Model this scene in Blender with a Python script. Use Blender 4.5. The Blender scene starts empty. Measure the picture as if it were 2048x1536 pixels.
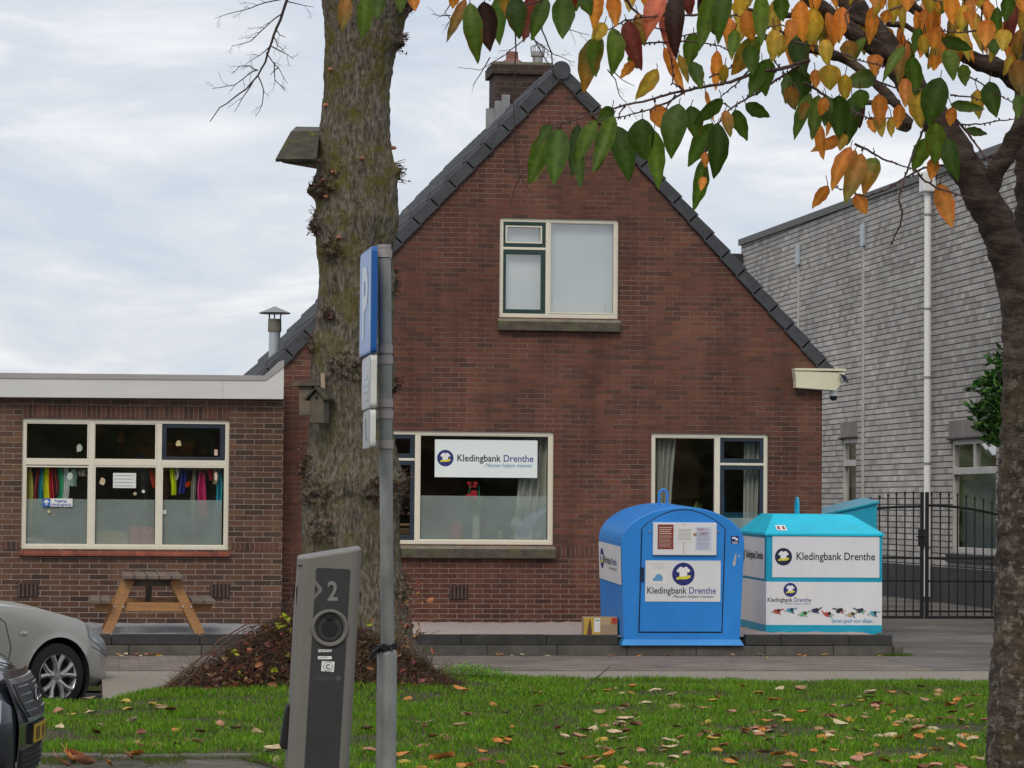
import bpy, math, random
import numpy as np
from mathutils import Vector, Matrix, noise
from mathutils.geometry import tessellate_polygon
random.seed(7); np.random.seed(7)
R = math.radians
sc = bpy.context.scene
C = sc.collection
# ---------------------------------------------------------------- camera
FPX = 6000.0; CX, CY = 1024.0, 768.0; EYE = Vector((0, 0, 1.66))
yaw = math.atan(841/6000); pit = math.atan(241/6000); roll = 0.0078
Fw = Vector((math.sin(yaw)*math.cos(pit), math.cos(yaw)*math.cos(pit), math.sin(pit)))
R0 = Vector((math.cos(yaw), -math.sin(yaw), 0)); U0 = R0.cross(Fw)
Rt = R0*math.cos(roll) + U0*math.sin(roll); Up = U0*math.cos(roll) - R0*math.sin(roll)
cam = bpy.data.cameras.new('camera'); co = bpy.data.objects.new('camera', cam); C.objects.link(co)
M = Matrix.Identity(4)
for i in range(3):
    M[i][0] = Rt[i]; M[i][1] = Up[i]; M[i][2] = -Fw[i]; M[i][3] = EYE[i]
co.matrix_world = M
cam.sensor_width = 36; cam.lens = FPX/2048*36; cam.clip_start = 0.3; cam.clip_end = 3000
sc.camera = co
# ---------------------------------------------------------------- world: pale broken overcast
w = bpy.data.worlds.new('World'); sc.world = w; w.use_nodes = True
nt = w.node_tree; nt.nodes.clear()
def wn(t, **k):
    n = nt.nodes.new(t)
    for a, b in k.items(): setattr(n, a, b)
    return n
SUN_EL, SUN_AZ = R(42), R(200)
sky = wn('ShaderNodeTexSky', sky_type='NISHITA', sun_disc=False, sun_elevation=SUN_EL, sun_rotation=SUN_AZ)
tc = wn('ShaderNodeTexCoord'); mp = wn('ShaderNodeMapping'); mp.inputs['Scale'].default_value = (3.6, 3.6, 12)
mp.inputs['Location'].default_value = (1.3, 0.4, 2.2); mp.inputs['Rotation'].default_value = (0, R(6), 0)
n1 = wn('ShaderNodeTexNoise'); n1.inputs['Scale'].default_value = 2.6; n1.inputs['Detail'].default_value = 9; n1.inputs['Roughness'].default_value = 0.58; n1.inputs['Distortion'].default_value = 0.5
cr = wn('ShaderNodeValToRGB'); cr.color_ramp.elements[0].position = 0.36; cr.color_ramp.elements[1].position = 0.62
cr.color_ramp.elements.new(.49).color = (6.5, 6.75, 7.3, 1); cr.color_ramp.elements[0].color = (5.4, 6.0, 6.9, 1); cr.color_ramp.elements[2].color = (8.3, 8.3, 8.5, 1)
mx = wn('ShaderNodeMixRGB'); mx.inputs[0].default_value = 0.9
bg = wn('ShaderNodeBackground'); bg.inputs[1].default_value = 0.10; out = wn('ShaderNodeOutputWorld')
L = nt.links.new
L(tc.outputs['Generated'], mp.inputs[0]); L(mp.outputs[0], n1.inputs['Vector']); L(n1.outputs['Fac'], cr.inputs[0])
L(sky.outputs[0], mx.inputs[1]); L(cr.outputs[0], mx.inputs[2]); L(mx.outputs[0], bg.inputs[0]); L(bg.outputs[0], out.inputs[0])
# ---------------------------------------------------------------- veiled sun
sl = bpy.data.lights.new('sun', 'SUN'); sl.energy = 1.25; sl.angle = R(25); sl.color = (1, .90, .76)
so = bpy.data.objects.new('sun', sl); C.objects.link(so); so.location = (0, 0, 40)
sd = Vector((math.sin(SUN_AZ)*math.cos(SUN_EL), math.cos(SUN_AZ)*math.cos(SUN_EL), math.sin(SUN_EL)))
so.rotation_euler = sd.to_track_quat('Z', 'Y').to_euler()
sc.view_settings.view_transform = 'Standard'; sc.view_settings.look = 'None'; sc.view_settings.exposure = 0.2; sc.view_settings.gamma = 1
sc.render.engine = 'CYCLES'; sc.cycles.max_bounces = 6; sc.cycles.transparent_max_bounces = 16; sc.cycles.caustics_reflective = False; sc.cycles.caustics_refractive = False
# ---------------------------------------------------------------- survey helpers: sight lines met with real planes
def ray(px, py): return Fw + Rt*((px-CX)/FPX) - Up*((py-CY)/FPX)
def onY(px, py, Y): d = ray(px, py); return EYE + d*((Y-EYE.y)/d.y)
def onX(px, py, X): d = ray(px, py); return EYE + d*((X-EYE.x)/d.x)
def onZ(px, py, Z): d = ray(px, py); return EYE + d*((Z-EYE.z)/d.z)
def atD(px, py, D): return EYE + ray(px, py)*D
def rectY(x0, y0, x1, y1, Y):
    xm, ym = (x0+x1)/2, (y0+y1)/2
    return onY(x0, ym, Y).x, onY(x1, ym, Y).x, onY(xm, y1, Y).z, onY(xm, y0, Y).z
# ---------------------------------------------------------------- mesh builder
ORG = {}
class MB:
    def __init__(s): s.v = []; s.f = []; s.m = []; s.c = []
    def add(s, vs, fs, mi=0, col=None):
        n = len(s.v); s.v += [tuple(p) for p in vs]; s.c += [col or (1, 1, 1)]*len(vs) if not isinstance(col, list) else col
        for f in fs: s.f.append(tuple(i+n for i in f)); s.m.append(mi)
        return s
    def box(s, x0, x1, y0, y1, z0, z1, mi=0, T=None, col=None):
        vs = [Vector(p) for p in ((x0,y0,z0),(x1,y0,z0),(x1,y1,z0),(x0,y1,z0),(x0,y0,z1),(x1,y0,z1),(x1,y1,z1),(x0,y1,z1))]
        if T: vs = [T @ p for p in vs]
        return s.add(vs, [(3,2,1,0),(4,5,6,7),(0,1,5,4),(1,2,6,5),(2,3,7,6),(3,0,4,7)], mi, col)
    def bar(s, a, b, wd, ht, mi=0, up=(0,0,1), col=None):
        a = Vector(a); b = Vector(b); d = (b-a).normalized(); u = Vector(up); r = d.cross(u).normalized(); u = r.cross(d)
        vs = [p + r*i*wd/2 + u*j*ht/2 for p in (a, b) for i, j in ((-1,-1),(1,-1),(1,1),(-1,1))]
        return s.add(vs, [(0,1,2,3),(7,6,5,4),(0,4,5,1),(1,5,6,2),(2,6,7,3),(3,7,4,0)], mi, col)
    def tube(s, pts, rad, n=8, mi=0, cap=True, col=None, jit=0):
        pts = [Vector(p) for p in pts]; k = len(pts)
        if not isinstance(rad, (list, tuple)): rad = [rad]*k
        vs = []; pu = None
        for i, p in enumerate(pts):
            d = (pts[min(i+1, k-1)] - pts[max(i-1, 0)])
            if d.length < 1e-9: d = Vector((0,0,1))
            d.normalize()
            u = pu - d*pu.dot(d) if pu else d.orthogonal()
            u.normalize(); pu = u; v = d.cross(u)
            for j in range(n):
                a = 2*math.pi*j/n; r = rad[i]*(1 + (random.uniform(-jit, jit) if jit else 0))
                vs.append(p + (u*math.cos(a) + v*math.sin(a))*r)
        fs = [(i*n+j, i*n+(j+1) % n, (i+1)*n+(j+1) % n, (i+1)*n+j) for i in range(k-1) for j in range(n)]
        if cap: fs += [tuple(range(n-1, -1, -1)), tuple((k-1)*n+j for j in range(n))]
        return s.add(vs, fs, mi, col)
    def prism(s, poly, fn, d0, d1, mi=0, col=None):      # poly of (a,b); fn(a,b,d)->3D
        n = len(poly); vs = [fn(a, b, d0) for a, b in poly] + [fn(a, b, d1) for a, b in poly]
        fs = [tuple(range(n)), tuple(range(2*n-1, n-1, -1))] + [(i, i+n, (i+1) % n+n, (i+1) % n) for i in range(n)]
        return s.add(vs, fs, mi, col)
    def face(s, poly, fn, d, mi=0, col=None):
        return s.add([fn(a, b, d) for a, b in poly], [tuple(range(len(poly)))], mi, col)
    def lathe(s, prof, n=24, T=None, mi=0, col=None):     # prof (r,z) around z
        vs = []
        for r, z in prof:
            for j in range(n):
                a = 2*math.pi*j/n; p = Vector((r*math.cos(a), r*math.sin(a), z)); vs.append(T @ p if T else p)
        k = len(prof)
        fs = [(i*n+j, i*n+(j+1) % n, (i+1)*n+(j+1) % n, (i+1)*n+j) for i in range(k-1) for j in range(n)]
        return s.add(vs, fs, mi, col)
    def grid(s, P, mi=0, col=None, keep=None):            # P[i][j] points
        h = len(P); wv = len(P[0]); vs = [p for row in P for p in row]
        fs = [(i*wv+j, i*wv+j+1, (i+1)*wv+j+1, (i+1)*wv+j) for i in range(h-1) for j in range(wv-1) if keep is None or keep(i, j)]
        return s.add(vs, fs, mi, col)
    def build(s, name, mats, parent=None, world=True, smooth=False, bevel=0, loc=None, hascol=False, angle=40, label=None):
        me = bpy.data.meshes.new(name); o0 = Vector((0,0,0))
        if world and parent is not None: o0 = ORG[parent.name]
        if loc is not None: o0 = Vector(loc)
        V = np.array(s.v, dtype=np.float64).reshape(-1, 3) - np.array(o0)
        me.from_pydata(V.tolist(), [], s.f)
        for m in (mats if isinstance(mats, (list, tuple)) else [mats]): me.materials.append(m)
        me.polygons.foreach_set('material_index', s.m)
        if hascol:
            a = me.color_attributes.new('Col', 'FLOAT_COLOR', 'POINT')
            arr = np.ones((len(s.v), 4), dtype=np.float32); arr[:, :3] = np.array(s.c, dtype=np.float32); a.data.foreach_set('color', arr.ravel())
        me.validate(); me.update()
        if smooth:
            me.polygons.foreach_set('use_smooth', [True]*len(me.polygons))
            try: me.set_sharp_from_angle(angle=R(angle))
            except Exception: pass
        o = bpy.data.objects.new(name, me); C.objects.link(o)
        if parent is not None: o.parent = parent; ORG[o.name] = ORG.get(parent.name, Vector((0,0,0)))
        else:
            o.location = o0 if loc is not None else (0,0,0); ORG[o.name] = Vector(o0) if loc is not None else Vector((0,0,0))
        if bevel:
            b = o.modifiers.new('bevel', 'BEVEL'); b.width = bevel; b.segments = 2; b.limit_method = 'ANGLE'; b.angle_limit = R(35)
        if label: o['label'] = label
        return o
def tag(o, label, cat, group=None, kind=None):
    if label: o['label'] = label
    if cat: o['category'] = cat
    if group: o['group'] = group
    if kind: o['kind'] = kind
    return o
def thing(name, label, cat, loc=(0,0,0), rz=0, group=None, rot=None):
    o = bpy.data.objects.new(name, None); C.objects.link(o); o.location = loc; o.empty_display_size = .2
    o.rotation_euler = rot if rot else (0, 0, rz); ORG[o.name] = Vector(loc)
    return tag(o, label, cat, group)
def copy_thing(o, loc, rz=None, label=None):
    c = o.copy(); C.objects.link(c); c.location = loc
    if rz is not None: c.rotation_euler.z = rz
    if label: c['label'] = label
    for ch in list(o.children):
        d = ch.copy(); C.objects.link(d); d.parent = c
    return c
# ---------------------------------------------------------------- materials
class NT:
    def __init__(s, name):
        s.mt = bpy.data.materials.new(name); s.mt.use_nodes = True; s.t = s.mt.node_tree; s.n = s.t.nodes; s.l = s.t.links.new
        s.b = s.n['Principled BSDF']; s.o = s.n['Material Output']
    def N(s, t, **k):
        x = s.n.new(t)
        for a, b in k.items():
            if a in x.inputs.keys(): x.inputs[a].default_value = b
            else: setattr(x, a, b)
        return x
    def coord(s, sc_=(1,1,1), src='Object', rot=(0,0,0)):
        t = s.N('ShaderNodeTexCoord'); m = s.N('ShaderNodeMapping'); m.inputs['Scale'].default_value = sc_; m.inputs['Rotation'].default_value = rot
        s.l(t.outputs[src], m.inputs[0]); return m.outputs[0]
    def noise(s, scale, detail=4, rough=.55, vec=None, dist=0):
        x = s.N('ShaderNodeTexNoise'); x.inputs['Scale'].default_value = scale; x.inputs['Detail'].default_value = detail
        x.inputs['Roughness'].default_value = rough; x.inputs['Distortion'].default_value = dist
        s.l(vec if vec is not None else s.coord(), x.inputs['Vector']); return x.outputs['Fac']
    def ramp(s, fac, stops, interp='LINEAR'):
        x = s.N('ShaderNodeValToRGB'); r = x.color_ramp; r.interpolation = interp
        while len(r.elements) < len(stops): r.elements.new(.5)
        for e, (p, c) in zip(r.elements, stops):
            e.position = p; e.color = (*c, 1) if isinstance(c, (tuple, list)) else (c, c, c, 1)
        s.l(fac, x.inputs[0]); return x.outputs[0]
    def mix(s, f, a, b, mode='MIX'):
        x = s.N('ShaderNodeMixRGB', blend_type=mode)
        for i, v in enumerate((f, a, b)):
            if isinstance(v, (int, float)): x.inputs[i].default_value = v if i == 0 else (v, v, v, 1)
            elif isinstance(v, tuple): x.inputs[i].default_value = (*v, 1)
            else: s.l(v, x.inputs[i])
        return x.outputs[0]
    def math(s, op, a, b=0.0):
        x = s.N('ShaderNodeMath', operation=op)
        for i, v in enumerate((a, b)):
            if isinstance(v, (int, float)): x.inputs[i].default_value = v
            else: s.l(v, x.inputs[i])
        return x.outputs[0]
    def bump(s, h, strength=.4, dist=.01, nrm=None):
        x = s.N('ShaderNodeBump'); x.inputs['Strength'].default_value = strength; x.inputs['Distance'].default_value = dist
        s.l(h, x.inputs['Height'])
        if nrm is not None: s.l(nrm, x.inputs['Normal'])
        s.l(x.outputs[0], s.b.inputs['Normal']); return x.outputs[0]
    def col(s, c):
        if isinstance(c, tuple): s.b.inputs['Base Color'].default_value = (*c, 1)
        else: s.l(c, s.b.inputs['Base Color'])
    def set(s, **k):
        for a, v in k.items(): s.b.inputs[a.replace('_', ' ')].default_value = v
        return s.mt
def mat(name, c, rough=.6, var=.12, scale=6, metal=0, bump=0, bscale=60, c2=None, dirt=None, spec=.4, sc_=(1,1,1)):
    m = NT(name); v = m.coord(sc_)
    f = m.noise(scale, 5, .6, v)
    a = tuple(x*(1-var) for x in c); b = c2 or tuple(min(1, x*(1+var)) for x in c)
    k = m.ramp(f, [(.3, a), (.7, b)])
    if dirt:
        d = m.noise(scale*.5, 8, .7, v, .4); k = m.mix(m.ramp(d, [(dirt[1], 0.), (dirt[1]+.16, 1.)]), k, dirt[0])
    m.col(k)
    if bump: m.bump(m.noise(bscale, 5, .6, v), bump, .01)
    m.set(Roughness=rough, Metallic=metal); m.b.inputs['Specular IOR Level'].default_value = spec
    rr = m.math('MULTIPLY_ADD', f, .25); m.n[-1].inputs[2].default_value = rough-.12; m.l(rr, m.b.inputs['Roughness'])
    return m.mt
def vcol(name, rough=.6, trans=0, bump=0, bscale=80, spec=.3, var=.25):
    m = NT(name); a = m.N('ShaderNodeAttribute', attribute_name='Col'); f = m.noise(bscale*.3, 4)
    k = m.mix(1, a.outputs['Color'], m.ramp(f, [(.3, 1-var), (.7, 1+var)]), 'MULTIPLY'); m.col(k)
    m.set(Roughness=rough); m.b.inputs['Specular IOR Level'].default_value = spec
    if bump: m.bump(m.noise(bscale, 4), bump, .01)
    if trans:
        t = m.N('ShaderNodeBsdfTranslucent'); m.l(k, t.inputs[0]); x = m.N('ShaderNodeMixShader'); x.inputs[0].default_value = trans
        m.l(m.b.outputs[0], x.inputs[1]); m.l(t.outputs[0], x.inputs[2]); m.l(x.outputs[0], m.o.inputs[0])
    return m.mt
def brick(name, cols, mortar, axis='x', bw=.215, bh=.062, mort=.010, rot=False, dark=.35, soft=.3, bumpd=.006, mortar2=None, rough=.85, sc2=.7, hjoint=0, weather=False):
    m = NT(name); t = m.N('ShaderNodeTexCoord'); s = m.N('ShaderNodeSeparateXYZ'); m.l(t.outputs['Object'], s.inputs[0])
    c = m.N('ShaderNodeCombineXYZ'); h = s.outputs['X' if axis == 'x' else 'Y']; v = s.outputs['Z' if axis != 'g' else 'Y']
    if axis == 'g': h = s.outputs['X']
    wob = m.noise(5, 2, .5, m.coord((1, 1, 1)))
    hv = m.math('ADD', v, m.math('MULTIPLY', m.math('SUBTRACT', wob, .5), .008))
    m.l(h, c.inputs['Y' if rot else 'X']); m.l(hv, c.inputs['X' if rot else 'Y'])
    b = m.N('ShaderNodeTexBrick'); b.offset = .5
    for k_, v_ in (('Scale', 1), ('Mortar Size', mort/2), ('Mortar Smooth', soft), ('Brick Width', bw), ('Row Height', bh), ('Bias', 0)): b.inputs[k_].default_value = v_
    b.inputs['Color1'].default_value = (0,0,0,1); b.inputs['Color2'].default_value = (1,1,1,1); b.inputs['Mortar'].default_value = (.5,.5,.5,1)
    m.l(c.outputs[0], b.inputs['Vector'])
    n = len(cols); k = m.ramp(b.outputs['Color'], [((i+.5)/n, cc) for i, cc in enumerate(cols)])
    fine = m.noise(45, 6, .7, m.coord((1, 1, 2.2))); k = m.mix(1, k, m.ramp(fine, [(.25, .72), (.75, 1.25)]), 'MULTIPLY')
    big = m.noise(sc2, 6, .6); k = m.mix(1, k, m.ramp(big, [(.32, 1-dark), (.66, 1+dark*.5)]), 'MULTIPLY')
    mo = m.mix(m.ramp(m.noise(1.3, 5, .6), [(.4, 0.), (.6, 1.)]), mortar, mortar2 or mortar)
    if weather:
        st = m.noise(1.0, 6, .65, m.coord((2.6, 1, .35)), .3); k = m.mix(1, k, m.ramp(st, [(.36, .74), (.56, 1.06)]), 'MULTIPLY')
        zz = m.math('ADD', s.outputs['Z'], m.math('MULTIPLY', m.noise(1.8, 5), 1.6)); low = m.ramp(m.math('MULTIPLY', zz, .25), [(.30, 1.), (.52, 0.)])
        mo = m.mix(low, mo, (.30,.235,.20)); k = m.mix(1, k, m.mix(low, (1.,1.,1.), (.86,.84,.86)), 'MULTIPLY')
    mo = m.mix(1, mo, m.ramp(m.noise(30, 4), [(.3, .75), (.7, 1.2)]), 'MULTIPLY')
    k = m.mix(b.outputs['Fac'], k, mo)
    if hjoint:
        fr = m.math('FRACT', m.math('DIVIDE', hv, bh)); jm = m.ramp(fr, [(0, 1.), (hjoint, 1.), (hjoint*1.5, 0.), (.999, 0.)]); k = m.mix(jm, k, (.028,.027,.026))
    m.col(k)
    hgt = m.math('ADD', m.math('MULTIPLY', b.outputs['Fac'], -1), m.math('MULTIPLY', fine, .45)); m.bump(hgt, .8, bumpd)
    m.set(Roughness=rough); m.b.inputs['Specular IOR Level'].default_value = .25
    return m.mt
def glass(name, tint=(.93, .95, .94), refl=1.0, rough=.02, k=2.4):
    m = NT(name); m.n.remove(m.b); fr = m.N('ShaderNodeFresnel'); fr.inputs[0].default_value = 1.5
    tr = m.N('ShaderNodeBsdfTransparent'); tr.inputs[0].default_value = (*tint, 1); gl = m.N('ShaderNodeBsdfGlossy'); gl.inputs[1].default_value = rough
    gl.inputs[0].default_value = (refl, refl, refl, 1)
    bp = m.N('ShaderNodeBump'); bp.inputs['Strength'].default_value = .05; bp.inputs['Distance'].default_value = .01; m.l(m.noise(1.6, 2), bp.inputs['Height'])
    m.l(bp.outputs[0], gl.inputs['Normal'])
    x = m.N('ShaderNodeMixShader'); ge = m.N('ShaderNodeNewGeometry'); m.l(m.math('MULTIPLY', m.math('MULTIPLY', fr.outputs[0], k), m.math('SUBTRACT', 1.0, ge.outputs['Backfacing'])), x.inputs[0]); m.l(tr.outputs[0], x.inputs[1]); m.l(gl.outputs[0], x.inputs[2]); m.l(x.outputs[0], m.o.inputs[0])
    return m.mt
def film(name, c, fac):
    m = NT(name); m.n.remove(m.b); tr = m.N('ShaderNodeBsdfTransparent'); d = m.N('ShaderNodeBsdfDiffuse'); d.inputs[0].default_value = (*c, 1)
    x = m.N('ShaderNodeMixShader'); m.l(m.ramp(m.noise(2.5, 3), [(.3, fac-.06), (.7, fac+.06)]), x.inputs[0]); m.l(tr.outputs[0], x.inputs[1]); m.l(d.outputs[0], x.inputs[2]); m.l(x.outputs[0], m.o.inputs[0])
    return m.mt
m_brick = brick('house_brick', [(.094,.048,.036),(.122,.054,.039),(.142,.059,.041),(.156,.062,.041),(.130,.056,.040),(.170,.070,.045),(.108,.051,.038)], (.105,.072,.056), mortar2=(.22,.165,.135), dark=.28, weather=True, mort=.009)
m_brick2 = brick('extension_brick', [(.070,.045,.034),(.108,.060,.042),(.14,.070,.045),(.115,.070,.050),(.165,.086,.050),(.09,.056,.043)], (.27,.22,.175), mortar2=(.21,.165,.13), weather=True, bw=.23, bh=.0655, mort=.011, dark=.22)
m_soldier = brick('soldier_brick', [(.07,.04,.032),(.12,.055,.04),(.145,.066,.045),(.105,.05,.038)], (.19,.15,.12), bw=40, bh=.058, mort=.009, rot=True)
m_sillred = brick('red_sill_brick', [(.24,.07,.045),(.30,.09,.055),(.20,.06,.045)], (.2,.12,.1), bw=40, bh=.11, mort=.009, rot=True)
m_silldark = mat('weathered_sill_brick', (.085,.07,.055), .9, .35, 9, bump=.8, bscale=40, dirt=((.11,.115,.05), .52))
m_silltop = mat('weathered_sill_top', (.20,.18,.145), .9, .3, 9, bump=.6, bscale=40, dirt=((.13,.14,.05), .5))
m_slate = brick('grey_wall_tiles', [(.33,.312,.29),(.42,.40,.375),(.49,.47,.44),(.44,.42,.405),(.56,.54,.505),(.38,.36,.35),(.47,.44,.405)], (.13,.125,.115), axis='y', bw=.25, bh=.107, mort=.011, hjoint=.12, soft=.5, dark=.26, bumpd=.012, rough=.8, sc2=.35)
m_chim = brick('chimney_brick', [(.05,.035,.03),(.08,.05,.04),(.065,.04,.034)], (.11,.095,.08), bh=.075, dark=.35)
m_tile = mat('dark_roof_tile', (.046,.049,.056), .55, .3, 7, bump=.4, bscale=50, dirt=((.10,.10,.09), .6))
m_cream = mat('cream_paint', (.70,.66,.54), .5, .05, 3, dirt=((.42,.38,.28), .66))
m_fascia = mat('white_fascia', (.60,.60,.58), .6, .05, 1.5, dirt=((.40,.39,.35), .62), sc_=(1,1,5))
m_fasciatrim = mat('grey_metal_trim', (.34,.33,.32), .5, .1, 3)
m_greenp = mat('dark_green_paint', (.016,.045,.038), .35, .2, 6)
m_bluep = mat('dark_blue_paint', (.022,.032,.05), .35, .2, 6)
m_glass = glass('window_glass'); m_glassr = glass('sky_reflecting_glass', k=6); m_room = mat('room_interior', (.24,.20,.17), .9, .45, 1.6)
m_film = film('frosted_film', (.58,.64,.63), .38)
m_blind = mat('pale_blind', (.70,.76,.80), .8, .10, .9)
m_white = mat('white_board', (.78,.79,.78), .45, .03, 3)
m_curtain = mat('grey_curtain', (.52,.52,.48), .9, .1, 5)
m_grey = mat('zinc_grey', (.30,.30,.30), .5, .1, 8, metal=.3)
m_black = mat('black_paint', (.012,.012,.013), .45, .3, 8)
m_rubber = mat('black_rubber', (.012,.012,.012), .75, .2, 20)
# ---------------------------------------------------------------- text and decals
TXT = {}
def text2d(s, bold=0.0):
    k = (s, bold)
    if k not in TXT:
        cu = bpy.data.curves.new('t', 'FONT'); cu.body = s; cu.size = 1; cu.offset = bold; cu.resolution_u = 3
        o = bpy.data.objects.new('t', cu); C.objects.link(o); dg = bpy.context.evaluated_depsgraph_get(); dg.update()
        me = o.evaluated_get(dg).to_mesh(); vs = [tuple(v.co[:2]) for v in me.vertices]; fs = [tuple(p.vertices) for p in me.polygons]
        xs = [v[0] for v in vs]; x0, x1 = min(xs), max(xs)
        TXT[k] = ([(a-x0, b) for a, b in vs], fs, x1-x0)
        bpy.data.objects.remove(o); bpy.data.curves.remove(cu)
    return TXT[k]
def text(mb, s, fn, x0, x1, base, cap, d, mi=0, bold=0.015, slant=0):
    vs, fs, wd = text2d(s, bold); kx = (x1-x0)/wd; ky = cap/.70
    mb.add([fn(x0+a*kx+b*ky*slant, base+b*ky, d) for a, b in vs], fs, mi)
def circ(cx, cz, r, n=32): return [(cx+r*math.cos(2*math.pi*i/n), cz+r*math.sin(2*math.pi*i/n)) for i in range(n)]
SHIRT = [(-.62,.30),(-.34,.60),(-.16,.66),(-.08,.56),(.08,.56),(.16,.66),(.34,.60),(.62,.30),(.46,.12),(.34,.22),(.34,-.30),(-.34,-.30),(-.34,.22),(-.46,.12)]
HAND = [(-.60,-.28),(-.30,-.20),(.05,-.22),(.35,-.10),(.62,-.12),(.66,-.26),(.40,-.42),(.05,-.46),(-.30,-.44),(-.60,-.50)]
def logo(mb, cx, cz, r, fn, d, sx=1.0, s=(0,1,2)):
    q = lambda a, b, e: fn(cx+a*r*sx, cz+b*r, e)
    mb.face(circ(0, 0, 1), q, d, s[0]); mb.face(SHIRT, q, d-.0015, s[1]); mb.face(HAND, q, d-.003, s[2])
m_navy = mat('navy_print', (.02,.025,.16), .5, .03); m_navyd = mat('dark_navy_print', (.012,.018,.05), .5, .03); m_yel = mat('yellow_print', (.70,.62,.05), .5, .03)
m_ink = mat('dark_ink', (.02,.02,.025), .5, .03); m_bluetx = mat('blue_print', (.12,.33,.55), .5, .03); m_purp = mat('violet_blue_print', (.09,.09,.30), .5, .03)
m_paper = mat('white_paper', (.72,.72,.70), .6, .03)
LOGO = [m_navy, m_white, m_yel, m_ink, m_purp, m_bluetx]
def handwriting(mb, fn, x0, x1, base, cap, d, mi):       # the slanted script line
    text(mb, 'Mensen helpen mensen', fn, x0, x1, base, cap, d, mi, bold=0.0, slant=.35)
# ================================================================ setting: ground, pavement, grass
KY = 32.75                     # front of the low block wall
def lerp(a, b, t): return a+(b-a)*t
def edgeY(x):                  # far edge of the grass verge
    if x < .1: return 25.3
    if x < 1.3: return lerp(25.3, 28.2, (x-.1)/1.2)
    return 28.2 - (x-1.3)*.02
def nearY(x): return 19.72 if x < 1.02 else (19.72 - (x-1.02)*6 if x < 1.35 else 8.0)
TREE = onZ(712, 1372, 0.03)
def gz(x, y):
    z = .02 + .02*noise.noise(Vector((x*.8, y*.8, 0))) + .012*noise.noise(Vector((x*2.5, y*2.5, 3)))
    d2 = (x-TREE.x)**2 + ((y-TREE.y)*.9)**2
    z += .13*math.exp(-d2/1.6)
    e = edgeY(x)-y
    return z - (.03*(1-e/.3) if e < .3 else 0)
m_asph = mat('asphalt', (.055,.055,.055), .9, .25, 3, bump=.5, bscale=150)
m_strip = mat('pale_worn_asphalt', (.27,.24,.20), .95, .28, 32, bump=.9, bscale=90, dirt=((.17,.16,.11), .55))
m_pave = brick('brick_pavers', [(.19,.15,.13),(.24,.185,.16),(.26,.21,.18),(.21,.175,.165),(.17,.14,.13)], (.11,.10,.075), axis='g', bw=.21, bh=.105, mort=.012, dark=.3, mortar2=(.10,.12,.05), sc2=.9)
m_pave2 = brick('dark_driveway_pavers', [(.13,.115,.105),(.17,.15,.135),(.19,.17,.145),(.13,.12,.125),(.155,.14,.135)], (.07,.065,.055), axis='g', bw=.30, bh=.15, mort=.012, dark=.45, mortar2=(.10,.12,.05), sc2=.5)
m_gravg = mat('grey_gravel', (.30,.30,.31), .95, .5, 45, bump=1, bscale=60)
m_gravp = mat('pinkish_gravel', (.40,.33,.30), .95, .35, 45, bump=1, bscale=60)
m_soil = mat('grass_soil', (.05,.045,.018), .95, .4, 3, bump=.8, bscale=40, dirt=((.07,.05,.03), .5))
m_block = mat('dark_concrete_block', (.042,.043,.042), .9, .3, 5, bump=.6, bscale=60, dirt=((.10,.10,.09), .62))
m_block2 = mat('grey_concrete_block', (.10,.092,.08), .9, .3, 5, bump=.6, bscale=60, dirt=((.06,.075,.03), .6))
m_kerb = mat('old_concrete_kerb', (.15,.14,.12), .95, .3, 7, bump=1, bscale=50, dirt=((.045,.055,.02), .47))
def struct(mb, name, m, **k): return tag(mb.build(name, m, **k), None, None, kind='structure')
g = MB(); g.box(-300, 300, -60, 700, -.5, -.22); struct(g, 'ground', m_asph)
g = MB(); g.box(.13, 30, 24, 31, -.3, -.006); g.box(-14, 30, 31, 62, -.3, -.004)
struct(g, 'road', m_strip)
yA = onZ(1400, 1341, 0).y
g = MB(); g.box(-.08, 8.6, yA, KY+.1, -.2, .0); g.box(-14, -.08, max(yA, 31), KY+.1, -.2, 0); struct(g, 'pavement', m_pave)
g = MB(); g.box(8.6, 14.8, yA, 60, -.2, .002); struct(g, 'driveway', m_pave2)
g = MB(); g.box(-6, 1.45, 6, 19.62, -.4, -.005); struct(g, 'parking_bay', mat('dirty_parking_paving', (.12,.11,.09), .95, .4, 4, bump=.9, bscale=50, dirt=((.03,.032,.015), .46)))
g = MB()
for i in range(8): g.box(-2.9+i*.5, -2.405+i*.5, 19.60, 19.74, -.35, .022+.004*(i%3))
tag(g.build('kerb', m_kerb, bevel=.012), 'mossy old concrete kerb between parking bay and grass verge', 'kerb')
# raised gravel bed behind the block wall
XB0, XB1 = -14, 8.28
g = MB()
xm = onY(640, 1260, 34).x
def bed(x0, x1, m, nm):
    P = [[Vector((lerp(x0, x1, i/60), lerp(KY+.16, 36.95, j/40), .205+.02*noise.noise(Vector((i*.7*(x1-x0)/6, j*.7, 1)))+random.uniform(-.006, .006))) for j in range(41)] for i in range(61)]
    struct(MB().grid(P), nm, m, smooth=True)
bed(-6, xm, m_gravg, 'gravel_bed'); bed(xm, onY(1784, 1290, KY).x, m_gravp, 'gravel_bed'); g = MB(); g.box(-6, onY(1784, 1290, KY).x, KY+.16, 36.7, -.1, .17); struct(g, 'bed_soil', m_soil)
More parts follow.
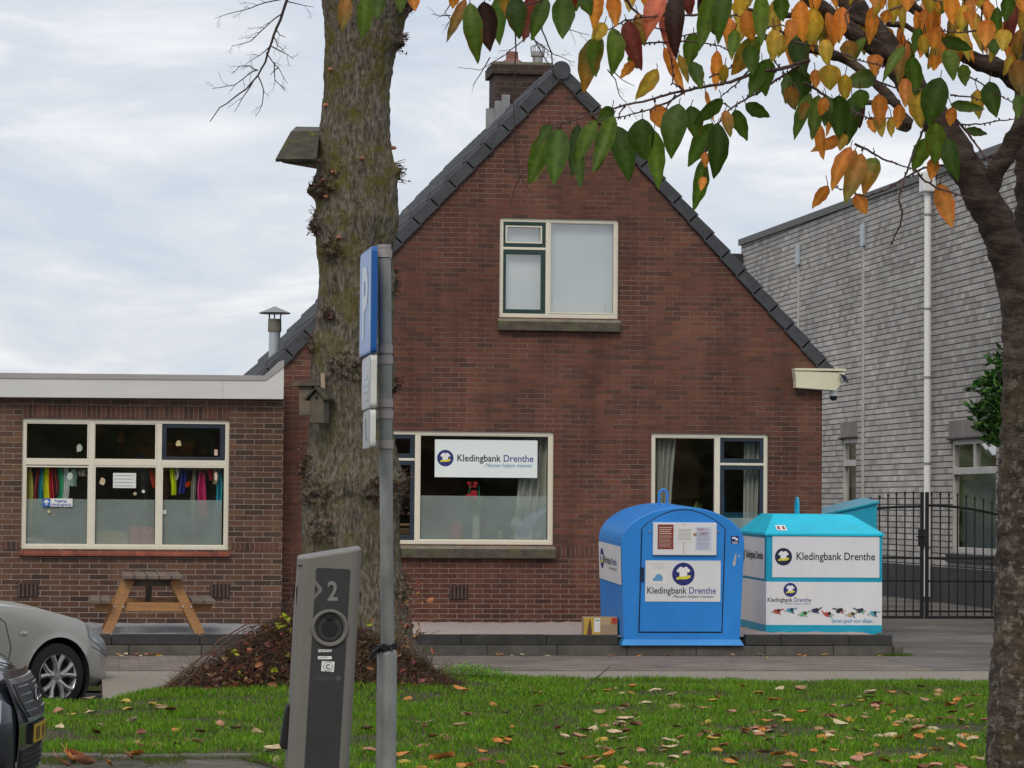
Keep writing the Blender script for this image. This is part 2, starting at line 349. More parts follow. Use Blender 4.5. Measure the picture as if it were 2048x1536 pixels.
# low wall of two courses of blocks
def blocks(name, x0, x1, z0, z1, ln, off, label, m, d=.14):
    g = MB(); x = x0+off-ln
    while x < x1:
        a, b = max(x, x0), min(x+ln-.006, x1)
        if b-a > .02: g.box(a, b, KY+random.uniform(-.004,.004), KY+d, z0, z1-random.uniform(0,.004))
        x += ln
    return g
xblue0 = onY(1236, 1280, KY).x; xblue1 = onY(1492, 1280, KY).x; xend = onY(1785, 1290, KY).x
lw = thing('low_block_wall', 'low edging wall of two courses of dark concrete blocks in front of the gravel bed', 'wall', (3, KY, 0))
g = blocks('b', -6, xend, 0, .113, .78, .2, '', None); g.build('lower_course', m_block2, lw, bevel=.006)
g = blocks('b', -6, xblue0, .115, .23, .95, .55, '', None); g.build('upper_course', m_block, lw, bevel=.006)
g = blocks('b', xblue1, xend, .115, .235, .78, .4, '', None); g.build('upper_course', m_block, lw, bevel=.006)
g = MB(); xe = onY(1787, 1290, KY).x; g.box(xe, xe+.115, KY-.01, KY+.18, 0, .115)
tag(g.build('concrete_block', m_block2, loc=(xe, KY, 0), bevel=.02), 'single loose concrete block at the right end of the low wall', 'block')
# ================================================================ facade helpers
def wall_holes(g, outer, holes, fn, d, rev, mi=0):
    loops = [[Vector((a, b, 0)) for a, b in outer]] + [[Vector((a, b, 0)) for a, b in reversed(h)] for h in holes]
    tr = tessellate_polygon(loops); pts = [p for l in loops for p in l]
    g.add([fn(p.x, p.y, d) for p in pts], [tuple(t) for t in tr], mi)
    for h in holes:
        n = len(h); vs = [fn(a, b, d) for a, b in h] + [fn(a, b, d+rev) for a, b in h]
        g.add(vs, [(i, (i+1) % n, (i+1) % n+n, i+n) for i in range(n)], mi)
def frame(g, x0, x1, z0, z1, t, y0, y1, mi=0):           # rectangular ring butted end to end
    g.box(x0, x1, y0, y1, z1-t, z1, mi); g.box(x0, x1, y0, y1, z0, z0+t, mi)
    g.box(x0, x0+t, y0, y1, z0+t, z1-t, mi); g.box(x1-t, x1, y0, y1, z0+t, z1-t, mi)
fY = lambda a, b, d: Vector((a, d, b))
YF = 36.8; YE = 36.35                                    # house facade, extension facade
def q(x, y, Y=YF): p = onY(x, y, Y); return (p.x, p.z)
def window(root, px, Y, vb, cells, name='window', fr=.05, films=(), depth=.06, label=None, gm=None):
    """px outer rect in survey pixels; vb list of mullion/transom rects; cells list of (rect, kind) kind: None fixed, material for sash"""
    x0, x1, z0, z1 = rectY(*px, Y)
    y0 = Y+depth-.03; g = MB(); frame(g, x0, x1, z0, z1, fr, y0, y0+.09)
    for vi, r in enumerate(vb):
        a, b, c, d = rectY(*r, Y); e_ = .002+vi*.0025; g.box(a, b, y0+e_, y0+.09-e_, max(c, z0+fr), min(d, z1-fr))
    w_ = g.build(name, m_cream, root, bevel=.004, label=label)
    for r, k in cells:
        a, b, c, d = rectY(*r, Y)
        if k is not None:
            s_ = MB(); frame(s_, a, b, c, d, .055, y0+.012, y0+.075)
            sa = s_.build('sash', k, w_, bevel=.004); pr = sa; a += .05; b -= .05; c += .05; d -= .05
            if len(r) > 4: pass
        else:
            bd = MB(); frame(bd, a-.004, b+.004, c-.004, d+.004, .018, y0+.008, y0+.04); bd.build('glazing_bead', m_cream, w_); pr = w_
        p = MB(); p.box(a, b, y0+.045, y0+.049, c, d); p.build('pane', gm or m_glass, pr)
    for r in films:
        a, b, c, d = rectY(*r, Y); p = MB(); p.box(a, b, y0+.056, y0+.057, c, d); p.build('frosted_film', m_film, w_)
    return w_, (x0, x1, z0, z1)
def sill(root, x0, x1, z, Y, h, proj, m, mt=None, name='sill'):
    g = MB(); s = [(x0-.02, x1+.02)]
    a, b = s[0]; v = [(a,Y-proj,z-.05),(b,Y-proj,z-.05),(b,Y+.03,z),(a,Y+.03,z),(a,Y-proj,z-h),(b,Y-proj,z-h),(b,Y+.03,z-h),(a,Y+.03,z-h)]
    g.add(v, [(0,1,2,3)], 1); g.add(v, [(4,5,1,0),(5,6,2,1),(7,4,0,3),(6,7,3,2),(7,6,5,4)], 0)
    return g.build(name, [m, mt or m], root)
def grille(root, px, Y, m):
    x0, x1, z0, z1 = rectY(*px, Y); g = MB(); g.box(x0, x1, Y-.004, Y+.01, z0, z1, 1); n = 5
    for i in range(n): a = lerp(x0, x1, (i+.08)/n); g.box(a, a+(x1-x0)/n*.62, Y-.02, Y-.003, z0+.004, z1-.004, 0)
    g.build('vent_grille', [m, m_black], root, bevel=.003)
m_vent = mat('brown_vent_brick', (.085,.05,.042), .85, .25, 9)
# ================================================================ brick house
HX0, HX1 = q(552, 1000)[0], q(1644, 900)[0]; AP = Vector(q(1121, 147)+(0,)); HB = 10.0
apx, apz = q(1121, 147)
RL = (apz - q(572, 716)[1])/(apx - q(572, 716)[0]); RR = (apz - q(1652, 742)[1])/(q(1652, 742)[0]-apx)
house = thing('brick_house', 'dark red brick house with steep tiled gable roof and chimney', 'house', ((HX0+HX1)/2, YF, 0))
eR = apz-(HX1-apx)*RR; eL = apz-(apx-HX0)*RL
hU, hB, hR = (999,437,1237,636), (738,862,1107,1089), (1302,867,1536,1090)
def hole(px, Y=YF): x0, x1, z0, z1 = rectY(*px, Y); return [(x0,z0),(x1,z0),(x1,z1),(x0,z1)]
g = MB()
wall_holes(g, [(HX0,-.1),(HX1,-.1),(HX1,eR),(apx,apz),(HX0,eL)], [hole(hU), hole(hB), hole(hR)], fY, YF, .10)
g.add([(HX1,YF,-.1),(HX1,YF+HB,-.1),(HX1,YF+HB,eR),(HX1,YF,eR)], [(0,1,2,3)]); g.add([(HX0,YF,-.1),(HX0,YF+HB,-.1),(HX0,YF+HB,eL),(HX0,YF,eL)], [(3,2,1,0)])
g.add([(HX0,YF+HB,-.1),(HX1,YF+HB,-.1),(HX1,YF+HB,eR),(apx,YF+HB,apz),(HX0,YF+HB,eL)], [(4,3,2,1,0)])
g.build('wall', m_brick, house)
g = MB()
for zf in (.5, 2.75): g.box(HX0+.02, HX1-.02, YF+.101, YF+HB-.1, zf-.1, zf)      # floors
g.box(HX0+.02, HX1-.02, YF+4.2, YF+4.3, .5, 2.65); g.box(apx-1.6, apx+1.8, YF+3.2, YF+3.3, 2.75, 5.6); g.build('interior', m_room, house)
# window surrounds of upright bricks
def lintel(root, px, Y, h=.17, m=m_soldier):
    x0, x1, z0, z1 = rectY(*px, Y); MB().box(x0, x1, Y-.003, Y+.02, z0, z1).build('lintel', m, root)
# windows
m_bl = m_bluep
wU, rU = window(house, hU, YF, [(1092,440,1100,632),(1004,494,1092,499)], [((1004,441,1092,494), m_greenp), ((1004,499,1092,627), m_greenp), ((1100,445,1230,627), None)], label='upper window with dark green sashes', gm=m_glassr)
wB, rB = window(house, hB, YF, [(830,866,839,1084),(743,916,830,921)], [((743,868,830,916), m_bl), ((743,921,830,1079), m_bl), ((839,870,1099,1081), None)], films=[((842,992,1095,1078))], label='wide ground floor window')
wR, rR = window(house, hR, YF, [(1432,870,1441,1084),(1441,926,1530,931)], [((1309,874,1432,1081), None), ((1441,874,1530,926), m_bl), ((1441,931,1530,1079), m_bl)], films=[((1443,1036,1528,1078))], label='right hand ground floor window')
g = MB(); x0, x1, z0, z1 = rectY(1012,451,1085,486, YF); frame(g, x0, x1, z0, z1, .018, YF+.034, YF+.06); g.build('glazing_bead', m_cream, wU)
for (r, rc) in ((hU, rU), (hB, rB), (hR, rR)):
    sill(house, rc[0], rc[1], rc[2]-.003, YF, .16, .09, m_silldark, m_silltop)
# blind / pale backing inside the upper window
m_pot = {}
def pm(n, c): 
    if n not in m_pot: m_pot[n] = mat(n, c, .55, .1, 8)
    return m_pot[n]
g = MB(); x0, x1, z0, z1 = rectY(1006,440,1230,628, YF); P = [[Vector((lerp(x0, x1, i/60), YF+.16+.0008*math.sin(i*.9), z)) for z in (z0+.01, z1-.02)] for i in range(61)]
tag(g.grid(P).build('blind', m_blind, loc=(x0, YF+.16, z0), smooth=True), 'pale blue grey blind drawn behind the upper window of the house', 'blind')
x0, x1, z0, z1 = rectY(1104,604,1228,624, YF); g = MB(); g.box(x0, x1-.1, YF+.125, YF+.14, z0, z1+.01)
tag(g.build('white_panel', m_white, loc=(x0, YF+.125, z0)), 'white panel standing at the foot of the upper window', 'panel')
for px in ((898,1170,936,1199),): grille(house, px, YF, m_vent)
g = MB()
lintel(house, (1112,1093,1190,1113), YF)
# roof planes with pantiles
def roof_plane(root, side, y0, y1, run0, run1, name='roof'):
    sl = RL if side < 0 else RR; ln = math.hypot(1, sl); nx, nz = side*sl/ln, 1/ln
    n_t = 17; rows = []; tot = run1-run0
    ys = np.linspace(y0, y1, int((y1-y0)/.045))
    for r in range(n_t):
        for e in (0, .86, 1.0):
            t = run0 + tot*(r+e)/n_t; lift = .045*(e if e < 1 else 0)+.0
            rows.append([(lambda y: Vector((apx+side*t, y, apz-sl*t)) + Vector((nx, 0, nz))*((.05 if y < y0+.2 else .095)+lift+.028*math.sin((y-y0)/.21*2*math.pi)))(y) for y in ys])
    g = MB(); g.grid(rows)
    a = Vector((apx+side*run0, y0, apz-sl*run0)); b = Vector((apx+side*run1, y0, apz-sl*run1)); n = Vector((nx, 0, nz)); o = Vector((0, y1-y0, 0))
    g.add([a, b, b+n*.04, a+n*.04, a+o, b+o, b+n*.04+o, a+n*.04+o], [(0,1,2,3),(7,6,5,4),(0,4,5,1)])
    return g.build(name, m_tile, root, smooth=True, angle=50)
runL = apx-HX0+.28; runR = HX1-apx+.16
rfL = roof_plane(house, -1, YF+.02, YF+HB+.1, 0, runL); rfR = roof_plane(house, 1, YF+.02, YF+HB+.1, 0, runR)
def verge(root, side, run, par):
    sl = RL if side < 0 else RR; ln = math.hypot(1, sl); d = Vector((side/ln, 0, -sl/ln)); n = Vector((side*sl/ln, 0, 1/ln)); n_t = 17; step = run*ln/n_t; g = MB()
    for i in range(n_t):
        p = Vector((apx, 0, apz)) + d*(i*step); up = .012+.022; tilt = .024
        for yy, w2, th, dn in ((YF-.055, .05, .0, .085), (YF-.005, .20, .0, -.02)):
            A = p + n*.02; B = p + d*(step+.035) + n*.02
            a0 = A - n*(dn-.0) ; b0 = B - n*dn
            a1 = A + n*(up+.03); b1 = B + n*(up+.03+tilt)
            if dn > 0: b0 += n*(tilt*.6)
            Y0 = Vector((0, yy, 0)); Y1 = Vector((0, yy+w2, 0))
            if dn < 0: a0 = A+n*.0; b0 = B+n*.02
            g.add([a0+Y0, b0+Y0, b1+Y0, a1+Y0, a0+Y1, b0+Y1, b1+Y1, a1+Y1], [(0,1,2,3),(7,6,5,4),(0,4,5,1),(1,5,6,2),(2,6,7,3),(3,7,4,0)])
    g.build('verge_tiles', m_tile, par, bevel=.008)
verge(house, -1, runL, rfL); verge(house, 1, runR, rfR)
g = MB()
for i in range(24):
    y = YF-.09+i*.43; T = Matrix.Translation((apx, y, apz+.03)) @ Matrix.Rotation(R(-90), 4, 'X')
    g.lathe([(0,0),(.115,0),(.12,.03),(.105,.05),(.098,.44)], 20, T)
g.build('ridge_tiles', m_tile, rfL, smooth=True)
# chimney on the ridge
cy = YF+3.0
cx0, cx1 = onY(990, 200, cy).x, onY(1099, 200, cy).x; cz1 = onY(1040, 126, cy).z; cz0 = apz-.9
ch = MB(); ch.box(cx0, cx1, cy, cy+.62, cz0, cz1-.16).box(cx0-.05, cx1+.05, cy-.05, cy+.67, cz1-.16, cz1-.02)
chm = ch.build('chimney', m_chim, rfL, bevel=.01)
g = MB(); g.box(cx0-.03, cx1+.03, cy-.03, cy+.65, cz1-.02, cz1+.012).build('cap', m_silltop, chm)
g = MB(); g.lathe([(.22,0),(.12,.07),(.085,.09),(.08,.19),(.06,.19)], 18, Matrix.Translation((cx0+.27, cy+.3, cz1))); g.build('clay_pot', mat('clay_pot_red', (.22,.10,.075), .8), chm, smooth=True)
g = MB(); T = Matrix.Translation((cx0+.62, cy+.3, cz1)); g.lathe([(.07,0),(.07,.14),(.095,.14),(.095,.2),(.08,.2)], 14, T)
for k in range(9): a = k*math.tau/9; g.tube([T@Vector((.09*math.cos(a),.09*math.sin(a),.19)), T@Vector((.1*math.cos(a),.1*math.sin(a),.27)), T@Vector((0,0,.31))], .006, 5)
g.build('wire_cowl', m_grey, chm, smooth=True)
g = MB(); x0 = onY(968, 240, cy-.2).x; zc = onY(968, 240, cy-.2).z
for i, (px, py, w_, h_) in enumerate(((972,243,17,26),(990,232,15,30),(1003,216,16,26))):
    a, b, c, d = rectY(px, py-h_, px+w_, py, cy-.03); g.box(a, b, cy-.04-.02*i, cy-.001, c-.1, d)
g.build('lead_flashing', mat('pale_lead', (.25,.26,.27), .5, .2, 6), chm)
# metal flue at the left
fy = YF+1.2; fp = onY(549, 690, fy); s_ = (onY(562, 690, fy).x-onY(537, 690, fy).x)/2; zz = lambda y: onY(549, y, fy).z
g = MB(); T = Matrix.Translation((fp.x, fy, 0)); g.lathe([(s_*.92, zz(760)), (s_*.92, zz(664))], 20, T); fl = g.build('flue_pipe', mat('pale_flue_metal', (.38,.42,.46), .4, .12, 4, metal=.3), house, smooth=True)
MB().lathe([(s_*1.05, zz(664)), (s_*1.1, zz(660)), (s_*1.05, zz(638)), (s_*.9, zz(638)), (s_*.9, zz(650))], 20, T).build('collar', mat('rusty_collar', (.16,.15,.12), .8, .3, 12), fl, smooth=True)
g = MB(); g.lathe([(s_*2.6, zz(626)), (0.01, zz(613)), (.01, zz(614)-.004), (s_*2.5, zz(627.5))], 20, T)
for a in (0.4, 2.5, 4.6): g.bar(T@Vector((s_*math.cos(a), s_*math.sin(a), zz(640))), T@Vector((s_*1.1*math.cos(a), s_*1.1*math.sin(a), zz(623))), .02, .012)
g.build('rain_cap', m_grey, fl)
# boxed gutter end with lamp-like devices
x0, x1, z0, z1 = rectY(1592, 742, 1690, 781, YF-.15)
g = MB(); g.add([fY(*p, d) for d in (YF-.16, YF+.12) for p in ((x0,z0+.03),(x1-.12,z0),(x1-.03,z0+.1),(x1,z1-.02),(x0-.02,z1),(x0,z1-.12))], [(0,1,2,3,4,5),(11,10,9,8,7,6)]+[(i,i+6,(i+1)%6+6,(i+1)%6) for i in range(6)])
g.box(x0-.02, x1+.01, YF-.175, YF+.14, z1, z1+.03)
g.box(x1-.3, x1-.02, YF+.12, YF+HB, z0+.05, z1)
gt = g.build('gutter_box', mat('pale_yellow_paint', (.66,.63,.46), .5, .08, 3, dirt=((.35,.33,.22), .62)), house, bevel=.006)
dc = thing('security_camera', 'small white dome camera hanging under the gutter box at the house corner', 'camera', (0,0,0))
c0 = onY(1667, 792, YF-.02); ORG[dc.name] = c0; dc.location = c0
T = Matrix.Translation(c0)
MB().lathe([(.0,.085),(.012,.085),(.012,.06),(.045,.058),(.05,.045),(.05,.0)], 18, T).build('housing', m_white, dc, smooth=True)
MB().lathe([(.05,0),(.046,-.03),(.03,-.055),(0,-.062)], 18, T).build('dome', m_black, dc, smooth=True)
sp = thing('solar_panel', 'small dark solar panel on the end of the gutter box', 'solar panel', onY(1688, 757, YF-.2), rot=(R(-35), R(10), R(38)))
MB().box(-.065,.065,-.008,.008,-.06,.06).build('panel_frame', m_grey, sp, world=False, bevel=.003)
MB().box(-.057,.057,-.0115,-.009,-.052,.052).build('cells', mat('dark_cells', (.01,.012,.03), .15, .1), sp, world=False)
# ================================================================ flat roofed extension
ext = thing('flat_roofed_extension', 'low brown brick extension with white fascia joined to the left of the house', 'building', (0, YE, 0))
EX1 = onY(566, 900, YE).x; EX0 = -6.0; ez = onY(300, 795, YE).z
hE = (43,838,458,1099)
g = MB(); wall_holes(g, [(EX0,-.1),(EX1,-.1),(EX1,ez+.1),(EX0,ez+.1)], [hole(hE, YE)], fY, YE, .1)
g.add([(EX1,YE,-.1),(EX1,YF,-.1),(EX1,YF,ez+.1),(EX1,YE,ez+.1)], [(0,1,2,3)])
g.build('wall', m_brick2, ext)
MB().box(EX0, HX0-.01, YE+2.6, YE+2.7, .3, ez).box(EX0, HX0-.01, YE+.101, YE+2.6, .3, .4).box(EX0, HX0-.01, YE+.101, YE+2.6, ez-.05, ez-.01).box(EX0, EX0+.1, YE+.101, YE+2.6, .4, ez-.06).build('interior', m_room, ext)
Yf = YE-.16
A = [q(-260,792,Yf), q(567,798,Yf), q(568,722,Yf), q(560,725,Yf), q(530,752,Yf), q(-260,744,Yf)]
fs = MB(); fs.prism(A, fY, Yf, YE+.0, 0); fs.box(EX0, EX1-.02, YE+.001, YE+8, ez, onY(300,755,Yf).z)
fa = fs.build('fascia', m_fascia, ext)
g = MB(); g.prism([q(-260,743,Yf), q(-260,754,Yf), q(531,761,Yf), q(568,734,Yf), q(568,720,Yf), q(559,723,Yf), q(529,751,Yf)], fY, Yf-.012, Yf+.2, 0); g.build('edge_trim', m_fasciatrim, fa)
g = MB(); xj = q(445, 770, Yf)[0]; g.box(xj, xj+.004, Yf-.002, Yf, q(445,797,Yf)[1], q(445,761,Yf)[1]); g.build('joint', m_fasciatrim, fa)
wE, rE = window(ext, hE, YE, [(177,842,188,1095),(313,842,323,1096),(48,919,453,931)],
    [((51,845,177,919), None), ((188,846,313,920), None), ((324,847,450,923), m_bl), ((50,932,177,1090), None), ((188,932,313,1091), None), ((323,933,450,1092), None)],
    films=[(51,998,174,1088),(190,999,309,1089),(325,1000,444,1090)], label='wide six pane window of the extension')
lintel(ext, (43,812,458,836), YE); lintel(ext, (4,1083,37,1099), YE); lintel(ext, (460,1085,556,1101), YE)
sill(ext, rE[0], rE[1], rE[2]-.003, YE, .075, .06, m_sillred, m_sillred)
for px in ((35,1166,76,1194),(420,1168,460,1196)): grille(ext, px, YE, m_vent)
# ================================================================ grey tiled building on the right
XW = 14.8; big = thing('grey_tiled_building', 'tall grey tiled side wall of the building beyond the driveway gate', 'building', (XW, 50, 0))
fX = lambda a, b, d: Vector((d, a, b))
yn, yf_ = 38.0, onX(1482, 600, XW).y
zt_f = onX(1484, 487, XW).z; zt_n = onX(1860, 352, XW).z; yy = onX(1860, 352, XW).y; kz = (zt_n-zt_f)/(yy-yf_)
ztn = zt_f+kz*(yn-yf_)
def rectX(x0, y0, x1, y1): p = onX(x0, y0, XW); qq = onX(x1, y1, XW); return qq.y, p.y, qq.z, p.z     # near y, far y, z0, z1
wa = (1684,878,1712,1100); wb = (1902,880,1992,1104)
def holeX(r):
    yf2 = onX(r[0], r[1], XW).y; yn2 = onX(r[2], r[1], XW).y; z1 = onX(r[0], r[1], XW).z; z0 = onX(r[0], r[3], XW).z
    return yn2, yf2, z0, z1
ha, hb = holeX(wa), holeX(wb); ha = (ha[0], ha[1], .9, ha[3])
g = MB(); rc = lambda h: [(h[0],h[2]),(h[1],h[2]),(h[1],h[3]),(h[0],h[3])]
wall_holes(g, [(yn,-.1),(yf_,-.1),(yf_,zt_f),(yn,ztn)], [rc(ha), rc(hb)], fX, XW, .12)
g.add([(XW,yf_,-.1),(XW+9,yf_,-.1),(XW+9,yf_,zt_f),(XW,yf_,zt_f),(XW,yn,-.1),(XW+9,yn,-.1),(XW+9,yn,ztn),(XW,yn,ztn)], [(0,1,2,3),(7,6,5,4),(1,5,6,2),(3,2,6,7)])
g.build('wall', m_slate, big)
MB().box(XW+1.6, XW+1.7, yn+.1, yf_-.1, 0, 4).build('interior', m_room, big)
g = MB(); g.add([(XW-.06,yn,ztn-.04),(XW-.06,yf_+.06,zt_f-.04),(XW-.06,yf_+.06,zt_f+.1),(XW-.06,yn,ztn+.1),(XW+.3,yn,ztn-.04),(XW+.3,yf_+.06,zt_f-.04),(XW+.3,yf_+.06,zt_f+.1),(XW+.3,yn,ztn+.1)], [(0,1,2,3),(7,6,5,4),(3,2,6,7),(0,4,5,1),(1,5,6,2)])
g.build('roof_edge', mat('dark_roof_edge', (.10,.10,.095), .6, .15, 3), big)
g = MB(); pzt = onX(1870, 1133, XW).z; g.box(XW-.035, XW, yn, yf_, -.1, pzt); g.build('plinth', mat('dark_plinth', (.045,.044,.045), .85, .3, 2, bump=.5, bscale=40), big)
g = MB(); g.box(XW-.35, XW-.02, yf_-.25, yf_+.5, zt_f-.9, zt_f-.25); g.build('parapet_stub', m_block, big)
m_wgrey = mat('weathered_white_frame', (.46,.45,.42), .7, .15, 5, dirt=((.22,.2,.17), .58))
def winX(h, mull, transoms, nm):
    g = MB(); x0, x1 = XW+.03, XW+.1; t = .09
    g.box(x0, x1, h[0], h[1], h[3]-t, h[3]).box(x0, x1, h[0], h[1], h[2], h[2]+t).box(x0, x1, h[0], h[0]+t, h[2]+t, h[3]-t).box(x0, x1, h[1]-t, h[1], h[2]+t, h[3]-t)
    for z in transoms: g.box(x0-.02, x1+.002, h[0]+t, h[1]-t, z-.07, z+.05)
    for y in mull: g.box(x0-.005, x1-.002, y-.06, y+.06, transoms[0]+.05, h[3]-t)
    w_ = g.build(nm, m_wgrey, big, bevel=.008)
    MB().box(XW+.075, XW+.08, h[0]+t, h[1]-t, h[2]+t, h[3]-t).build('pane', m_glass, w_)
    return w_
za = onX(1700, 925, XW).z; zb_ = onX(1945, 940, XW).z
winX(ha, [], [za], 'window'); winX(hb, [(hb[0]+hb[1])/2], [zb_], 'window')
P = [[Vector((XW+.22+.03*math.sin(i*.8), lerp(h0, h1, i/30), z)) for z in (zz0, zz1)] for h0, h1, zz0, zz1 in ((hb[0], hb[1], hb[2], zb_),) for i in range(31)]
tag(MB().grid(P).build('curtain', mat('grey_teal_curtain', (.26,.31,.31), .9), smooth=True, loc=(XW+.22, hb[0], hb[2])), 'grey teal curtain behind the large window of the grey tiled building', 'curtain')
P = [[Vector((XW+.2+.02*math.sin(i*.9), lerp(ha[0], ha[1], i/20), z)) for z in (.92, ha[3]-.02)] for i in range(21)]
tag(MB().grid(P).build('curtain', mat('pale_curtain', (.4,.4,.37), .9), smooth=True, loc=(XW+.2, ha[0], .92)), 'pale curtain behind the narrow window of the grey tiled building', 'curtain')
m_soldX = brick('pale_soldier_tiles', [(.25,.22,.20),(.32,.28,.26),(.28,.25,.24)], (.08,.07,.07), axis='y', bw=40, bh=.065, mort=.012, rot=True)
for h in (ha, hb):
    MB().box(XW-.006, XW+.02, h[0]-.12, h[1]+.12, h[3]+.03, h[3]+.33).build('lintel', m_soldX, big)
    MB().box(XW-.07, XW+.03, h[0]-.1, h[1]+.1, h[2]-.17, h[2]-.02).build('sill', m_block, big, bevel=.01)
    MB().box(XW-.05, XW+.03, h[0]-.12, h[1]+.12, h[3], h[3]+.03).build('drip_edge', m_block, big)
pd = (onX(1868, 800, XW).y)
dp = thing('drainpipe', 'long white drainpipe running down the grey tiled wall', 'drainpipe', (XW-.12, pd, 0))
zt = onX(1868, 385, XW).z; zb2 = onX(1866, 1193, XW).z
MB().tube([(XW-.12, pd, zb2), (XW-.12, pd, zt)], .062, 16).build('pipe', m_white, dp, smooth=True)
for y in (430, 618, 755, 927, 1095): z = onX(1868, y, XW).z; MB().lathe([(.06,z-.02),(.072,z-.02),(.072,z+.02),(.06,z+.02)], 16, Matrix.Translation((XW-.12, pd, 0))).build('joint_ring', m_grey, dp, smooth=True)
MB().box(XW-.24, XW-.004, pd-.16, pd+.16, zt, zt+.36).build('hopper_head', m_white, dp, bevel=.02)
m_cond = mat('galvanised_strip', (.40,.46,.50), .4, .1, 4, metal=.3)
for (px, y0, y1, yb) in ((1598, 492, 530, 700), (1728, 447, 492, 1060)):
    yb_ = onX(px, 600, XW).y; r_ = thing('cable_duct', 'galvanised cable strip on the grey wall, ' + ('the shorter and farther one' if px < 1650 else 'the one nearer the drainpipe'), 'cable duct', (XW, yb_, 0), group='cable strips on the grey wall')
    z1, z0, zz2 = onX(px, y0, XW).z, onX(px, y1, XW).z, onX(px, yb, XW).z
    MB().box(XW-.05, XW-.004, yb_-.13, yb_+.13, z0, z1).build('junction_cover', m_cond, r_, bevel=.005)
    MB().box(XW-.03, XW-.002, yb_-.04, yb_+.04, zz2, z0-.003).build('strip', m_wgrey, r_)
# ================================================================ containers
def bank_text(g, fn, x0, x1, base, cap, d, ink=3, nav=4, bold=.012):
    w1 = text2d('Kledingbank', bold)[2]; w2 = text2d('Drenthe', bold)[2]; sp_ = .30; tot = w1+w2+sp_
    xm_ = x0+(x1-x0)*w1/tot; xn_ = x0+(x1-x0)*(w1+sp_)/tot
    text(g, 'Kledingbank', fn, x0, xm_, base, cap, d, ink, bold); text(g, 'Drenthe', fn, xn_, x1, base, cap, d, nav, bold)
m_cblue = mat('blue_container_paint', (.024,.235,.68), .42, .10, 2.2, bump=.12, bscale=6, dirt=((.04,.17,.42), .60), sc_=(1.5,1,.5))
m_cblack = mat('door_gap', (.008,.012,.03), .8, .1)
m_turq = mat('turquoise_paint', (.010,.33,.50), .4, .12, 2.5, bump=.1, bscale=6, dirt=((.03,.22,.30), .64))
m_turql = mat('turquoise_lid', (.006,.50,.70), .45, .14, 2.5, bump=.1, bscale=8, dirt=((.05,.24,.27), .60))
m_cwhite = mat('white_print_panel', (.70,.71,.73), .42, .05, 2, dirt=((.50,.50,.47), .60), sc_=(2,1,.5))
cD = 33.25; cz = .118
c0 = atD(1364, 1290, cD); c0.z = cz
bc = thing('blue_container', 'bright blue clothes container with a rounded top and large door with white signs', 'container', c0, rot=(R(1.7), 0, 0))
BW, BH, BD = 1.375, 1.53, 1.5
fb = lambda a, b, d: Vector((a, d, b))
Bx = lambda px: (px-1367.5)/180.4                     # local metres from survey pixels on its front
Bz = lambda py: (1290-py)/180.4
def arch(hw, zs, zt, n=24): return [(hw*math.cos(math.pi*i/n), zs+(zt-zs)*math.sin(math.pi*i/n)**1.0) for i in range(n+1)]
out_ = [(-.655,.05),(.655,.05)] + [(.695, 1.13)] + arch(.695, 1.13, BH)[1:-1] + [(-.695,1.13)]
g = MB(); g.prism(out_, fb, 0, BD); g.build('shell', m_cblue, bc, world=False, bevel=.012)
g = MB(); g.add([(-.66,-.0,.062),(.66,0,.062),(.66,BD,.062),(-.66,BD,.062),(-.69,-.05,0),(.69,-.05,0),(.69,BD+.02,0),(-.69,BD+.02,0)], [(0,1,5,4),(1,2,6,5),(2,3,7,6),(3,0,4,7),(7,6,5,4)])
g.build('skirt', mat('blue_skirt_paint', (.05,.27,.66), .4, .1, 4), bc, world=False)
xl, xr = Bx(1282), Bx(1454); zt_, zs_ = 1.505, 1.285
def dpoly(e, tp=0): return [(xl-.02+e, .135+e), (xr-.025-e, .135+e), (xr-e, zs_-.0)] + [(lerp(xr-e, xl+e, (i+.0)/16), lerp(zs_, zt_-e-tp, math.sin(math.pi*i/16)**.8)) for i in range(1, 16)] + [(xl+e, zs_)]
g = MB(); g.prism(dpoly(0), fb, -.002, .001); g.build('door_gap', m_cblack, bc, world=False)
g = MB(); g.prism(dpoly(.013), fb, -.012, .0); dr = g.build('door', m_cblue, bc, world=False, bevel=.004)
g = MB(); g.box(xl+.005, xl+.03, -.03, -.0125, .70, .86); g.build('hinge', m_black, dr, world=False, bevel=.003)
fl_ = MB(); a, b, c, d = Bx(1305), Bx(1434), Bz(1110), Bz(1045); fl_.box(a, b, -.045, -.013, c, d); hatch = fl_.build('hatch', m_cwhite, dr, world=False, bevel=.005)
Dh = -.0455
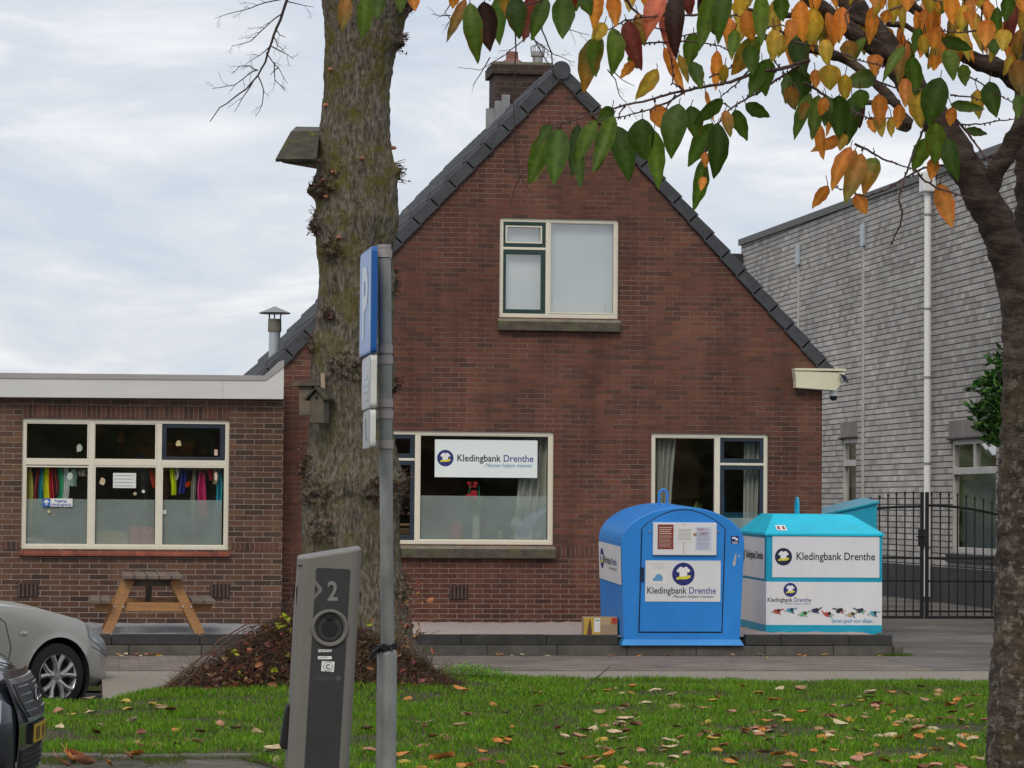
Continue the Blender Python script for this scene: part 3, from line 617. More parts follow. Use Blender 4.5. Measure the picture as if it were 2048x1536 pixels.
for (r, mi, nm) in (((1314,1049,1346,1098), mat('dark_red_notice', (.22,.035,.022), .6, .05), 'notice'), ((1353,1053,1386,1084), m_paper, 'notice'), ((1391,1053,1423,1100), mat('pale_blue_notice', (.52,.58,.72), .6, .04), 'notice')):
    g = MB(); g.box(Bx(r[0]), Bx(r[2]), Dh-.002, Dh, Bz(r[3]), Bz(r[1])); n_ = (r[3]-r[1])
    k = 0; y = r[1]+ (12 if mi.name.startswith('pale') else 5)
    ink = 1
    while y < r[3]-3:
        z = Bz(y); big_ = mi.name.startswith('dark') and y < r[1]+18
        g.box(Bx(r[0]+2.5), Bx(r[2]-2.5-((k*7) % 5)), Dh-.0032, Dh-.0022, z-(.008 if big_ else .0035), z, ink); y += 4 if big_ else 2.6; k += 1
    if mi.name.startswith('pale'):
        text(g, 'WIST U', fb, Bx(1394), Bx(1416), Bz(1061), .026, Dh-.004, 2); text(g, 'DAT?', fb, Bx(1400), Bx(1415), Bz(1068.5), .026, Dh-.004, 2)
    lc = mat('pale_ink', (.6,.5,.45), .6) if mi.name.startswith('dark') else mat('grey_ink', (.22,.22,.26), .6)
    g.build(nm, [mi, lc, mat('red_ink', (.40,.03,.05), .6)], hatch, world=False)
g = MB(); g.box(-.005, .0, Dh-.001, Dh-.0005, Bz(1108), Bz(1046)); g.box(Bx(1386.5),Bx(1393),Dh-.003,Dh-.001,Bz(1071.5),Bz(1066)); g.build('rust_mark', mat('rusty_stain', (.36,.22,.10), .8), hatch, world=False)
for px in (1298, 1438): 
    g = MB(); g.lathe([(0,0),(.012,0),(.010,.012),(0,.014)], 12, Matrix.Translation((Bx(px), -.013, Bz(1063)))@Matrix.Rotation(R(90),4,'X')); g.build('lock_bolt', m_grey, dr, world=False, smooth=True)
g = MB(); a, b, c, d = Bx(1291), Bx(1444), Bz(1203), Bz(1121); g.box(a, b, -.0165, -.0122, c, d, 6); D_ = -.0175
logo(g, Bx(1368), Bz(1148), 23/180.4, fb, D_); bank_text(g, fb, Bx(1295), Bx(1435), Bz(1187), .073, D_)
handwriting(g, fb, Bx(1347), Bx(1429), Bz(1195.5), .036, D_, 3)
g.box(Bx(1301), Bx(1335), -.0185, -.0168, Bz(1168), Bz(1122), 7)
for k in range(5): g.box(Bx(1304), Bx(1332-k*2 % 5), -.0195, -.0188, Bz(1126+k*2.8)-.003, Bz(1126+k*2.8), 8)
g.face([(Bx(1318)+.045*math.cos(t), Bz(1156)+.045*math.sin(t)) for t in np.linspace(0, math.pi, 12)], fb, -.0192, 5); g.box(Bx(1306), Bx(1326), -.0194, -.0187, Bz(1162), Bz(1156), 5)
g.build('sign_panel', LOGO+[m_cwhite, m_paper, mat('light_grey_ink', (.45,.45,.47), .6)], dr, world=False)
g = MB(); g.box(Bx(1465), Bx(1481), -.003, 0, Bz(1087), Bz(1071), 0); g.box(Bx(1467.5), Bx(1475), -.0045, -.0035, Bz(1077), Bz(1073.5), 1); g.box(Bx(1474), Bx(1479), -.0045, -.0035, Bz(1080), Bz(1076), 1)
for k in range(2): g.box(Bx(1467), Bx(1479), -.0045, -.0035, Bz(1083.5+k*2)-.003, Bz(1083.5+k*2)+.002, 1)
g.build('camera_sticker', [m_navy, m_white], bc, world=False)
g = MB()
for p in ([(1469,1125),(1474,1110),(1476,1113),(1474,1131),(1470,1132)], [(1480,1112),(1484,1108),(1483,1115)], [(1472,1108),(1477,1106),(1476,1112)]): g.face([(Bx(a), Bz(b)) for a, b in p], fb, -.002)
g.build('peeled_sticker', mat('peeled_paper', (.48,.45,.46), .8, .3, 40), bc, world=False)
g = MB(); xh = Bx(1345); yh = .55; zh = BH-.02
g.tube([(xh-.047, yh, zh-.03), (xh-.047, yh, zh+.15), (xh-.034, yh, zh+.185), (xh, yh, zh+.2), (xh+.034, yh, zh+.185), (xh+.047, yh, zh+.15), (xh+.047, yh, zh-.03)], .013, 10)
g.build('lifting_hook', m_cblue, bc, world=False, smooth=True)
fsd = lambda a, b, d: Vector((-.6975+(.002 if b > 1 else .038*(1.13-b)/1.08)-abs(d), a, b))    # left side plane
g = MB(); g.face([(BD-.02, .66),(.02,.66),(.02,1.085),(BD-.02,1.085)], fsd, .003, 6)
fr_ = lambda a, b, d: fsd(BD-a, b, .006-(d*.5+.0)); logo(g, .24, .90, .115, fr_, .0, sx=1.0); bank_text(g, fr_, .40, 1.2, .86, .075, -.002); handwriting(g, fr_, .72, 1.19, .80, .035, -.002, 3)
g.build('side_sign', LOGO+[m_cwhite], bc, world=False)
# turquoise container
tD = 34.9; p0 = atD(1648, 1266, tD); p0.z = .2
tcn = thing('turquoise_container', 'turquoise and white clothes container with sloping top and clothing bank signs', 'container', p0, rot=(R(.6), 0, R(-.5)))
S = 6000/tD; Tx = lambda px: (px-1648.5)/S; Tz = lambda py: (1266-py)/S
TW, TD_ = (1767-1530)/S/2, 1.5; zE, zT = Tz(1068), Tz(1031)
fbt = fb; g = MB(); g.box(-TW, TW, 0, TD_, 0, Tz(1251), 0).box(-TW, TW, 0, TD_, Tz(1251), Tz(1165), 1).box(-TW, TW, 0, TD_, Tz(1165), zE-.012, 0)
g.build('body', [m_turq, m_cwhite], tcn, world=False)
e = .02; xi, yi = (1560-1531)/S, .42
v = [(-TW-e,-e,zE),(TW+e,-e,zE),(TW+e,TD_+e,zE),(-TW-e,TD_+e,zE),(-TW+xi,yi,zT),(TW-(1767-1721)/S,yi,zT),(TW-.27,TD_-yi,zT),(-TW+xi,TD_-yi,zT)]
v2 = [(x, y, zE-.03) for x, y, z in v[:4]]
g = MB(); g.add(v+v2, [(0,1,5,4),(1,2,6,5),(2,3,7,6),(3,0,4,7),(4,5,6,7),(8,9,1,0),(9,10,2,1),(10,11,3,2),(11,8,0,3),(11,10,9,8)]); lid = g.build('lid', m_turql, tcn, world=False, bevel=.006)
g = MB(); x_ = Tx(1556); sl_ = lambda a, b, d: Vector((a, -e+(b-zE)*(yi+e)/(zT-zE)-d*.6, b+d)); g.face([(Tx(1553),Tz(1063)),(Tx(1574),Tz(1063)),(Tx(1573),Tz(1053)),(Tx(1553),Tz(1053))], sl_, .003, 0)
for px in (1558, 1568): g.face([(Tx(px-3),Tz(1061)),(Tx(px+3),Tz(1061)),(Tx(px+2),Tz(1055)),(Tx(px-2),Tz(1055))], sl_, .005, 1)
g.build('sticker', [m_paper, mat('dull_red_ink', (.25,.06,.06), .6)], lid, world=False)
g = MB(); xh = Tx(1618); g.tube([(xh, .60, zT-.02),(xh,.60,zT+.13),(xh,.63,zT+.185),(xh,.68,zT+.19),(xh,.72,zT+.13),(xh,.72,zT-.02)], .016, 10); g.build('lifting_hook', m_turq, tcn, world=False, smooth=True)
g = MB(); g.box(Tx(1542), Tx(1761), -.006, 0, Tz(1156), Tz(1074), 6); D_ = -.0075
logo(g, Tx(1564.5), Tz(1115), 17.5/S, fb, D_, s=(7,1,2)); bank_text(g, fb, Tx(1591), Tx(1752), Tz(1121), .088, D_, 3, 3)
g.build('sign_panel', LOGO+[m_cwhite, m_navyd], tcn, world=False)
g = MB(); D_ = -.003; g.box(Tx(1532), Tx(1626), -.0018, 0, Tz(1212), Tz(1167), 6)
logo(g, Tx(1579), Tz(1181), 14/S, fb, D_); bank_text(g, fb, Tx(1533), Tx(1622), Tz(1205), .05, D_); handwriting(g, fb, Tx(1567), Tx(1620), Tz(1210), .022, D_, 4)
text(g, 'Samen goed voor elkaar.', fb, Tx(1664), Tx(1749), Tz(1246), .045, D_, 5)
g.build('front_print', LOGO+[m_paper], tcn, world=False)
cols_ = [(.42,.08,.04),(.05,.28,.42),(.12,.45,.2),(.03,.04,.10),(.45,.05,.04),(.02,.02,.025),(.42,.33,.18),(.03,.04,.09),(.10,.36,.50)]
g = MB(); rr = random.Random(4)
for i, (px, py) in enumerate(((1552,1224),(1579,1222),(1606,1229),(1630,1222),(1656,1230),(1680,1222),(1704,1230),(1722,1222),(1749,1228))):
    cx_, cz_ = Tx(px), Tz(py)
    def blob(dx, dz, rx, rz, mi, a0=0, n=9, off=0):
        g.face([(cx_+dx+rx*math.cos(a0)*math.cos(t)-rz*math.sin(a0)*math.sin(t)*rr.uniform(.8,1.2), cz_+dz+rx*math.sin(a0)*math.cos(t)+rz*math.cos(a0)*math.sin(t)*rr.uniform(.8,1.2)) for t in [k*math.tau/n for k in range(n)]], fb, D_-.001-off, mi)
    a = rr.uniform(-.5,.5); sd_ = rr.choice((-1,1))
    blob(0, 0, .045, .028, i, a); blob(-.055*sd_, .02, .035, .008, i, a+2.6*sd_, off=.0006); blob(.02, .012, .02, .019, 5, 0, off=.0012)
    blob(.03, -.02, .028, .007, (i+4) % 9, -.8, off=.0006); blob(.055*sd_, -.006, .02, .012, 9, .3, off=.0009)
g.build('figure_frieze', [pm('figure_tone_%s' % n, c) for n, c in zip(('rust','blue','green','indigo','red','black','sand','navy','aqua'), cols_)]+[pm('figure_grey', (.45,.45,.47))], tcn, world=False)
g = MB(); ft = lambda a, b, d: Vector((-TW+d, TD_-a, b)); g.face([(.03,Tz(1160)),(TD_-.07,Tz(1160)),(TD_-.07,Tz(1078)),(.03,Tz(1078))], ft, -.006, 6)
ft2 = lambda a, b, d: ft(a, b, -.008+d); logo(g, .22, Tz(1115), .1, ft2, 0, s=(7,1,2)); bank_text(g, ft2, .4, TD_-.14, Tz(1121), .088, -.002, 3, 3)
g.build('side_sign', LOGO+[m_cwhite, m_navyd], tcn, world=False)
# third container behind
q0 = atD(1702, 1200, 38.6); hx = lambda px: (px-1702)/(6000/38.6); 
tb = thing('lidded_container', 'turquoise container with a slanting lid standing behind the other two', 'container', (q0.x, q0.y, 0), rz=R(-3))
S3 = 6000/38.6; z3 = lambda py: 1.66-(py-1015.4)/S3
l, r_ = hx(1648), hx(1754); zl, zr = z3(1034), z3(1008.5)
l2 = hx(1600); zl2 = zl-(l-l2)*(zr-zl)/(r_-l)
g = MB(); g.prism([(l2,0),(r_,0),(r_,zr),(l2,zl2)], fb, 0, 1.0); g.build('body', m_turq, tb, world=False)
g = MB(); v = [(l2-.03,-.03,zl2+.004),(r_+.03,-.03,zr+.01),(r_+.03,1.03,zr+.055),(l2-.03,1.03,zl2+.04)]; g.add(v+[(a,b,c+.03) for a,b,c in v], [(3,2,1,0),(4,5,6,7),(0,1,5,4),(1,2,6,5),(2,3,7,6),(3,0,4,7)]); g.build('lid', m_turq, tb, world=False, bevel=.005)
# cardboard box
kb = onY(1202, 1266, 33.0); S_ = 6000/33.3
cb = thing('cardboard_box', 'small printed cardboard box left beside the blue container', 'box', (kb.x, 33.02, .205), rz=R(-3))
g = MB(); wx, hz = 34/S_, 34/S_
g.box(-wx, wx, 0, .22, 0, hz+.02); g.build('carton', mat('carton_brown', (.36,.26,.17), .8, .1, 6), cb, world=False, bevel=.003)
g = MB(); X = lambda t: lerp(-wx, wx, t); Zt = lambda t: lerp(0, hz+.02, t)
g.box(X(.0), X(.99), -.002, 0, Zt(.62), Zt(.98), 0); g.box(X(.0), X(.5), -.002, 0, Zt(.0), Zt(.62), 0); g.box(X(.3), X(.48), -.0035, -.0025, Zt(.2), Zt(.95), 1); g.box(X(.5), X(.78), -.0035, -.0025, Zt(.55), Zt(.93), 2); g.box(X(.82), X(.98), -.0035, -.0025, Zt(.66), Zt(.97), 3); g.face([(X(.08),Zt(0)),(X(.25),Zt(0)),(X(.2),Zt(.85)),(X(.16),Zt(.85))], fb, -.003, 4)
g.box(X(.33), X(.45), -.0045, -.0038, Zt(.8), Zt(.86), 5)
g.build('print', [mat('print_ochre', (.50,.34,.05), .6), m_paper, mat('print_tan', (.46,.33,.2), .6), mat('print_red', (.5,.05,.04), .6), mat('print_brown', (.12,.05,.03), .6), mat('print_green', (.1,.35,.12), .6)], cb, world=False)
# ================================================================ gate
gY = 43.7; gt_ = thing('driveway_gate', 'black wrought iron double gate with arched top closing the driveway', 'gate', (onY(1849, 1200, gY).x, gY, 0))
def gp(px, py): return onY(px, py, gY)
g = MB()
for px in (1844, 1854): a = gp(px, 984); g.box(a.x-.024, a.x+.024, gY-.03, gY+.03, 0, a.z)
g.build('post', m_black, gt_, bevel=.004)
a = gp(1844, 1077); MB().box(a.x-.07, a.x+.03, gY-.06, gY-.031, a.z-.12, a.z+.14).build('lock_case', m_black, gt_)
MB().tube([gp(1846,1071)+Vector((0,-.09,0)), gp(1830,1073)+Vector((0,-.09,0))], .012, 6).build('handle', m_black, gt_)
def leaf(x0, x1, topf, tipf):
    g = MB(); n = 30
    g.tube([gp(lerp(x0,x1,i/n), topf(lerp(x0,x1,i/n))) for i in range(n+1)], .02, 6)
    for y, t in ((1117,.035),(1163,.03),(1223,.03),(1235,.04)):
        a, b = gp(x0,y), gp(x1,y); z = 1.66-(y-1016.5)/(6000/45); g.box(a.x, b.x, gY-.012, gY+.012, z-t/2, z+t/2)
    px = x0+8.5 if x0 > 1850 else x1-17
    st = 17.2 if x0 > 1850 else -17
    while (px < x1-3) if st > 0 else (px > x0+3):
        t = gp(px, tipf(px)); g.box(t.x-.009, t.x+.009, gY-.009, gY+.009, .03, t.z)
        g.lathe([(0,-.03),(.022,0),(0,.045)], 4, Matrix.Translation(t)); px += st
    return g.build('gate_leaf', m_black, gt_)
leaf(1600, 1844, lambda x: 1013+((1844-x)/88)**2*3.2, lambda x: 986+((1835-x)/90)**2*12)
leaf(1855, 2098, lambda x: 1011+((x-1855)/135)**2*17, lambda x: 988+((x-1872)/90)**2*12)
# ================================================================ picnic table
m_newwood = mat('fresh_yellow_wood', (.36,.185,.075), .65, .2, 5, bump=.3, bscale=30, sc_=(1,1,8))
m_oldwood = mat('weathered_grey_wood', (.17,.13,.105), .85, .3, 8, bump=.6, bscale=40, dirt=((.09,.065,.05), .5))
tY = 33.35; S_ = 6000/33.4
pA = onY(300, 1266, tY); pz = lambda py: onY(305, py, tY).z; PX = lambda px: onY(px, 1200, tY).x
pt = thing('picnic_table', 'wooden picnic table with new yellow legs and weathered grey top below the extension window', 'table', (PX(305), tY, .21))
zt_ = pz(1158); y0, y1 = tY-.18, tY+1.62
g = MB(); xs = [PX(244), PX(366)]; n = 5
for i in range(5): a = lerp(xs[0], xs[1], i/5); g.box(a+.004, a+(xs[1]-xs[0])/5-.004, y0+random.uniform(-.02,.02), y1, zt_, zt_+.042)
g.build('tabletop', m_oldwood, pt, bevel=.006)
for (a, b) in ((PX(180), PX(222)), (PX(383), PX(431))):
    g = MB(); zb = pz(1207)
    for i in range(2): c_ = lerp(a, b, i/2); g.box(c_+.003, c_+(b-a)/2-.003, y0+.0, y1, zb, zb+.042)
    g.build('bench', m_oldwood, pt, bevel=.006)
for yy_ in (tY, tY+1.42):
    for (xt, xb) in ((260, 213), (348, 401)):
        a, b = onY(xt, 1164, tY), onY(xb, 1268, tY); g = MB(); g.bar((a.x, yy_-.0, zt_-.004), (b.x, yy_, .2), .042, .105, up=(0,-1,0) if False else (1,0,0)); g.build('leg', m_newwood, pt, bevel=.005)
    g = MB(); zc_ = pz(1214); g.box(PX(190), PX(424), yy_+.024, yy_+.062, zc_-.05, zc_+.05); g.build('crossbeam', m_newwood, pt, bevel=.004)
    g = MB(); g.box(PX(246), PX(362), yy_+.064, yy_+.1, zt_-.08, zt_-.003); g.build('top_batten', m_oldwood, pt)
g = MB(); g.bar((PX(301), tY+.75, zt_-.01), (PX(301), tY+1.38, pz(1214)), .04, .07, up=(1,0,0)); g.build('brace', m_oldwood, pt)
for px in (229, 246, 366, 383):
    a = onY(px, 1214, tY-.05); MB().lathe([(0,0),(.011,0),(.009,.01),(0,.012)], 10, Matrix.Translation((a.x, tY-.027, a.z))@Matrix.Rotation(R(90),4,'X')).build('bolt', mat('bright_zinc', (.6,.6,.6), .3, .05, metal=.6), pt)
# ================================================================ things in the windows
def fitem(name, px0, py0, px1, py1, dy, label, cat, m, group=None, Y=YF, th=.03, wob=0):
    x0, x1, z0, z1 = rectY(px0, py0, px1, py1, Y+dy); g = MB()
    g.box(x0, x1, Y+dy, Y+dy+th, z0, z1); return tag(g.build(name, m, loc=((x0+x1)/2, Y+dy, z0), bevel=min(.01, th/3)), label, cat, group)
bn = thing('window_banner', 'white clothing bank banner with round logo fixed to the pane of the wide window', 'banner', onY(970, 955, YF+.1))
x0, x1, z0, z1 = rectY(869, 880, 1074, 955, YF+.1); MB().box(x0, x1, YF+.068, YF+.071, z0, z1).build('sheet', mat('banner_white', (.76,.83,.82), .6, .02), bn)
g = MB(); qx = lambda px: onY(px, 918, YF+.1).x; qz = lambda py: onY(970, py, YF+.1).z
logo(g, qx(890), qz(917), 16.5/161, fb, YF+.066); bank_text(g, fb, qx(914), qx(1066), qz(923), .085, YF+.066); handwriting(g, fb, qx(970), qx(1062), qz(934), .048, YF+.065, 5); g.build('print', LOGO, bn)
def curtain(px0, px1, py0, py1, dy, label, folds, gather=0, Y=YF, gdir=1):
    xa, xb, z0, z1 = rectY(px0, py0, px1, py1, Y+dy); nz = 14; P = []
    for k in range(nz+1):
        t = k/nz; z = lerp(z1, z0, t); sh = gather*math.sin(t*math.pi*.5)
        a, b = (xa, xb-(xb-xa)*sh) if gdir > 0 else (xa+(xb-xa)*sh, xb)
        P.append([Vector((lerp(a, b, i/60), Y+dy+.045*math.sin(i/60*folds*math.tau+t*.8)+.012*math.sin(i*.9+t*3), z)) for i in range(61)])
    g = MB(); g.grid(P); return tag(g.build('curtain', m_curtain, loc=(xa, Y+dy, z0), smooth=True), label, 'curtain')
curtain(1048, 1096, 868, 1080, .24, 'pale curtain drawn to the right side of the wide window beside the banner', 4, -.35, gdir=-1)
curtain(1308, 1352, 874, 1079, .24, 'pale curtain hanging at the left of the right hand house window', 4, .25)
curtain(1488, 1520, 874, 1079, .24, 'pale curtain hanging behind the blue sashes of the right hand window', 3, .1)
def lath(name, px, py0, py1, rpx, prof, label, cat, m, dy=.20, Y=YF, S__=161):
    a = onY(px, py1, Y+dy); h = (py1-py0)/S__; r = rpx/S__; g = MB(); g.lathe([(u*r, v_*h) for u, v_ in prof], 20, Matrix.Translation(a)); return tag(g.build(name, m, loc=a, smooth=True), label, cat)
POT = [(0,0),(.75,0),(1,.95),(1,1),(.88,1),(.85,.9),(0,.88)]
lath('flower_pot', 912, 1045, 1077, 14, POT, 'red flower pot on the sill of the wide window', 'flower pot', pm('red_pot', (.75,.04,.07)))
lath('vase', 952, 1031, 1077, 9, [(0,0),(.9,0),(.9,1),(.8,1),(.8,.9),(0,.9)], 'tall white vase holding green stakes in the wide window', 'vase', m_white)
lath('ornament', 1032, 1034, 1077, 13, [(0,0),(.5,0),(.2,.1),(.2,.35),(.7,.45),(1,.65),(.8,.85),(.4,1),(0,1)], 'round white ornament on a thin foot in the wide window', 'ornament', m_white)
for px, lb in ((1062, 'left of two small white cups at the right of the wide window sill'), (1078, 'right of two small white cups at the right of the wide window sill')): lath('cup', px, 1062, 1077, 7, POT, lb, 'cup', m_white)
lath('jar', 1000, 1060, 1077, 7, POT, 'pale green jar between the vase and the ornament', 'jar', pm('pale_green_jar', (.35,.45,.3)))
fp_ = thing('red_orchid', 'red orchid blossoms on a green stem inside the wide window', 'flower', onY(945, 1075, YF+.17))
g = MB(); b0 = onY(930, 1045, YF+.17); g.tube([onY(918,1045,YF+.17), onY(935,1000,YF+.17), onY(942,965,YF+.17)], .006, 6); g.build('stem', pm('stem_green', (.05,.22,.06)), fp_)
g = MB(); rr = random.Random(2)
for i in range(16):
    c_ = onY(rr.uniform(934,952), rr.choice((966,972,984,990,996)), YF+.16+rr.uniform(-.03,.03)); g.face([(c_.x+.03*math.cos(t), c_.z+.022*math.sin(t)) for t in [k*math.tau/6 for k in range(6)]], fb, c_.y)
g.build('blossoms', pm('petal_red', (.55,.01,.03)), fp_)
g = MB(); b_ = onY(958, 1036, YF+.16)
for px, py in ((958,970),(952,985),(962,992)): t = onY(px, py, YF+.16); g.add([b_+Vector((-.02,0,0)), b_+Vector((.02,0,0)), t], [(0,1,2)])
tag(g.build('green_blades', pm('blade_green', (.02,.30,.14)), loc=b_), 'tall pointed green leaves standing in the white vase', 'plant')
g = MB(); rr = random.Random(5); b_ = onY(1384, 1040, YF+.3)
for i in range(16):
    t = onY(1384+rr.uniform(-24,24), 1003+rr.uniform(-3,14), YF+.3+rr.uniform(-.05,.05)); g.add([b_+Vector((-.008+rr.uniform(-.04,.04),0,0)), b_+Vector((.012,0,0)), t], [(0,1,2)])
pl_ = thing('potted_plant', 'spiky green pot plant on the sill of the right hand window', 'plant', b_-Vector((0,0,.2))); g.build('leaves', pm('spiky_green', (.16,.24,.04)), pl_); MB().lathe([(u*.09, v_*.2) for u, v_ in POT], 16, Matrix.Translation(b_-Vector((0,0,.2)))).build('pot', m_white, pl_)
# shelf with small boxes behind the left blue sash
fitem('shelf', 783, 1047, 822, 1052, .3, 'small wooden shelf seen through the blue sash beside the tree', 'shelf', pm('shelf_wood', (.30,.17,.08)))
fitem('crate', 785, 1056, 822, 1070, .3, 'dark crate under the small wooden shelf behind the blue sash', 'crate', pm('crate_wood', (.12,.07,.04)))
# extension: garments on a rail, boxes, notices
rail = MB(); a, b = onY(30, 931, YE+.18), onY(470, 938, YE+.18); rail.tube([a, b], .014, 8); tag(rail.build('clothes_rail', m_grey, loc=a), 'metal clothes rail behind the six pane window', 'clothes rail')
GR = [(59,12,935,1050,(.42,.42,.10),'olive yellow spotted shirt at the left end of the rail'),(74,9,935,1012,(.22,.03,.04),'dark red top next to the olive shirt on the rail'),(83,8,935,1016,(.02,.30,.38),'teal top between red garments on the rail'),(93,12,934,1008,(.72,.62,.04),'bright yellow top on the left of the rail'),(103,8,936,1030,(.50,.03,.05),'crimson top right of the yellow one'),(112,8,936,990,(.05,.08,.30),'dark blue top behind the left pane'),(120,10,936,1000,(.06,.35,.20),'green blouse behind the left pane'),(130,13,934,1018,(.62,.62,.72),'white shirt with pink trim behind the left pane'),(146,14,938,972,(.40,.52,.44),'pale mint blouse behind the left pane'),(166,12,938,952,(.45,.40,.36),'beige top at the right of the left pane'),
      (306,7,936,975,(.50,.10,.06),'orange red sleeve at the right of the middle pane'),(346,9,934,990,(.55,.80,.03),'neon yellow vest behind the right pane'),(353,6,934,960,(.60,.60,.62),'white blouse beside the neon vest'),(365,10,938,987,(.03,.04,.22),'navy garment right of the neon vest'),(376,8,962,974,(.65,.12,.03),'short orange striped piece hanging low behind the right pane'),(388,8,936,1040,(.33,.32,.27),'grey garment in the middle of the right pane'),(405,14,944,1035,(.42,.03,.14),'magenta dress behind the right pane'),(421,9,936,960,(.45,.06,.08),'red blouse right of the magenta dress'),(430,8,938,968,(.5,.48,.36),'cream top near the right frame'),(438,11,938,1030,(.02,.28,.36),'teal dress at the right end of the rail'),(333,7,938,1005,(.12,.05,.04),'maroon coat left of the neon vest')]
rr = random.Random(11)
for i, (px, wd, y0, y1, c_, lb) in enumerate(GR):
    Yg = YE+.17+rr.uniform(-.02,.03); wd *= 1.25; c_ = tuple(min(.9, x*1.5) for x in c_); g = MB(); P = []
    for k in range(9):
        t = k/8; w_ = wd*(.55+.45*min(1,t*3))*(1-.12*t*rr.uniform(0,1)); row = []
        for j in range(7): u = j/6-.5; p = onY(px+u*w_+2*math.sin(t*4+i), lerp(y0, y1, t)+2*math.sin(j*2.1+i)*t, Yg+.03*math.sin(j*2.4+i)); row.append(p)
        P.append(row)
    o_ = onY(px, y0, Yg); nm = pm('cloth_%s' % lb.split()[0], c_); r_ = thing('garment', lb+', seen through the extension window', 'clothing', o_, group='clothes hanging in the extension window')
    g.grid(P).build('fabric', nm, r_, smooth=True); MB().tube([onY(px-3,y0+2,Yg), onY(px,y0-3,Yg), onY(px+3,y0+2,Yg)], .004, 5).build('hanger', m_black, r_)
fitem('storage_box', 192, 1062, 256, 1092, .12, 'tan storage box behind the frosted film of the extension window', 'box', pm('tan_box', (.62,.45,.24)), Y=YE, th=.25)
fitem('storage_box', 260, 1054, 308, 1092, .12, 'red storage box behind the frosted film of the extension window', 'box', pm('red_box', (.75,.07,.08)), Y=YE, th=.25)
pn = thing('paper_notice', 'white handwritten paper notice stuck inside the middle pane', 'notice', onY(249, 976, YE+.1)); x0, x1, z0, z1 = rectY(226, 946, 272, 976, YE+.1)
MB().box(x0, x1, YE+.068, YE+.071, z0, z1).build('sheet', m_paper, pn); g = MB()
for k in range(4): z = lerp(z1, z0, (k+.7)/4.4); g.box(x0+.015, x1-.02-.02*(k % 2), YE+.066, YE+.0675, z-.006, z)
g.build('handwriting', pm('green_ink', (.15,.30,.25)), pn)
sg = thing('entrance_sign', 'small sign with white arrow on blue reading Ingang kledingbank', 'sign', onY(114, 1013, YE+.06)); x0, x1, z0, z1 = rectY(85, 997, 145, 1013, YE+.06)
MB().box(x0, x1, YE+.062, YE+.066, z0, z1).build('board', m_paper, sg); g = MB(); xs_ = lerp(x0, x1, .26); g.box(x0, xs_, YE+.059, YE+.0615, z0, z1, 0)
xc = (x0+xs_)/2; g.face([(xc-.008,z0+.015),(xc+.008,z0+.015),(xc+.008,z0+.05),(xc+.03,z0+.045),(xc+.03,z0+.06),(xc,z1-.012),(xc-.03,z0+.06),(xc-.03,z0+.045),(xc-.008,z0+.05)], fb, YE+.058, 1)
text(g, 'Ingang', fb, lerp(x0,x1,.42), lerp(x0,x1,.8), z0+.055, .03, YE+.0595, 0); text(g, 'kledingbank', fb, lerp(x0,x1,.30), lerp(x0,x1,.97), z0+.012, .027, YE+.0595, 0)
g.build('print', [pm('sign_blue', (.04,.13,.42)), m_white], sg)
STK = [(158,897,16,22,(.36,.42,.34),'mint green paper cutout in the upper left pane'),(357,887,16,18,(.55,.45,.25),'yellowish paper lion sticker in the blue framed pane'),(140,952,14,20,(.42,.50,.42),'pale mint paper cutout in the lower left pane'),(205,963,15,22,(.50,.42,.26),'yellowish paper cutout left of the notice'),(270,987,9,9,(.42,.36,.24),'round ochre sticker below the notice'),(287,983,9,8,(.7,.7,.7),'small white star sticker under the notice'),(98,1023,9,9,(.48,.46,.22),'round yellow sticker on the frosted film'),(328,1024,10,9,(.55,.55,.52),'small square label on the right frosted pane'),(432,905,7,12,(.62,.45,.38),'small pink label in the corner of the blue framed pane'),(432,953,10,20,(.42,.42,.28),'pale paper cutout in the lower right pane')]
for px, py, w_, h_, c_, lb in STK:
    p = onY(px, py, YE+.06); g = MB(); n = 11; rr = random.Random(px)
    g.prism([(p.x+w_/340*math.cos(t)*rr.uniform(.55,1), p.z+h_/340*math.sin(t)*rr.uniform(.55,1)) for t in [k*math.tau/n for k in range(n)]] if 'label' not in lb else [(p.x-w_/340,p.z-h_/340),(p.x+w_/340,p.z-h_/340),(p.x+w_/340,p.z+h_/340),(p.x-w_/340,p.z+h_/340)], fb, YE+.066, YE+.071)
    tag(g.build('window_sticker', pm('sticker_%d' % px, c_), loc=p), lb, 'sticker')
# ================================================================ parking sign post
pD = 11.3; pb = atD(771, 1300, pD); SP = 6000/pD
m_galv = mat('galvanised_steel', (.20,.21,.20), .5, .22, 9, metal=.3, bump=.15, bscale=30, c2=(.34,.355,.34), sc_=(1,1,.5))
m_brk = mat('dull_aluminium_bracket', (.33,.30,.29), .5, .1, 6, metal=.3)
sgp = thing('parking_sign_post', 'galvanised post carrying a blue parking sign and two white plates', 'sign post', (pb.x, pb.y, -.1))
zp = lambda py: EYE.z-(py-1008.5)/SP
def tilt(px, py): return atD(px, py, pD)
g = MB(); g.tube([tilt(776,1305)]+[tilt(lerp(775,768.5,k/5), lerp(1290,494,k/5)) for k in range(6)], .0252, 24); g.build('pole', m_galv, sgp, smooth=True)
g = MB(); g.lathe([(.0,0),(.0262,0),(.0262,.012),(.0,.014)], 20, Matrix.Translation(tilt(768.5,496))); g.build('pole_cap', m_brk, sgp, smooth=True)
bt = tilt(774, 1310); g = MB(); g.lathe([(.038,-.1-bt.z),(.038,0),(.034,.02),(.027,.026)], 28, Matrix.Translation(bt)); g.build('base_tube', m_galv, sgp, smooth=True)
g = MB(); rr = random.Random(3); c_ = tilt(772,1296)
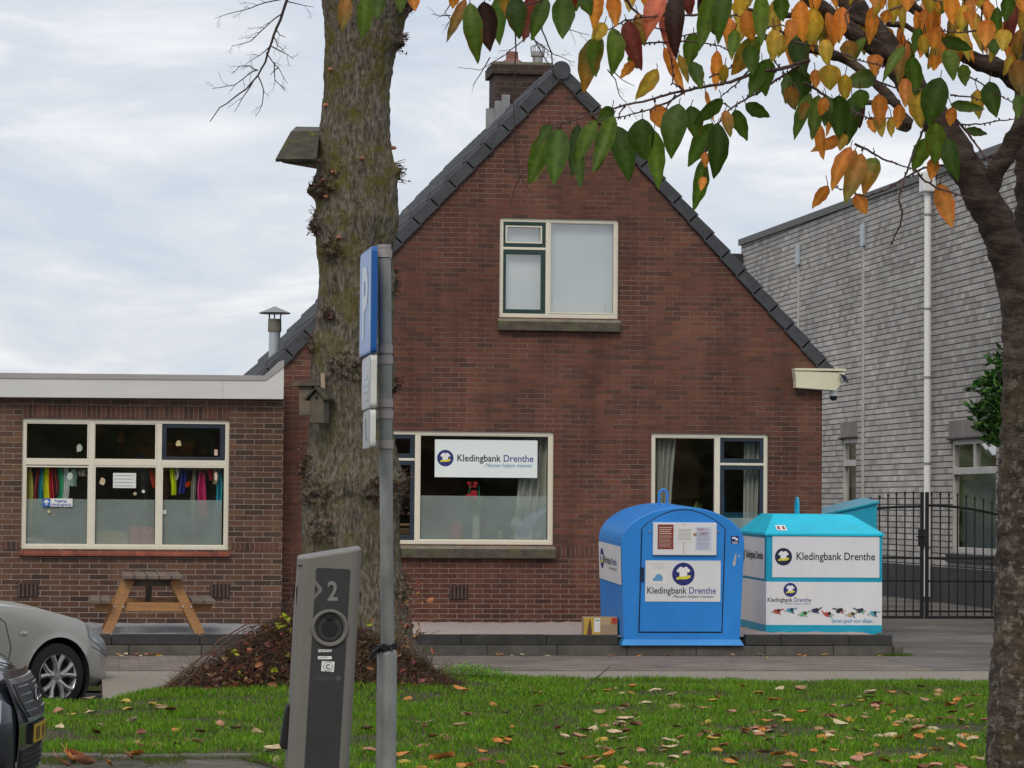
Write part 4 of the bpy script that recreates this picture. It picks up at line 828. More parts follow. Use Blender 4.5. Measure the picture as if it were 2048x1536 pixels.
for i in range(70):
    a = rr.uniform(0, math.tau); r0 = .034; p = c_+Vector((r0*math.cos(a), r0*math.sin(a), rr.uniform(-.014,.014))); g.tube([p, p+Vector((rr.uniform(-.012,.012), rr.uniform(-.012,.012), rr.uniform(-.014,.014)))], .004, 4)
g.lathe([(.027,-.012),(.036,-.01),(.036,.012),(.027,.014)], 16, Matrix.Translation(c_)); g.tube([c_+Vector((-.03,-.02,0)), c_+Vector((-.055,-.03,-.02)), c_+Vector((-.06,-.03,-.045))], .009, 6)
tag(g.build('black_strap', m_black, loc=c_), 'frayed black strap tied around the sign post at its collar', 'strap')
m_sblue = mat('sign_blue_box', (.008,.10,.36), .35, .06); m_sface = mat('faded_blue_face', (.13,.26,.60), .3, .1, 3); m_spale = mat('faded_white_print', (.52,.58,.66), .3, .1, 3)
def signbox(name, pxn, pxf, yt, yb, th, ms, mface, deco=None):
    Dn, Df = 11.08, 11.48; n0 = atD(pxn, (yt+yb)/2, Dn); f0 = atD(pxf, (yt+yb)/2, Df); d = (f0-n0); d.z = 0; wd = d.length; d.normalize(); nrm = Vector((-d.y, d.x, 0))   # facing left/camera
    if nrm.dot(EYE-n0) < 0: nrm = -nrm
    z1 = atD(pxn, yt, Dn).z; z0 = atD(pxn, yb, Dn).z
    fn = lambda a, b, e: n0.copy().to_3d()*0 + Vector((n0.x, n0.y, 0)) + d*a + Vector((0,0,b)) + nrm*e
    r = .02 if wd > .3 else .01; rp = []
    for cx_, cz_, a0 in ((wd-r, z1-r, 0), (r, z1-r, 90), (r, z0+r, 180), (wd-r, z0+r, 270)): rp += [(cx_+r*math.cos(R(a0+k*30)), cz_+r*math.sin(R(a0+k*30))) for k in range(4)]
    g = MB(); g.prism(rp, fn, -th, 0); bx = g.build(name, ms, sgp, bevel=.003)
    g = MB(); g.face([(lerp(wd/2, a, .955), lerp((z0+z1)/2, b, .955)) for a, b in rp], fn, .0012); 
    g.build('face', mface, bx)
    if deco: g = MB(); deco(g, fn, wd, z0, z1); g.build('print', [m_spale, pm('sign_grey_ink', (.16,.16,.17))], bx)
    return bx, fn, d
def P_(g, fn, wd, z0, z1):
    vs, fs, w_ = text2d('P', .03); k = (z1-z0)*.95; X = lambda a: wd*.5-(a*k-w_*k/2)*1.0
    g.add([fn(X(a), z0+(z1-z0)*.17+b*k, .0025) for a, b in vs], fs, 0)
def lines_(g, fn, wd, z0, z1):
    for t0, t1, s_ in ((.30,.43,.35),(.47,.55,.7),(.60,.68,.7),(.78,.84,.4)):
        g.prism([(wd*(.5-s_/2), lerp(z1,z0,t0)), (wd*(.5+s_/2), lerp(z1,z0,t0)), (wd*(.5+s_/2), lerp(z1,z0,t1)), (wd*(.5-s_/2), lerp(z1,z0,t1))], fn, .002, .0026, 0)
def arrow_(g, fn, wd, z0, z1):
    c = wd*.5; g.prism([(c-.05, lerp(z0,z1,.2)), (c-.02, lerp(z0,z1,.2)), (c+.035, lerp(z0,z1,.55)), (c+.03,lerp(z0,z1,.8)), (c+.0,lerp(z0,z1,.8)), (c+.004, lerp(z0,z1,.58))], fn, .002, .0026, 1)
m_splate = mat('white_plate_face', (.50,.52,.54), .35, .08, 5, dirt=((.30,.30,.28), .62)); m_sedge = mat('white_plate_edge', (.62,.62,.58), .4, .06, 5, dirt=((.30,.30,.22), .6))
signbox('sign_box', 743, 720, 491, 706, .022, m_sblue, m_sface, P_)
signbox('sub_plate', 741, 724, 708, 816, .024, m_sedge, m_splate, lines_)
signbox('sub_plate', 740, 726, 818, 896, .022, m_sedge, m_splate, arrow_)
for py in (507, 698, 720, 806, 829, 889):
    c_ = tilt(lerp(768.5, 773, (py-494)/600), py); g = MB(); g.lathe([(.0262,-.0155),(.0292,-.0155),(.0292,.0155),(.0262,.0155)], 20, Matrix.Translation(c_)); g.box(c_.x-.044, c_.x-.022, c_.y-.012, c_.y+.012, c_.z-.0155, c_.z+.0155)
    g.build('bracket', m_brk, sgp, smooth=True)
# ================================================================ charging column
qD = 10.9; S4 = 6000/qD; base = atD(650, 1536, qD)
m_chg = mat('warm_grey_powder_coat', (.165,.158,.142), .5, .05, 3, bump=.08, bscale=200); m_chd = mat('charcoal_panel', (.042,.043,.044), .35, .06, 3); m_chl = mat('light_grey_print', (.20,.20,.19), .5, .04)
chg = thing('charging_column', 'grey electric car charging column with a round socket and the number 2', 'charging station', (base.x, base.y, -.1), rz=-yaw+R(7))
ORG[chg.name] = Vector((base.x, base.y, -.1))
Cx = lambda px: (px-650)/S4; Cz = lambda py: EYE.z+.1-(py-1007.5)/S4
ln = lambda py: (1536-py)/430*21.0       # the column leans
def cf(px, py, d): return Vector((Cx(px), d, Cz(py)))
def cxy(px, py): return (px, py)
# body: front outline with leaning edges, chamfered front corners, rounded right side
def ring(py, dz=0):
    L_, R_ = 575+ln(py), 697+ln(py)
    pts = [(L_+11, 0), (R_-16, 0), (R_-5, .006), (R_+1, .02), (R_+3, .045), (R_+3, .17), (R_-4, .19), (L_+2, .19), (L_-1, .17), (L_-1, .028)]
    return [Vector((Cx(a), d, 0)) for a, d in pts]
zb_ = [(1900, None), (1700, None), (1536, None), (1300, None)]
rows = []
for py in (1900, 1536, 1250):
    rows.append([Vector((p.x, p.y, Cz(py))) for p in ring(py)])
top = []
for p in ring(1108): z = Cz(1118)+(p.x-Cx(603))*.165+p.y*.05; top.append(Vector((p.x, p.y, z)))
rows.append(top)
g = MB(); n = 10; vs = [p for r_ in rows for p in r_]; fs = [(i*n+j, i*n+(j+1)%n, (i+1)*n+(j+1)%n, (i+1)*n+j) for i in range(3) for j in range(n)]+[tuple(3*n+j for j in range(n))]
g.add(vs, fs); g.build('housing', m_chg, chg, world=False, bevel=.006)
def strip(poly, d, mi, g): g.prism([(a, b) for a, b in poly], lambda a, b, e: cf(a, b, e), d, d+.0008, mi)
g = MB()
def tx(px, py, r=0): return (px+ln(py), py)
Lf, Rt_ = 608.5, 678.0
poly = [tx(Lf, 1700), tx(Rt_, 1700), tx(Rt_, 1146), tx(Rt_-1, 1142), tx(Rt_-4, 1140), tx(Lf+5, 1137), tx(Lf+2, 1138), tx(Lf, 1141), tx(Lf, 1160), tx(Lf+15, 1178), tx(Lf+15, 1184), tx(Lf, 1200)]
strip(poly, -.0015, 0, g); 
strip([tx(Lf, 1170), tx(Lf+7, 1181), tx(Lf, 1191)], -.0015, 0, g)
g.build('front_panel', m_chd, chg, world=False)
fch = lambda a, b, e: cf(a+ln(1536-b*0) if False else a, b, e)
def ctext(g, s, x0, x1, base_py, cap_px, d, mi, bold=.01):
    text(g, s, lambda a, b, e: cf(a + 0, base_py-(b), e), x0, x1, 0, cap_px, d, mi, bold)
g = MB(); ctext(g, '2', 651, 672, 1202, 38, -.003, 0, .02)
g.build('number', m_chl, chg, world=False)
sc0 = cf(656.5, 1258, 0); T = Matrix.Translation(sc0) @ Matrix.Rotation(R(90), 4, 'X')
r1 = 38/S4
so_ = MB().lathe([(r1,-.001),(r1,.006),(r1*.93,.012),(r1*.86,.012),(r1*.74,.002),(r1*.70,-.012)], 48, T).build('socket_ring', m_chg, chg, world=False, smooth=True)
MB().lathe([(r1*.72,.0),(r1*.70,.004),(r1*.66,.004),(r1*.62,-.004),(0,-.004)], 40, T).build('socket', m_black, so_, world=False, smooth=True)
g = MB(); g.lathe([(r1*.42,-.003),(r1*.40,.006),(0,.006)], 32, T, 0); a = cf(656, 1233, -.006); g.box(a.x-.012, a.x+.012, -.012, -.003, a.z-.012, a.z+.006, 0); g.build('socket_flap', m_rubber, so_, world=False)
g = MB(); ctext(g, 'smoov', 634, 661.5, 1305.5, 7.5, -.003, 0, .03)
a = cf(633.5, 1320, 0); b = cf(661, 1314, 0); g.box(a.x, b.x, -.0035, -.002, a.z, b.z, 0)
for k in range(1): g.box(a.x+.004, a.x+.034, -.0042, -.0036, a.z+.005, a.z+.0065, 2)
g.build('sticker', [m_white, m_ink, m_chd], chg, world=False)
g = MB(); p = [(641.5,1323.5),(667,1325),(665.5,1345.5),(640,1343.5)]; strip(p, -.003, 0, g)
c_ = (653.7, 1334.5); hexo = [(c_[0]+10.5*math.cos(R(k*60)), c_[1]+10*math.sin(R(k*60))) for k in range(6)]; hexi = [(c_[0]+9.4*math.cos(R(k*60)), c_[1]+8.9*math.sin(R(k*60))) for k in range(6)]
strip(hexo, -.0042, 1, g); strip(hexi, -.0054, 0, g); ctext(g, 'C', 649.5, 657.5, 1339, 9, -.0065, 1, .03); g.build('sticker', [m_white, m_ink], chg, world=False)
g = MB(); ctext(g, 'allego', 623.5, 668, 1362, 9.5, -.003, 0, .0); g.prism(circ(675, 1358, 5.5, 20), lambda a, b, e: cf(a, b, e), -.003, -.0022, 0); g.build('lettering', mat('dim_grey_print', (.085,.085,.083), .5, .04), chg, world=False)
g = MB(); Lx = lambda py: Cx(575+ln(py)-1)
g.box(Lx(1180)-.004, Lx(1180)+.006, .03, .05, Cz(1211), Cz(1176)); g.build('side_grip', m_rubber, chg, world=False, bevel=.002)
g = MB(); g.tube([(Lx(1170)-.002,.04,Cz(1168)), (Lx(1260)-.002,.04,Cz(1255))], .003, 8); g.build('side_rod', m_brk, chg, world=False)
g = MB(); g.prism([(Cx(581),Cz(1412)),(Cx(574),Cz(1415)),(Cx(570),Cz(1432)),(Cx(562),Cz(1492)),(Cx(562),Cz(1500)),(Cx(578),Cz(1503))], fb, .05, .15); g.build('cable_holder', m_rubber, chg, world=False, bevel=.008)
g = MB(); a = cf(593, 1130, 0); g.box(Lx(1135)-.001, Lx(1135)+.02, .012, .17, Cz(1133.5), Cz(1132)); g.build('seam', m_black, chg, world=False)
# ================================================================ cars
def carpaint(nm, c, metal=.5, rough=.28):
    m = mat(nm, c, rough, .02, .5, metal=metal); b = m.node_tree.nodes['Principled BSDF']; b.inputs['Roughness'].default_value = rough; [m.node_tree.links.remove(l) for l in list(b.inputs['Roughness'].links)]; b.inputs['Coat Weight'].default_value = .6; b.inputs['Coat Roughness'].default_value = .05; return m
m_dglass = mat('dark_car_glass', (.01,.012,.014), .05, .05, spec=.6); m_alloy = mat('alloy_silver', (.45,.45,.46), .32, .06, 8, metal=.8); m_lens = mat('headlight_lens', (.42,.46,.48), .08, .2, 6, metal=.4)
def interp(tb, x):
    if x <= tb[0][0]: return tb[0][1]
    for (a, u), (b, v_) in zip(tb, tb[1:]):
        if x <= b: t = (x-a)/(b-a); t = t*t*(3-2*t) if False else t; return u+(v_-u)*t
    return tb[-1][1]
def car(root, L_, belt, hood, hw, sill_z, wheels, wr, paint, cabin):
    xs = np.unique(np.concatenate([np.arange(0, L_-.5, .05), np.arange(L_-.5, L_+.001, .02), [L_]])); nz = 22; 
    sm = lambda tb, x: sum(interp(tb, x+dx) for dx in (-.05,-.025,0,.025,.05))/5
    for s in (-1, 1):
        P = []
        for x in xs:
            zb, zs, w_ = sm(belt, x), interp(sill_z, x), interp(hw, x) if x > L_-.6 else sm(hw, x); row = []
            for j in range(nz+1):
                t = j/nz; z = zs+(zb-zs)*t; bul = math.sin(math.pi*min(1, t*1.0))**.6*.035 - .05*max(0, t-.75)*4*max(0,t-.75)-.04*max(0,.15-t)*6
                row.append(Vector((x, s*(w_-.03+bul), z)))
            P.append(row)
        def inside(p): return any((p.x-xw)**2+(p.z-wr)**2 < (wr*1.16)**2 for xw in wheels)
        def keep(i, j): c_ = (P[i][j]+P[i+1][j+1])/2; return not inside(c_)
        K = [[keep(i, j) for j in range(nz)] for i in range(len(xs)-1)]
        used = set()
        for i in range(len(xs)-1):
            for j in range(nz):
                if K[i][j]: used |= {(i,j),(i+1,j),(i,j+1),(i+1,j+1)}
        for (i, j) in used:
            near = any(0 <= a < len(xs)-1 and 0 <= b < nz and not K[a][b] for a in (i-1, i) for b in (j-1, j)); p = P[i][j]
            if near:
                for xw in wheels:
                    d = math.hypot(p.x-xw, p.z-wr)
                    if d < wr*1.4: k = wr*1.16/d; p.x = xw+(p.x-xw)*k; p.z = wr+(p.z-wr)*k; p.y = p.y+s*.012
        g = MB(); g.grid(P, keep=lambda i, j: K[i][j]); g.build('side_panel', paint, root, world=False, smooth=True, angle=60)
    P = []
    for x in xs:
        zb, zc_, w_ = sm(belt, x), sm(hood, x), interp(hw, x) if x > L_-.6 else sm(hw, x); P.append([Vector((x, (u)*(w_-.08 if abs(u) > .99 else (w_-.06)*1), lerp(zc_, zb-.003, abs(u)**2.2) )) for u in np.linspace(-1, 1, 25)])
    g = MB(); g.grid(P); g.build('bonnet', paint, root, world=False, smooth=True, angle=60)
    for s in (-1, 1):
        for xw in wheels:
            T = Matrix.Translation((xw, s*(interp(hw, xw)-.10), wr)) @ Matrix.Rotation(R(-90)*s, 4, 'X'); g = MB()   # z -> outward
            g.lathe([(wr*.62,-.10),(wr*.72,-.11),(wr*.97,-.09),(wr,-.04),(wr,.04),(wr*.97,.08),(wr*.74,.10),(wr*.67,.095)], 40, T)
            tw = g.build('tyre', m_rubber, root, world=False, smooth=True)
            g = MB(); g.lathe([(wr*.68,.09),(wr*.665,.10),(wr*.63,.085),(wr*.60,.02)], 40, T)
            for k in range(5):
                for dk in (-.24, .24):
                    a = k*math.tau/5+.3; a2 = a+dk; c1 = Vector((.05*math.cos(a), .05*math.sin(a), .07)); c2 = Vector((wr*.42*math.cos(a+dk*.8), wr*.42*math.sin(a+dk*.8), .082)); c3 = Vector((wr*.64*math.cos(a2*1.0+dk*.25), wr*.64*math.sin(a2+dk*.25), .09))
                    g.tube([T@c1, T@c2, T@c3], [.030, .022, .026], 8)
            g.lathe([(.07,.06),(.062,.085),(0,.09)], 20, T); g.build('rim', m_alloy, tw, world=False, smooth=True)
            g = MB(); g.lathe([(0,.01),(wr*.6,.01),(wr*.62,.03)], 24, T); g.build('brake_disc', mat('dark_disc', (.03,.03,.03), .5), tw, world=False)
            T2 = Matrix.Translation((xw, s*(interp(hw, xw)-.05), wr)) @ Matrix.Rotation(R(-90)*s, 4, 'X'); g = MB(); g.lathe([(wr*1.17,.045),(wr*1.17,-.25),(0,-.25)], 40, T2); g.build('wheel_arch', m_rubber, root, world=False, smooth=True)
    # cabin
    (x0, x1, x2, x3, zc2, hw2) = cabin
    g = MB(); Lr = []
    for x, z, w_ in ((x0, interp(belt, x0)-.02, hw2), (x1, zc2, hw2-.16), (x2, zc2, hw2-.16), (x3, interp(hood, x3)-.02, hw2-.02)):
        pass
    B = [(x0,-hw2,interp(belt,x0)-.03),(x3,-hw2+.02,interp(belt,x3)-.02),(x3,hw2-.02,interp(belt,x3)-.02),(x0,hw2,interp(belt,x0)-.03),(x1,-hw2+.17,zc2),(x2,-hw2+.17,zc2),(x2,hw2-.17,zc2),(x1,hw2-.17,zc2)]
    g.add(B, [(0,1,5,4),(1,2,6,5),(2,3,7,6),(3,0,4,7)]); g.build('windows', m_dglass, root, world=False)
    g = MB(); g.add([B[4],B[5],B[6],B[7]]+[(a*.97+.03*(x1+x2)/2,b*.85,c_+.05) for a,b,c_ in B[4:]], [(4,5,6,7),(0,1,5,4),(1,2,6,5),(2,3,7,6),(3,0,4,7)])
    for i, j in ((1,5),(2,6),(0,4),(3,7)): g.tube([B[i], B[j]], .035, 8)
    for s in (0, 3): m1 = Vector(B[s]).lerp(Vector(B[1 if s == 0 else 2]), .5); m2 = Vector(B[4 if s == 0 else 7]).lerp(Vector(B[5 if s == 0 else 6]), .5); g.tube([m1, m2], .04, 8)
    g.build('roof', paint, root, world=False, smooth=True)
# silver car, nose pointing right and slightly away
m_silver = carpaint('silver_green_paint', (.36,.355,.33), .35, .36); m_line = mat('shut_line', (.03,.03,.03), .7)
cs = atD(104, 1410, 27.6)
car1 = thing('silver_car', 'silver hatchback parked with its front wheel at the edge of the grass', 'car', (cs.x, cs.y, -.27), rz=R(38))
# local x=0 at the rear; shift so that front wheel sits at cs
LC = 4.25; wf = 3.40
belt1 = [(0,.78),(.3,.92),(1.0,1.0),(2.4,1.0),(2.9,.97),(3.3,.92),(3.7,.83),(3.95,.70),(4.12,.62),(4.22,.56),(4.25,.52)]
hood1 = [(0,.8),(.3,.95),(1,1.05),(2.4,1.09),(2.75,1.07),(3.3,1.0),(3.7,.90),(3.95,.77),(4.12,.66),(4.22,.58),(4.25,.54)]
hw1 = [(0,.62),(.1,.78),(.4,.86),(2.5,.885),(3.4,.885),(3.75,.86),(3.95,.80),(4.08,.72),(4.17,.62),(4.22,.50),(4.25,.36)]
sil1 = [(0,.3),(.3,.24),(2.9,.22),(3.7,.22),(4.0,.2),(4.25,.24)]
def local_shift(root, dx, dy):
    r_ = root.rotation_euler.z; root.location.x += math.cos(r_)*dx-math.sin(r_)*dy; root.location.y += math.sin(r_)*dx+math.cos(r_)*dy
local_shift(car1, -wf, .80)
car(car1, LC, belt1, hood1, hw1, sil1, (.75, wf), .315, m_silver, (.15, .75, 1.75, 2.78, 1.44, .80))
def cappanel(root, Lx_, hwv, z0, z1, mt, nm='bumper', lean=0):
    n = 16; P = [[Vector((Lx_+.035*(1-u*u)-.002+.02*math.sin(math.pi*(k/8)), u*(hwv-.02), lerp(z0, z1, k/8))) for u in np.linspace(-1, 1, n)] for k in range(9)]
    for row in P:
        for p in row: p.x -= lean*max(0, p.z-.5)
    g = MB(); g.grid(P); return g.build(nm, mt, root, world=False, smooth=True)
cappanel(car1, LC, .37, .24, .545, m_silver); cappanel(car1, -.035, .62, .3, .79, m_silver, 'tailgate')
def sidept(x, t, s, belt, hwt, sil, e=0): zb, zs = interp(belt, x), interp(sil, x); return Vector((x, s*(interp(hwt, x)-.03+math.sin(math.pi*t)**.6*.035-.2*max(0,t-.75)**2+e), zs+(zb-zs)*t))
def sline(root, pts, s, tabs, r=.004, nm='shut_line', m=None):
    pts2 = []
    for (xa, ta), (xb, tb_) in zip(pts, pts[1:]): pts2 += [(lerp(xa,xb,k/6), lerp(ta,tb_,k/6)) for k in range(6)]
    g = MB(); g.tube([sidept(x, t, s, *tabs, e=.002) for x, t in pts2+[pts[-1]]], r, 6); g.build(nm, m or m_line, root, world=False)
tb1 = (belt1, hw1, sil1)
for s in (-1, 1): sline(car1, [(2.62,.97),(2.80,.8),(2.86,.5),(2.80,.15)], s, tb1); sline(car1, [(3.80,.66),(4.0,.66),(4.12,.62)], s, tb1, .003)
def patch(root, nm, xa, xb, ta, tb_, s, tabs, m, e=.006, sk=0):
    P = [[sidept(lerp(xa,xb,i/10), lerp(ta+sk*i/10, tb_, j/5) if True else 0, s, *tabs, e=e+.006*math.sin(math.pi*i/10)*math.sin(math.pi*j/5)) for j in range(6)] for i in range(11)]
    g = MB(); g.grid(P); return g.build(nm, m, root, world=False, smooth=True)
for s in (-1, 1):
    patch(car1, 'headlight', 3.78, 4.16, .80, .97, s, tb1, m_lens, sk=-.12); patch(car1, 'side_indicator', 2.96, 3.04, .66, .71, s, tb1, m_lens)
    p = Vector((2.45, s*.95, 1.0)); g = MB(); g.lathe([(0,-.11),(.06,-.1),(.085,-.03),(.085,.04),(.06,.1),(0,.11)], 16, Matrix.Translation(p)@Matrix.Rotation(R(90),4,'X')); mm = g.build('mirror', m_silver, car1, world=False, smooth=True)
    MB().bar((2.45,s*.84,.95),(2.45,s*.92,.97),.05,.04).build('mirror_arm', m_black, mm, world=False)
# dark grey car
m_dark = carpaint('dark_grey_paint', (.040,.046,.062), .5, .25)
LD = 4.4; cd = atD(84, 1460, 16.0)
car2 = thing('dark_grey_car', 'dark grey car with a black grille and yellow plate cut off by the left edge', 'car', (cd.x, cd.y, .02), rz=R(-6))
belt2 = [(0,.8),(.4,.95),(2.5,.98),(3.0,.95),(3.5,.90),(3.8,.85),(4.1,.77),(4.28,.68),(4.33,.64),(4.4,.52)]
hood2 = [(0,.85),(.4,1),(2.5,1.08),(3.0,1.05),(3.5,1.0),(3.9,.92),(4.15,.84),(4.3,.76),(4.34,.73),(4.4,.58)]
hw2_ = [(0,.66),(.1,.8),(.5,.88),(2.5,.90),(3.5,.90),(3.9,.87),(4.08,.82),(4.2,.75),(4.3,.66),(4.36,.58),(4.4,.48)]
sil2 = [(0,.3),(.5,.2),(3.6,.2),(4.0,.17),(4.4,.19)]
local_shift(car2, -LD-.09, .10)
car(car2, LD, belt2, hood2, hw2_, sil2, (.8, 3.5), .33, m_dark, (.2, .9, 2.0, 2.85, 1.42, .82))
cappanel(car2, LD, .505, .185, .74, m_dark, lean=.3); cappanel(car2, -.035, .66, .3, .83, m_dark, 'tailgate')
nf = lambda y, z, e=0: Vector((LD+.035*(1-(y/.49)**2)+.02*math.sin(math.pi*(z-.19)/.545)-.30*max(0, z-.5)+e, y, z))
def nose(nm, poly, e, m, par=car2, thick=.012):
    g = MB(); g.prism(poly, lambda a, b, d: nf(a, b, d), 0, e); return g.build(nm, m, par, world=False)
gy = [(-.40,.70),(.40,.70),(.42,.62),(.30,.50),(-.30,.50),(-.42,.62)]
chm_ = mat('chrome', (.40,.42,.45), .28, .03, metal=1)
def nosegrid(nm, half, z0, z1, e, m, par=car2):
    ny, nz = 18, 8; G_ = [[[nf(lerp(-1, 1, i/ny)*half(z0+(z1-z0)*j/nz), z0+(z1-z0)*j/nz, ee) for j in range(nz+1)] for i in range(ny+1)] for ee in (e, -.01)]
    g = MB(); g.grid(G_[0]); rim = lambda Q: [Q[i][0] for i in range(ny+1)]+[Q[ny][j] for j in range(1, nz+1)]+[Q[i][nz] for i in range(ny-1, -1, -1)]+[Q[0][j] for j in range(nz-1, 0, -1)]
    a_, b_ = rim(G_[0]), rim(G_[1]); n_ = len(a_); g.add(a_+b_, [(i, (i+1) % n_, (i+1) % n_+n_, i+n_) for i in range(n_)]); return g.build(nm, m, par, world=False, smooth=True, angle=50)
hg = lambda z: interp([(.47,.33),(.60,.44),(.72,.45)], z)
gr = nosegrid('grille', hg, .475, .705, .010, chm_); nosegrid('grille_mesh', lambda z: hg(z)-.03, .50, .68, .016, m_black, gr)
g = MB()
for k in range(4):
    z = .535+k*.042
    for y0_, y1_ in ((-.36,-.09),(.09,.36)): g.tube([nf(lerp(y0_, y1_, t/6), z, .018) for t in range(7)], .004, 5)
g.build('grille_bars', chm_, gr, world=False)['kind'] = 'stuff'
g = MB(); g.lathe([(.055,0),(.06,.008),(.05,.012)], 24, Matrix.Translation(nf(0,.6,.02))@Matrix.Rotation(R(90),4,'Y')); g.build('badge', chm_, gr, world=False)
pl_ = nosegrid('number_plate', lambda z: .26, .355, .465, .020, m_black); nosegrid('plate_face', lambda z: .25, .363, .457, .024, mat('yellow_plate', (.50,.31,.02), .45), pl_)
g = MB()
for k in range(7): 
    if k not in (2, 5): y = -.2+k*.065; g.add([nf(y+a, .375+b, .0262) for a, b in ((0,0),(.012,0),(.012,.07),(0,.07))]+[nf(y+.028+a, .375+b, .0262) for a, b in ((0,0),(.012,0),(.012,.07),(0,.07))]+[nf(y+a, .40+b, .0262) for a, b in ((0,0),(.04,0),(.04,.012),(0,.012))], [(0,1,2,3),(4,5,6,7),(8,9,10,11)])
g.build('characters', m_ink, pl_, world=False)['kind'] = 'stuff'
nosegrid('lower_intake', lambda z: .44, .21, .335, .004, m_rubber)
g = MB()
for k in range(4): z = .225+k*.028; g.tube([nf(lerp(-.42,.42,t/10),z,.006) for t in range(11)], .006, 5)
g.build('intake_slats', m_black, car2, world=False)
g = MB(); g.tube([nf(lerp(-.48,.48,t/10),.2,.004) for t in range(11)], .010, 6); g.build('lip', m_lens, car2, world=False)
tb2 = (belt2, hw2_, sil2)
for s in (-1, 1): patch(car2, 'headlight', 3.98, 4.34, .74, .95, s, tb2, m_lens, sk=-.05); patch(car2, 'fog_light_recess', 4.12, 4.36, .10, .3, s, tb2, m_black)
g = MB(); g.tube([Vector((4.32-.25*abs(u), u*.75, interp(hood2, 4.32-.25*abs(u))-(.085*abs(u)**2.2)+.006)) for u in np.linspace(-.95, .95, 21)], .004, 6); g.build('bonnet_gap', m_line, car2, world=False)
# ================================================================ linden tree
def fbm(p, s, o=3):
    v = 0; a = 1
    for k in range(o): v += a*noise.noise(Vector(p)*s*(2**k)); a *= .5
    return v
mb_ = NT('linden_bark'); vv = mb_.coord((1,1,.28)); nn = mb_.noise(40, 9, .72, vv, .2); nb = mb_.noise(4.5, 7, .75); nm2 = mb_.noise(38, 6, .8)
bk = mb_.ramp(nn, [(.34,(.035,.029,.024)),(.46,(.115,.098,.078)),(.60,(.25,.22,.18))])
zz_ = mb_.N('ShaderNodeSeparateXYZ'); tco = mb_.N('ShaderNodeTexCoord'); mb_.l(tco.outputs['Object'], zz_.inputs[0])
hz_ = mb_.N('ShaderNodeMapRange'); hz_.inputs[1].default_value = 2.2; hz_.inputs[2].default_value = 4.6; mb_.l(zz_.outputs['Z'], hz_.inputs[0])
ms_ = mb_.math('MULTIPLY', mb_.ramp(mb_.math('MULTIPLY', nb, mb_.math('ADD', nm2, .5)), [(.47,0.),(.60,1.)]), mb_.math('MULTIPLY_ADD', hz_.outputs[0], .5)); mb_.n[-1].inputs[2].default_value = .12
bk = mb_.mix(ms_, bk, (.13,.115,.025))
bk = mb_.mix(mb_.ramp(mb_.noise(60, 3, .5), [(.66,0.),(.70,.55)]), bk, (.30,.29,.24)); mb_.col(bk); mb_.bump(nn, 1.0, .035); mb_.set(Roughness=.95); mb_.b.inputs['Specular IOR Level'].default_value = .15
m_bark = mb_.mt
TD = (TREE-EYE).dot(Fw)
SIL = [(1395,520,905),(1370,548,868),(1330,570,850),(1280,585,828),(1200,594,812),(1120,600,800),(1000,606,798),(960,606,812),(920,612,800),(860,615,790),(780,620,788),(740,622,794),(700,624,790),(620,632,788),(540,634,786),(500,630,788),(440,628,800),(400,632,796),(340,634,796),(300,634,786),(240,640,782),(180,646,780),(130,648,786),(80,648,800),(40,645,812),(0,640,824),(-60,630,850),(-160,600,880)]
BUMP = [(800,85,14,16),(804,10,22,26),(800,345,6,20),(650,375,18,30),(628,450,12,26),(660,505,14,20),(640,385,10,18),(700,735,40,34),(620,690,10,22),(628,985,22,40),(800,985,26,46),(640,1060,20,30),(745,985,22,30),(605,930,12,30),(792,560,8,30),(655,635,8,12),(800,770,8,18),(560,1180,30,60),(805,1180,16,40),(612,1215,14,20)]
NA = 120; rows = []
pysl = np.arange(1395, -162, -3.2)
for py in pysl:
    xs_ = sorted(SIL); 
    for (a, l0, r0), (b, l1, r1) in zip(xs_, xs_[1:]):
        if a <= py <= b: t = (py-a)/(b-a); l_, r_ = lerp(l0,l1,t), lerp(r0,r1,t); break
    c_ = atD((l_+r_)/2, py, TD); rad = (r_-l_)/2/FPX*TD; row = []
    for j in range(NA):
        an = 2*math.pi*j/NA; dirv = Vector((math.cos(an), math.sin(an)*.95, 0)); p = c_+dirv*rad
        vis = -dirv.y; sx = (l_+r_)/2+dirv.x*(r_-l_)/2
        dz = 0
        if vis > -.35:
            for bx, by, br, bh in BUMP:
                k = ((sx-bx)/(br*1.15+8))**2+((py-by)/(bh*.8))**2
                if k < 4: dz += .035*math.exp(-k*1.2)*(1+1.6*fbm((p.x*3, p.y*3, p.z*3), 6, 2))
        flare = max(0, (py-1230)/160)
        f = .022*fbm((p.x, p.y, p.z*.35), 5, 4)+.01*fbm((p.x, p.y, p.z*.5), 30, 2)+flare*.10*math.sin(an*5+1)*1.0
        row.append(p+dirv*(f+dz-.01))
    rows.append(row+[row[0]])
lin = thing('linden_tree', 'thick mossy linden trunk with burrs and nest boxes in front of the house', 'tree', (TREE.x, TREE.y, 0))
MB().grid(rows).build('trunk', m_bark, lin, smooth=True, angle=80)
m_twig = mat('dark_twig', (.035,.025,.022), .8, .3, 30); m_redtwig = mat('red_brown_twig', (.055,.03,.022), .85, .4, 30, c2=(.11,.06,.04))
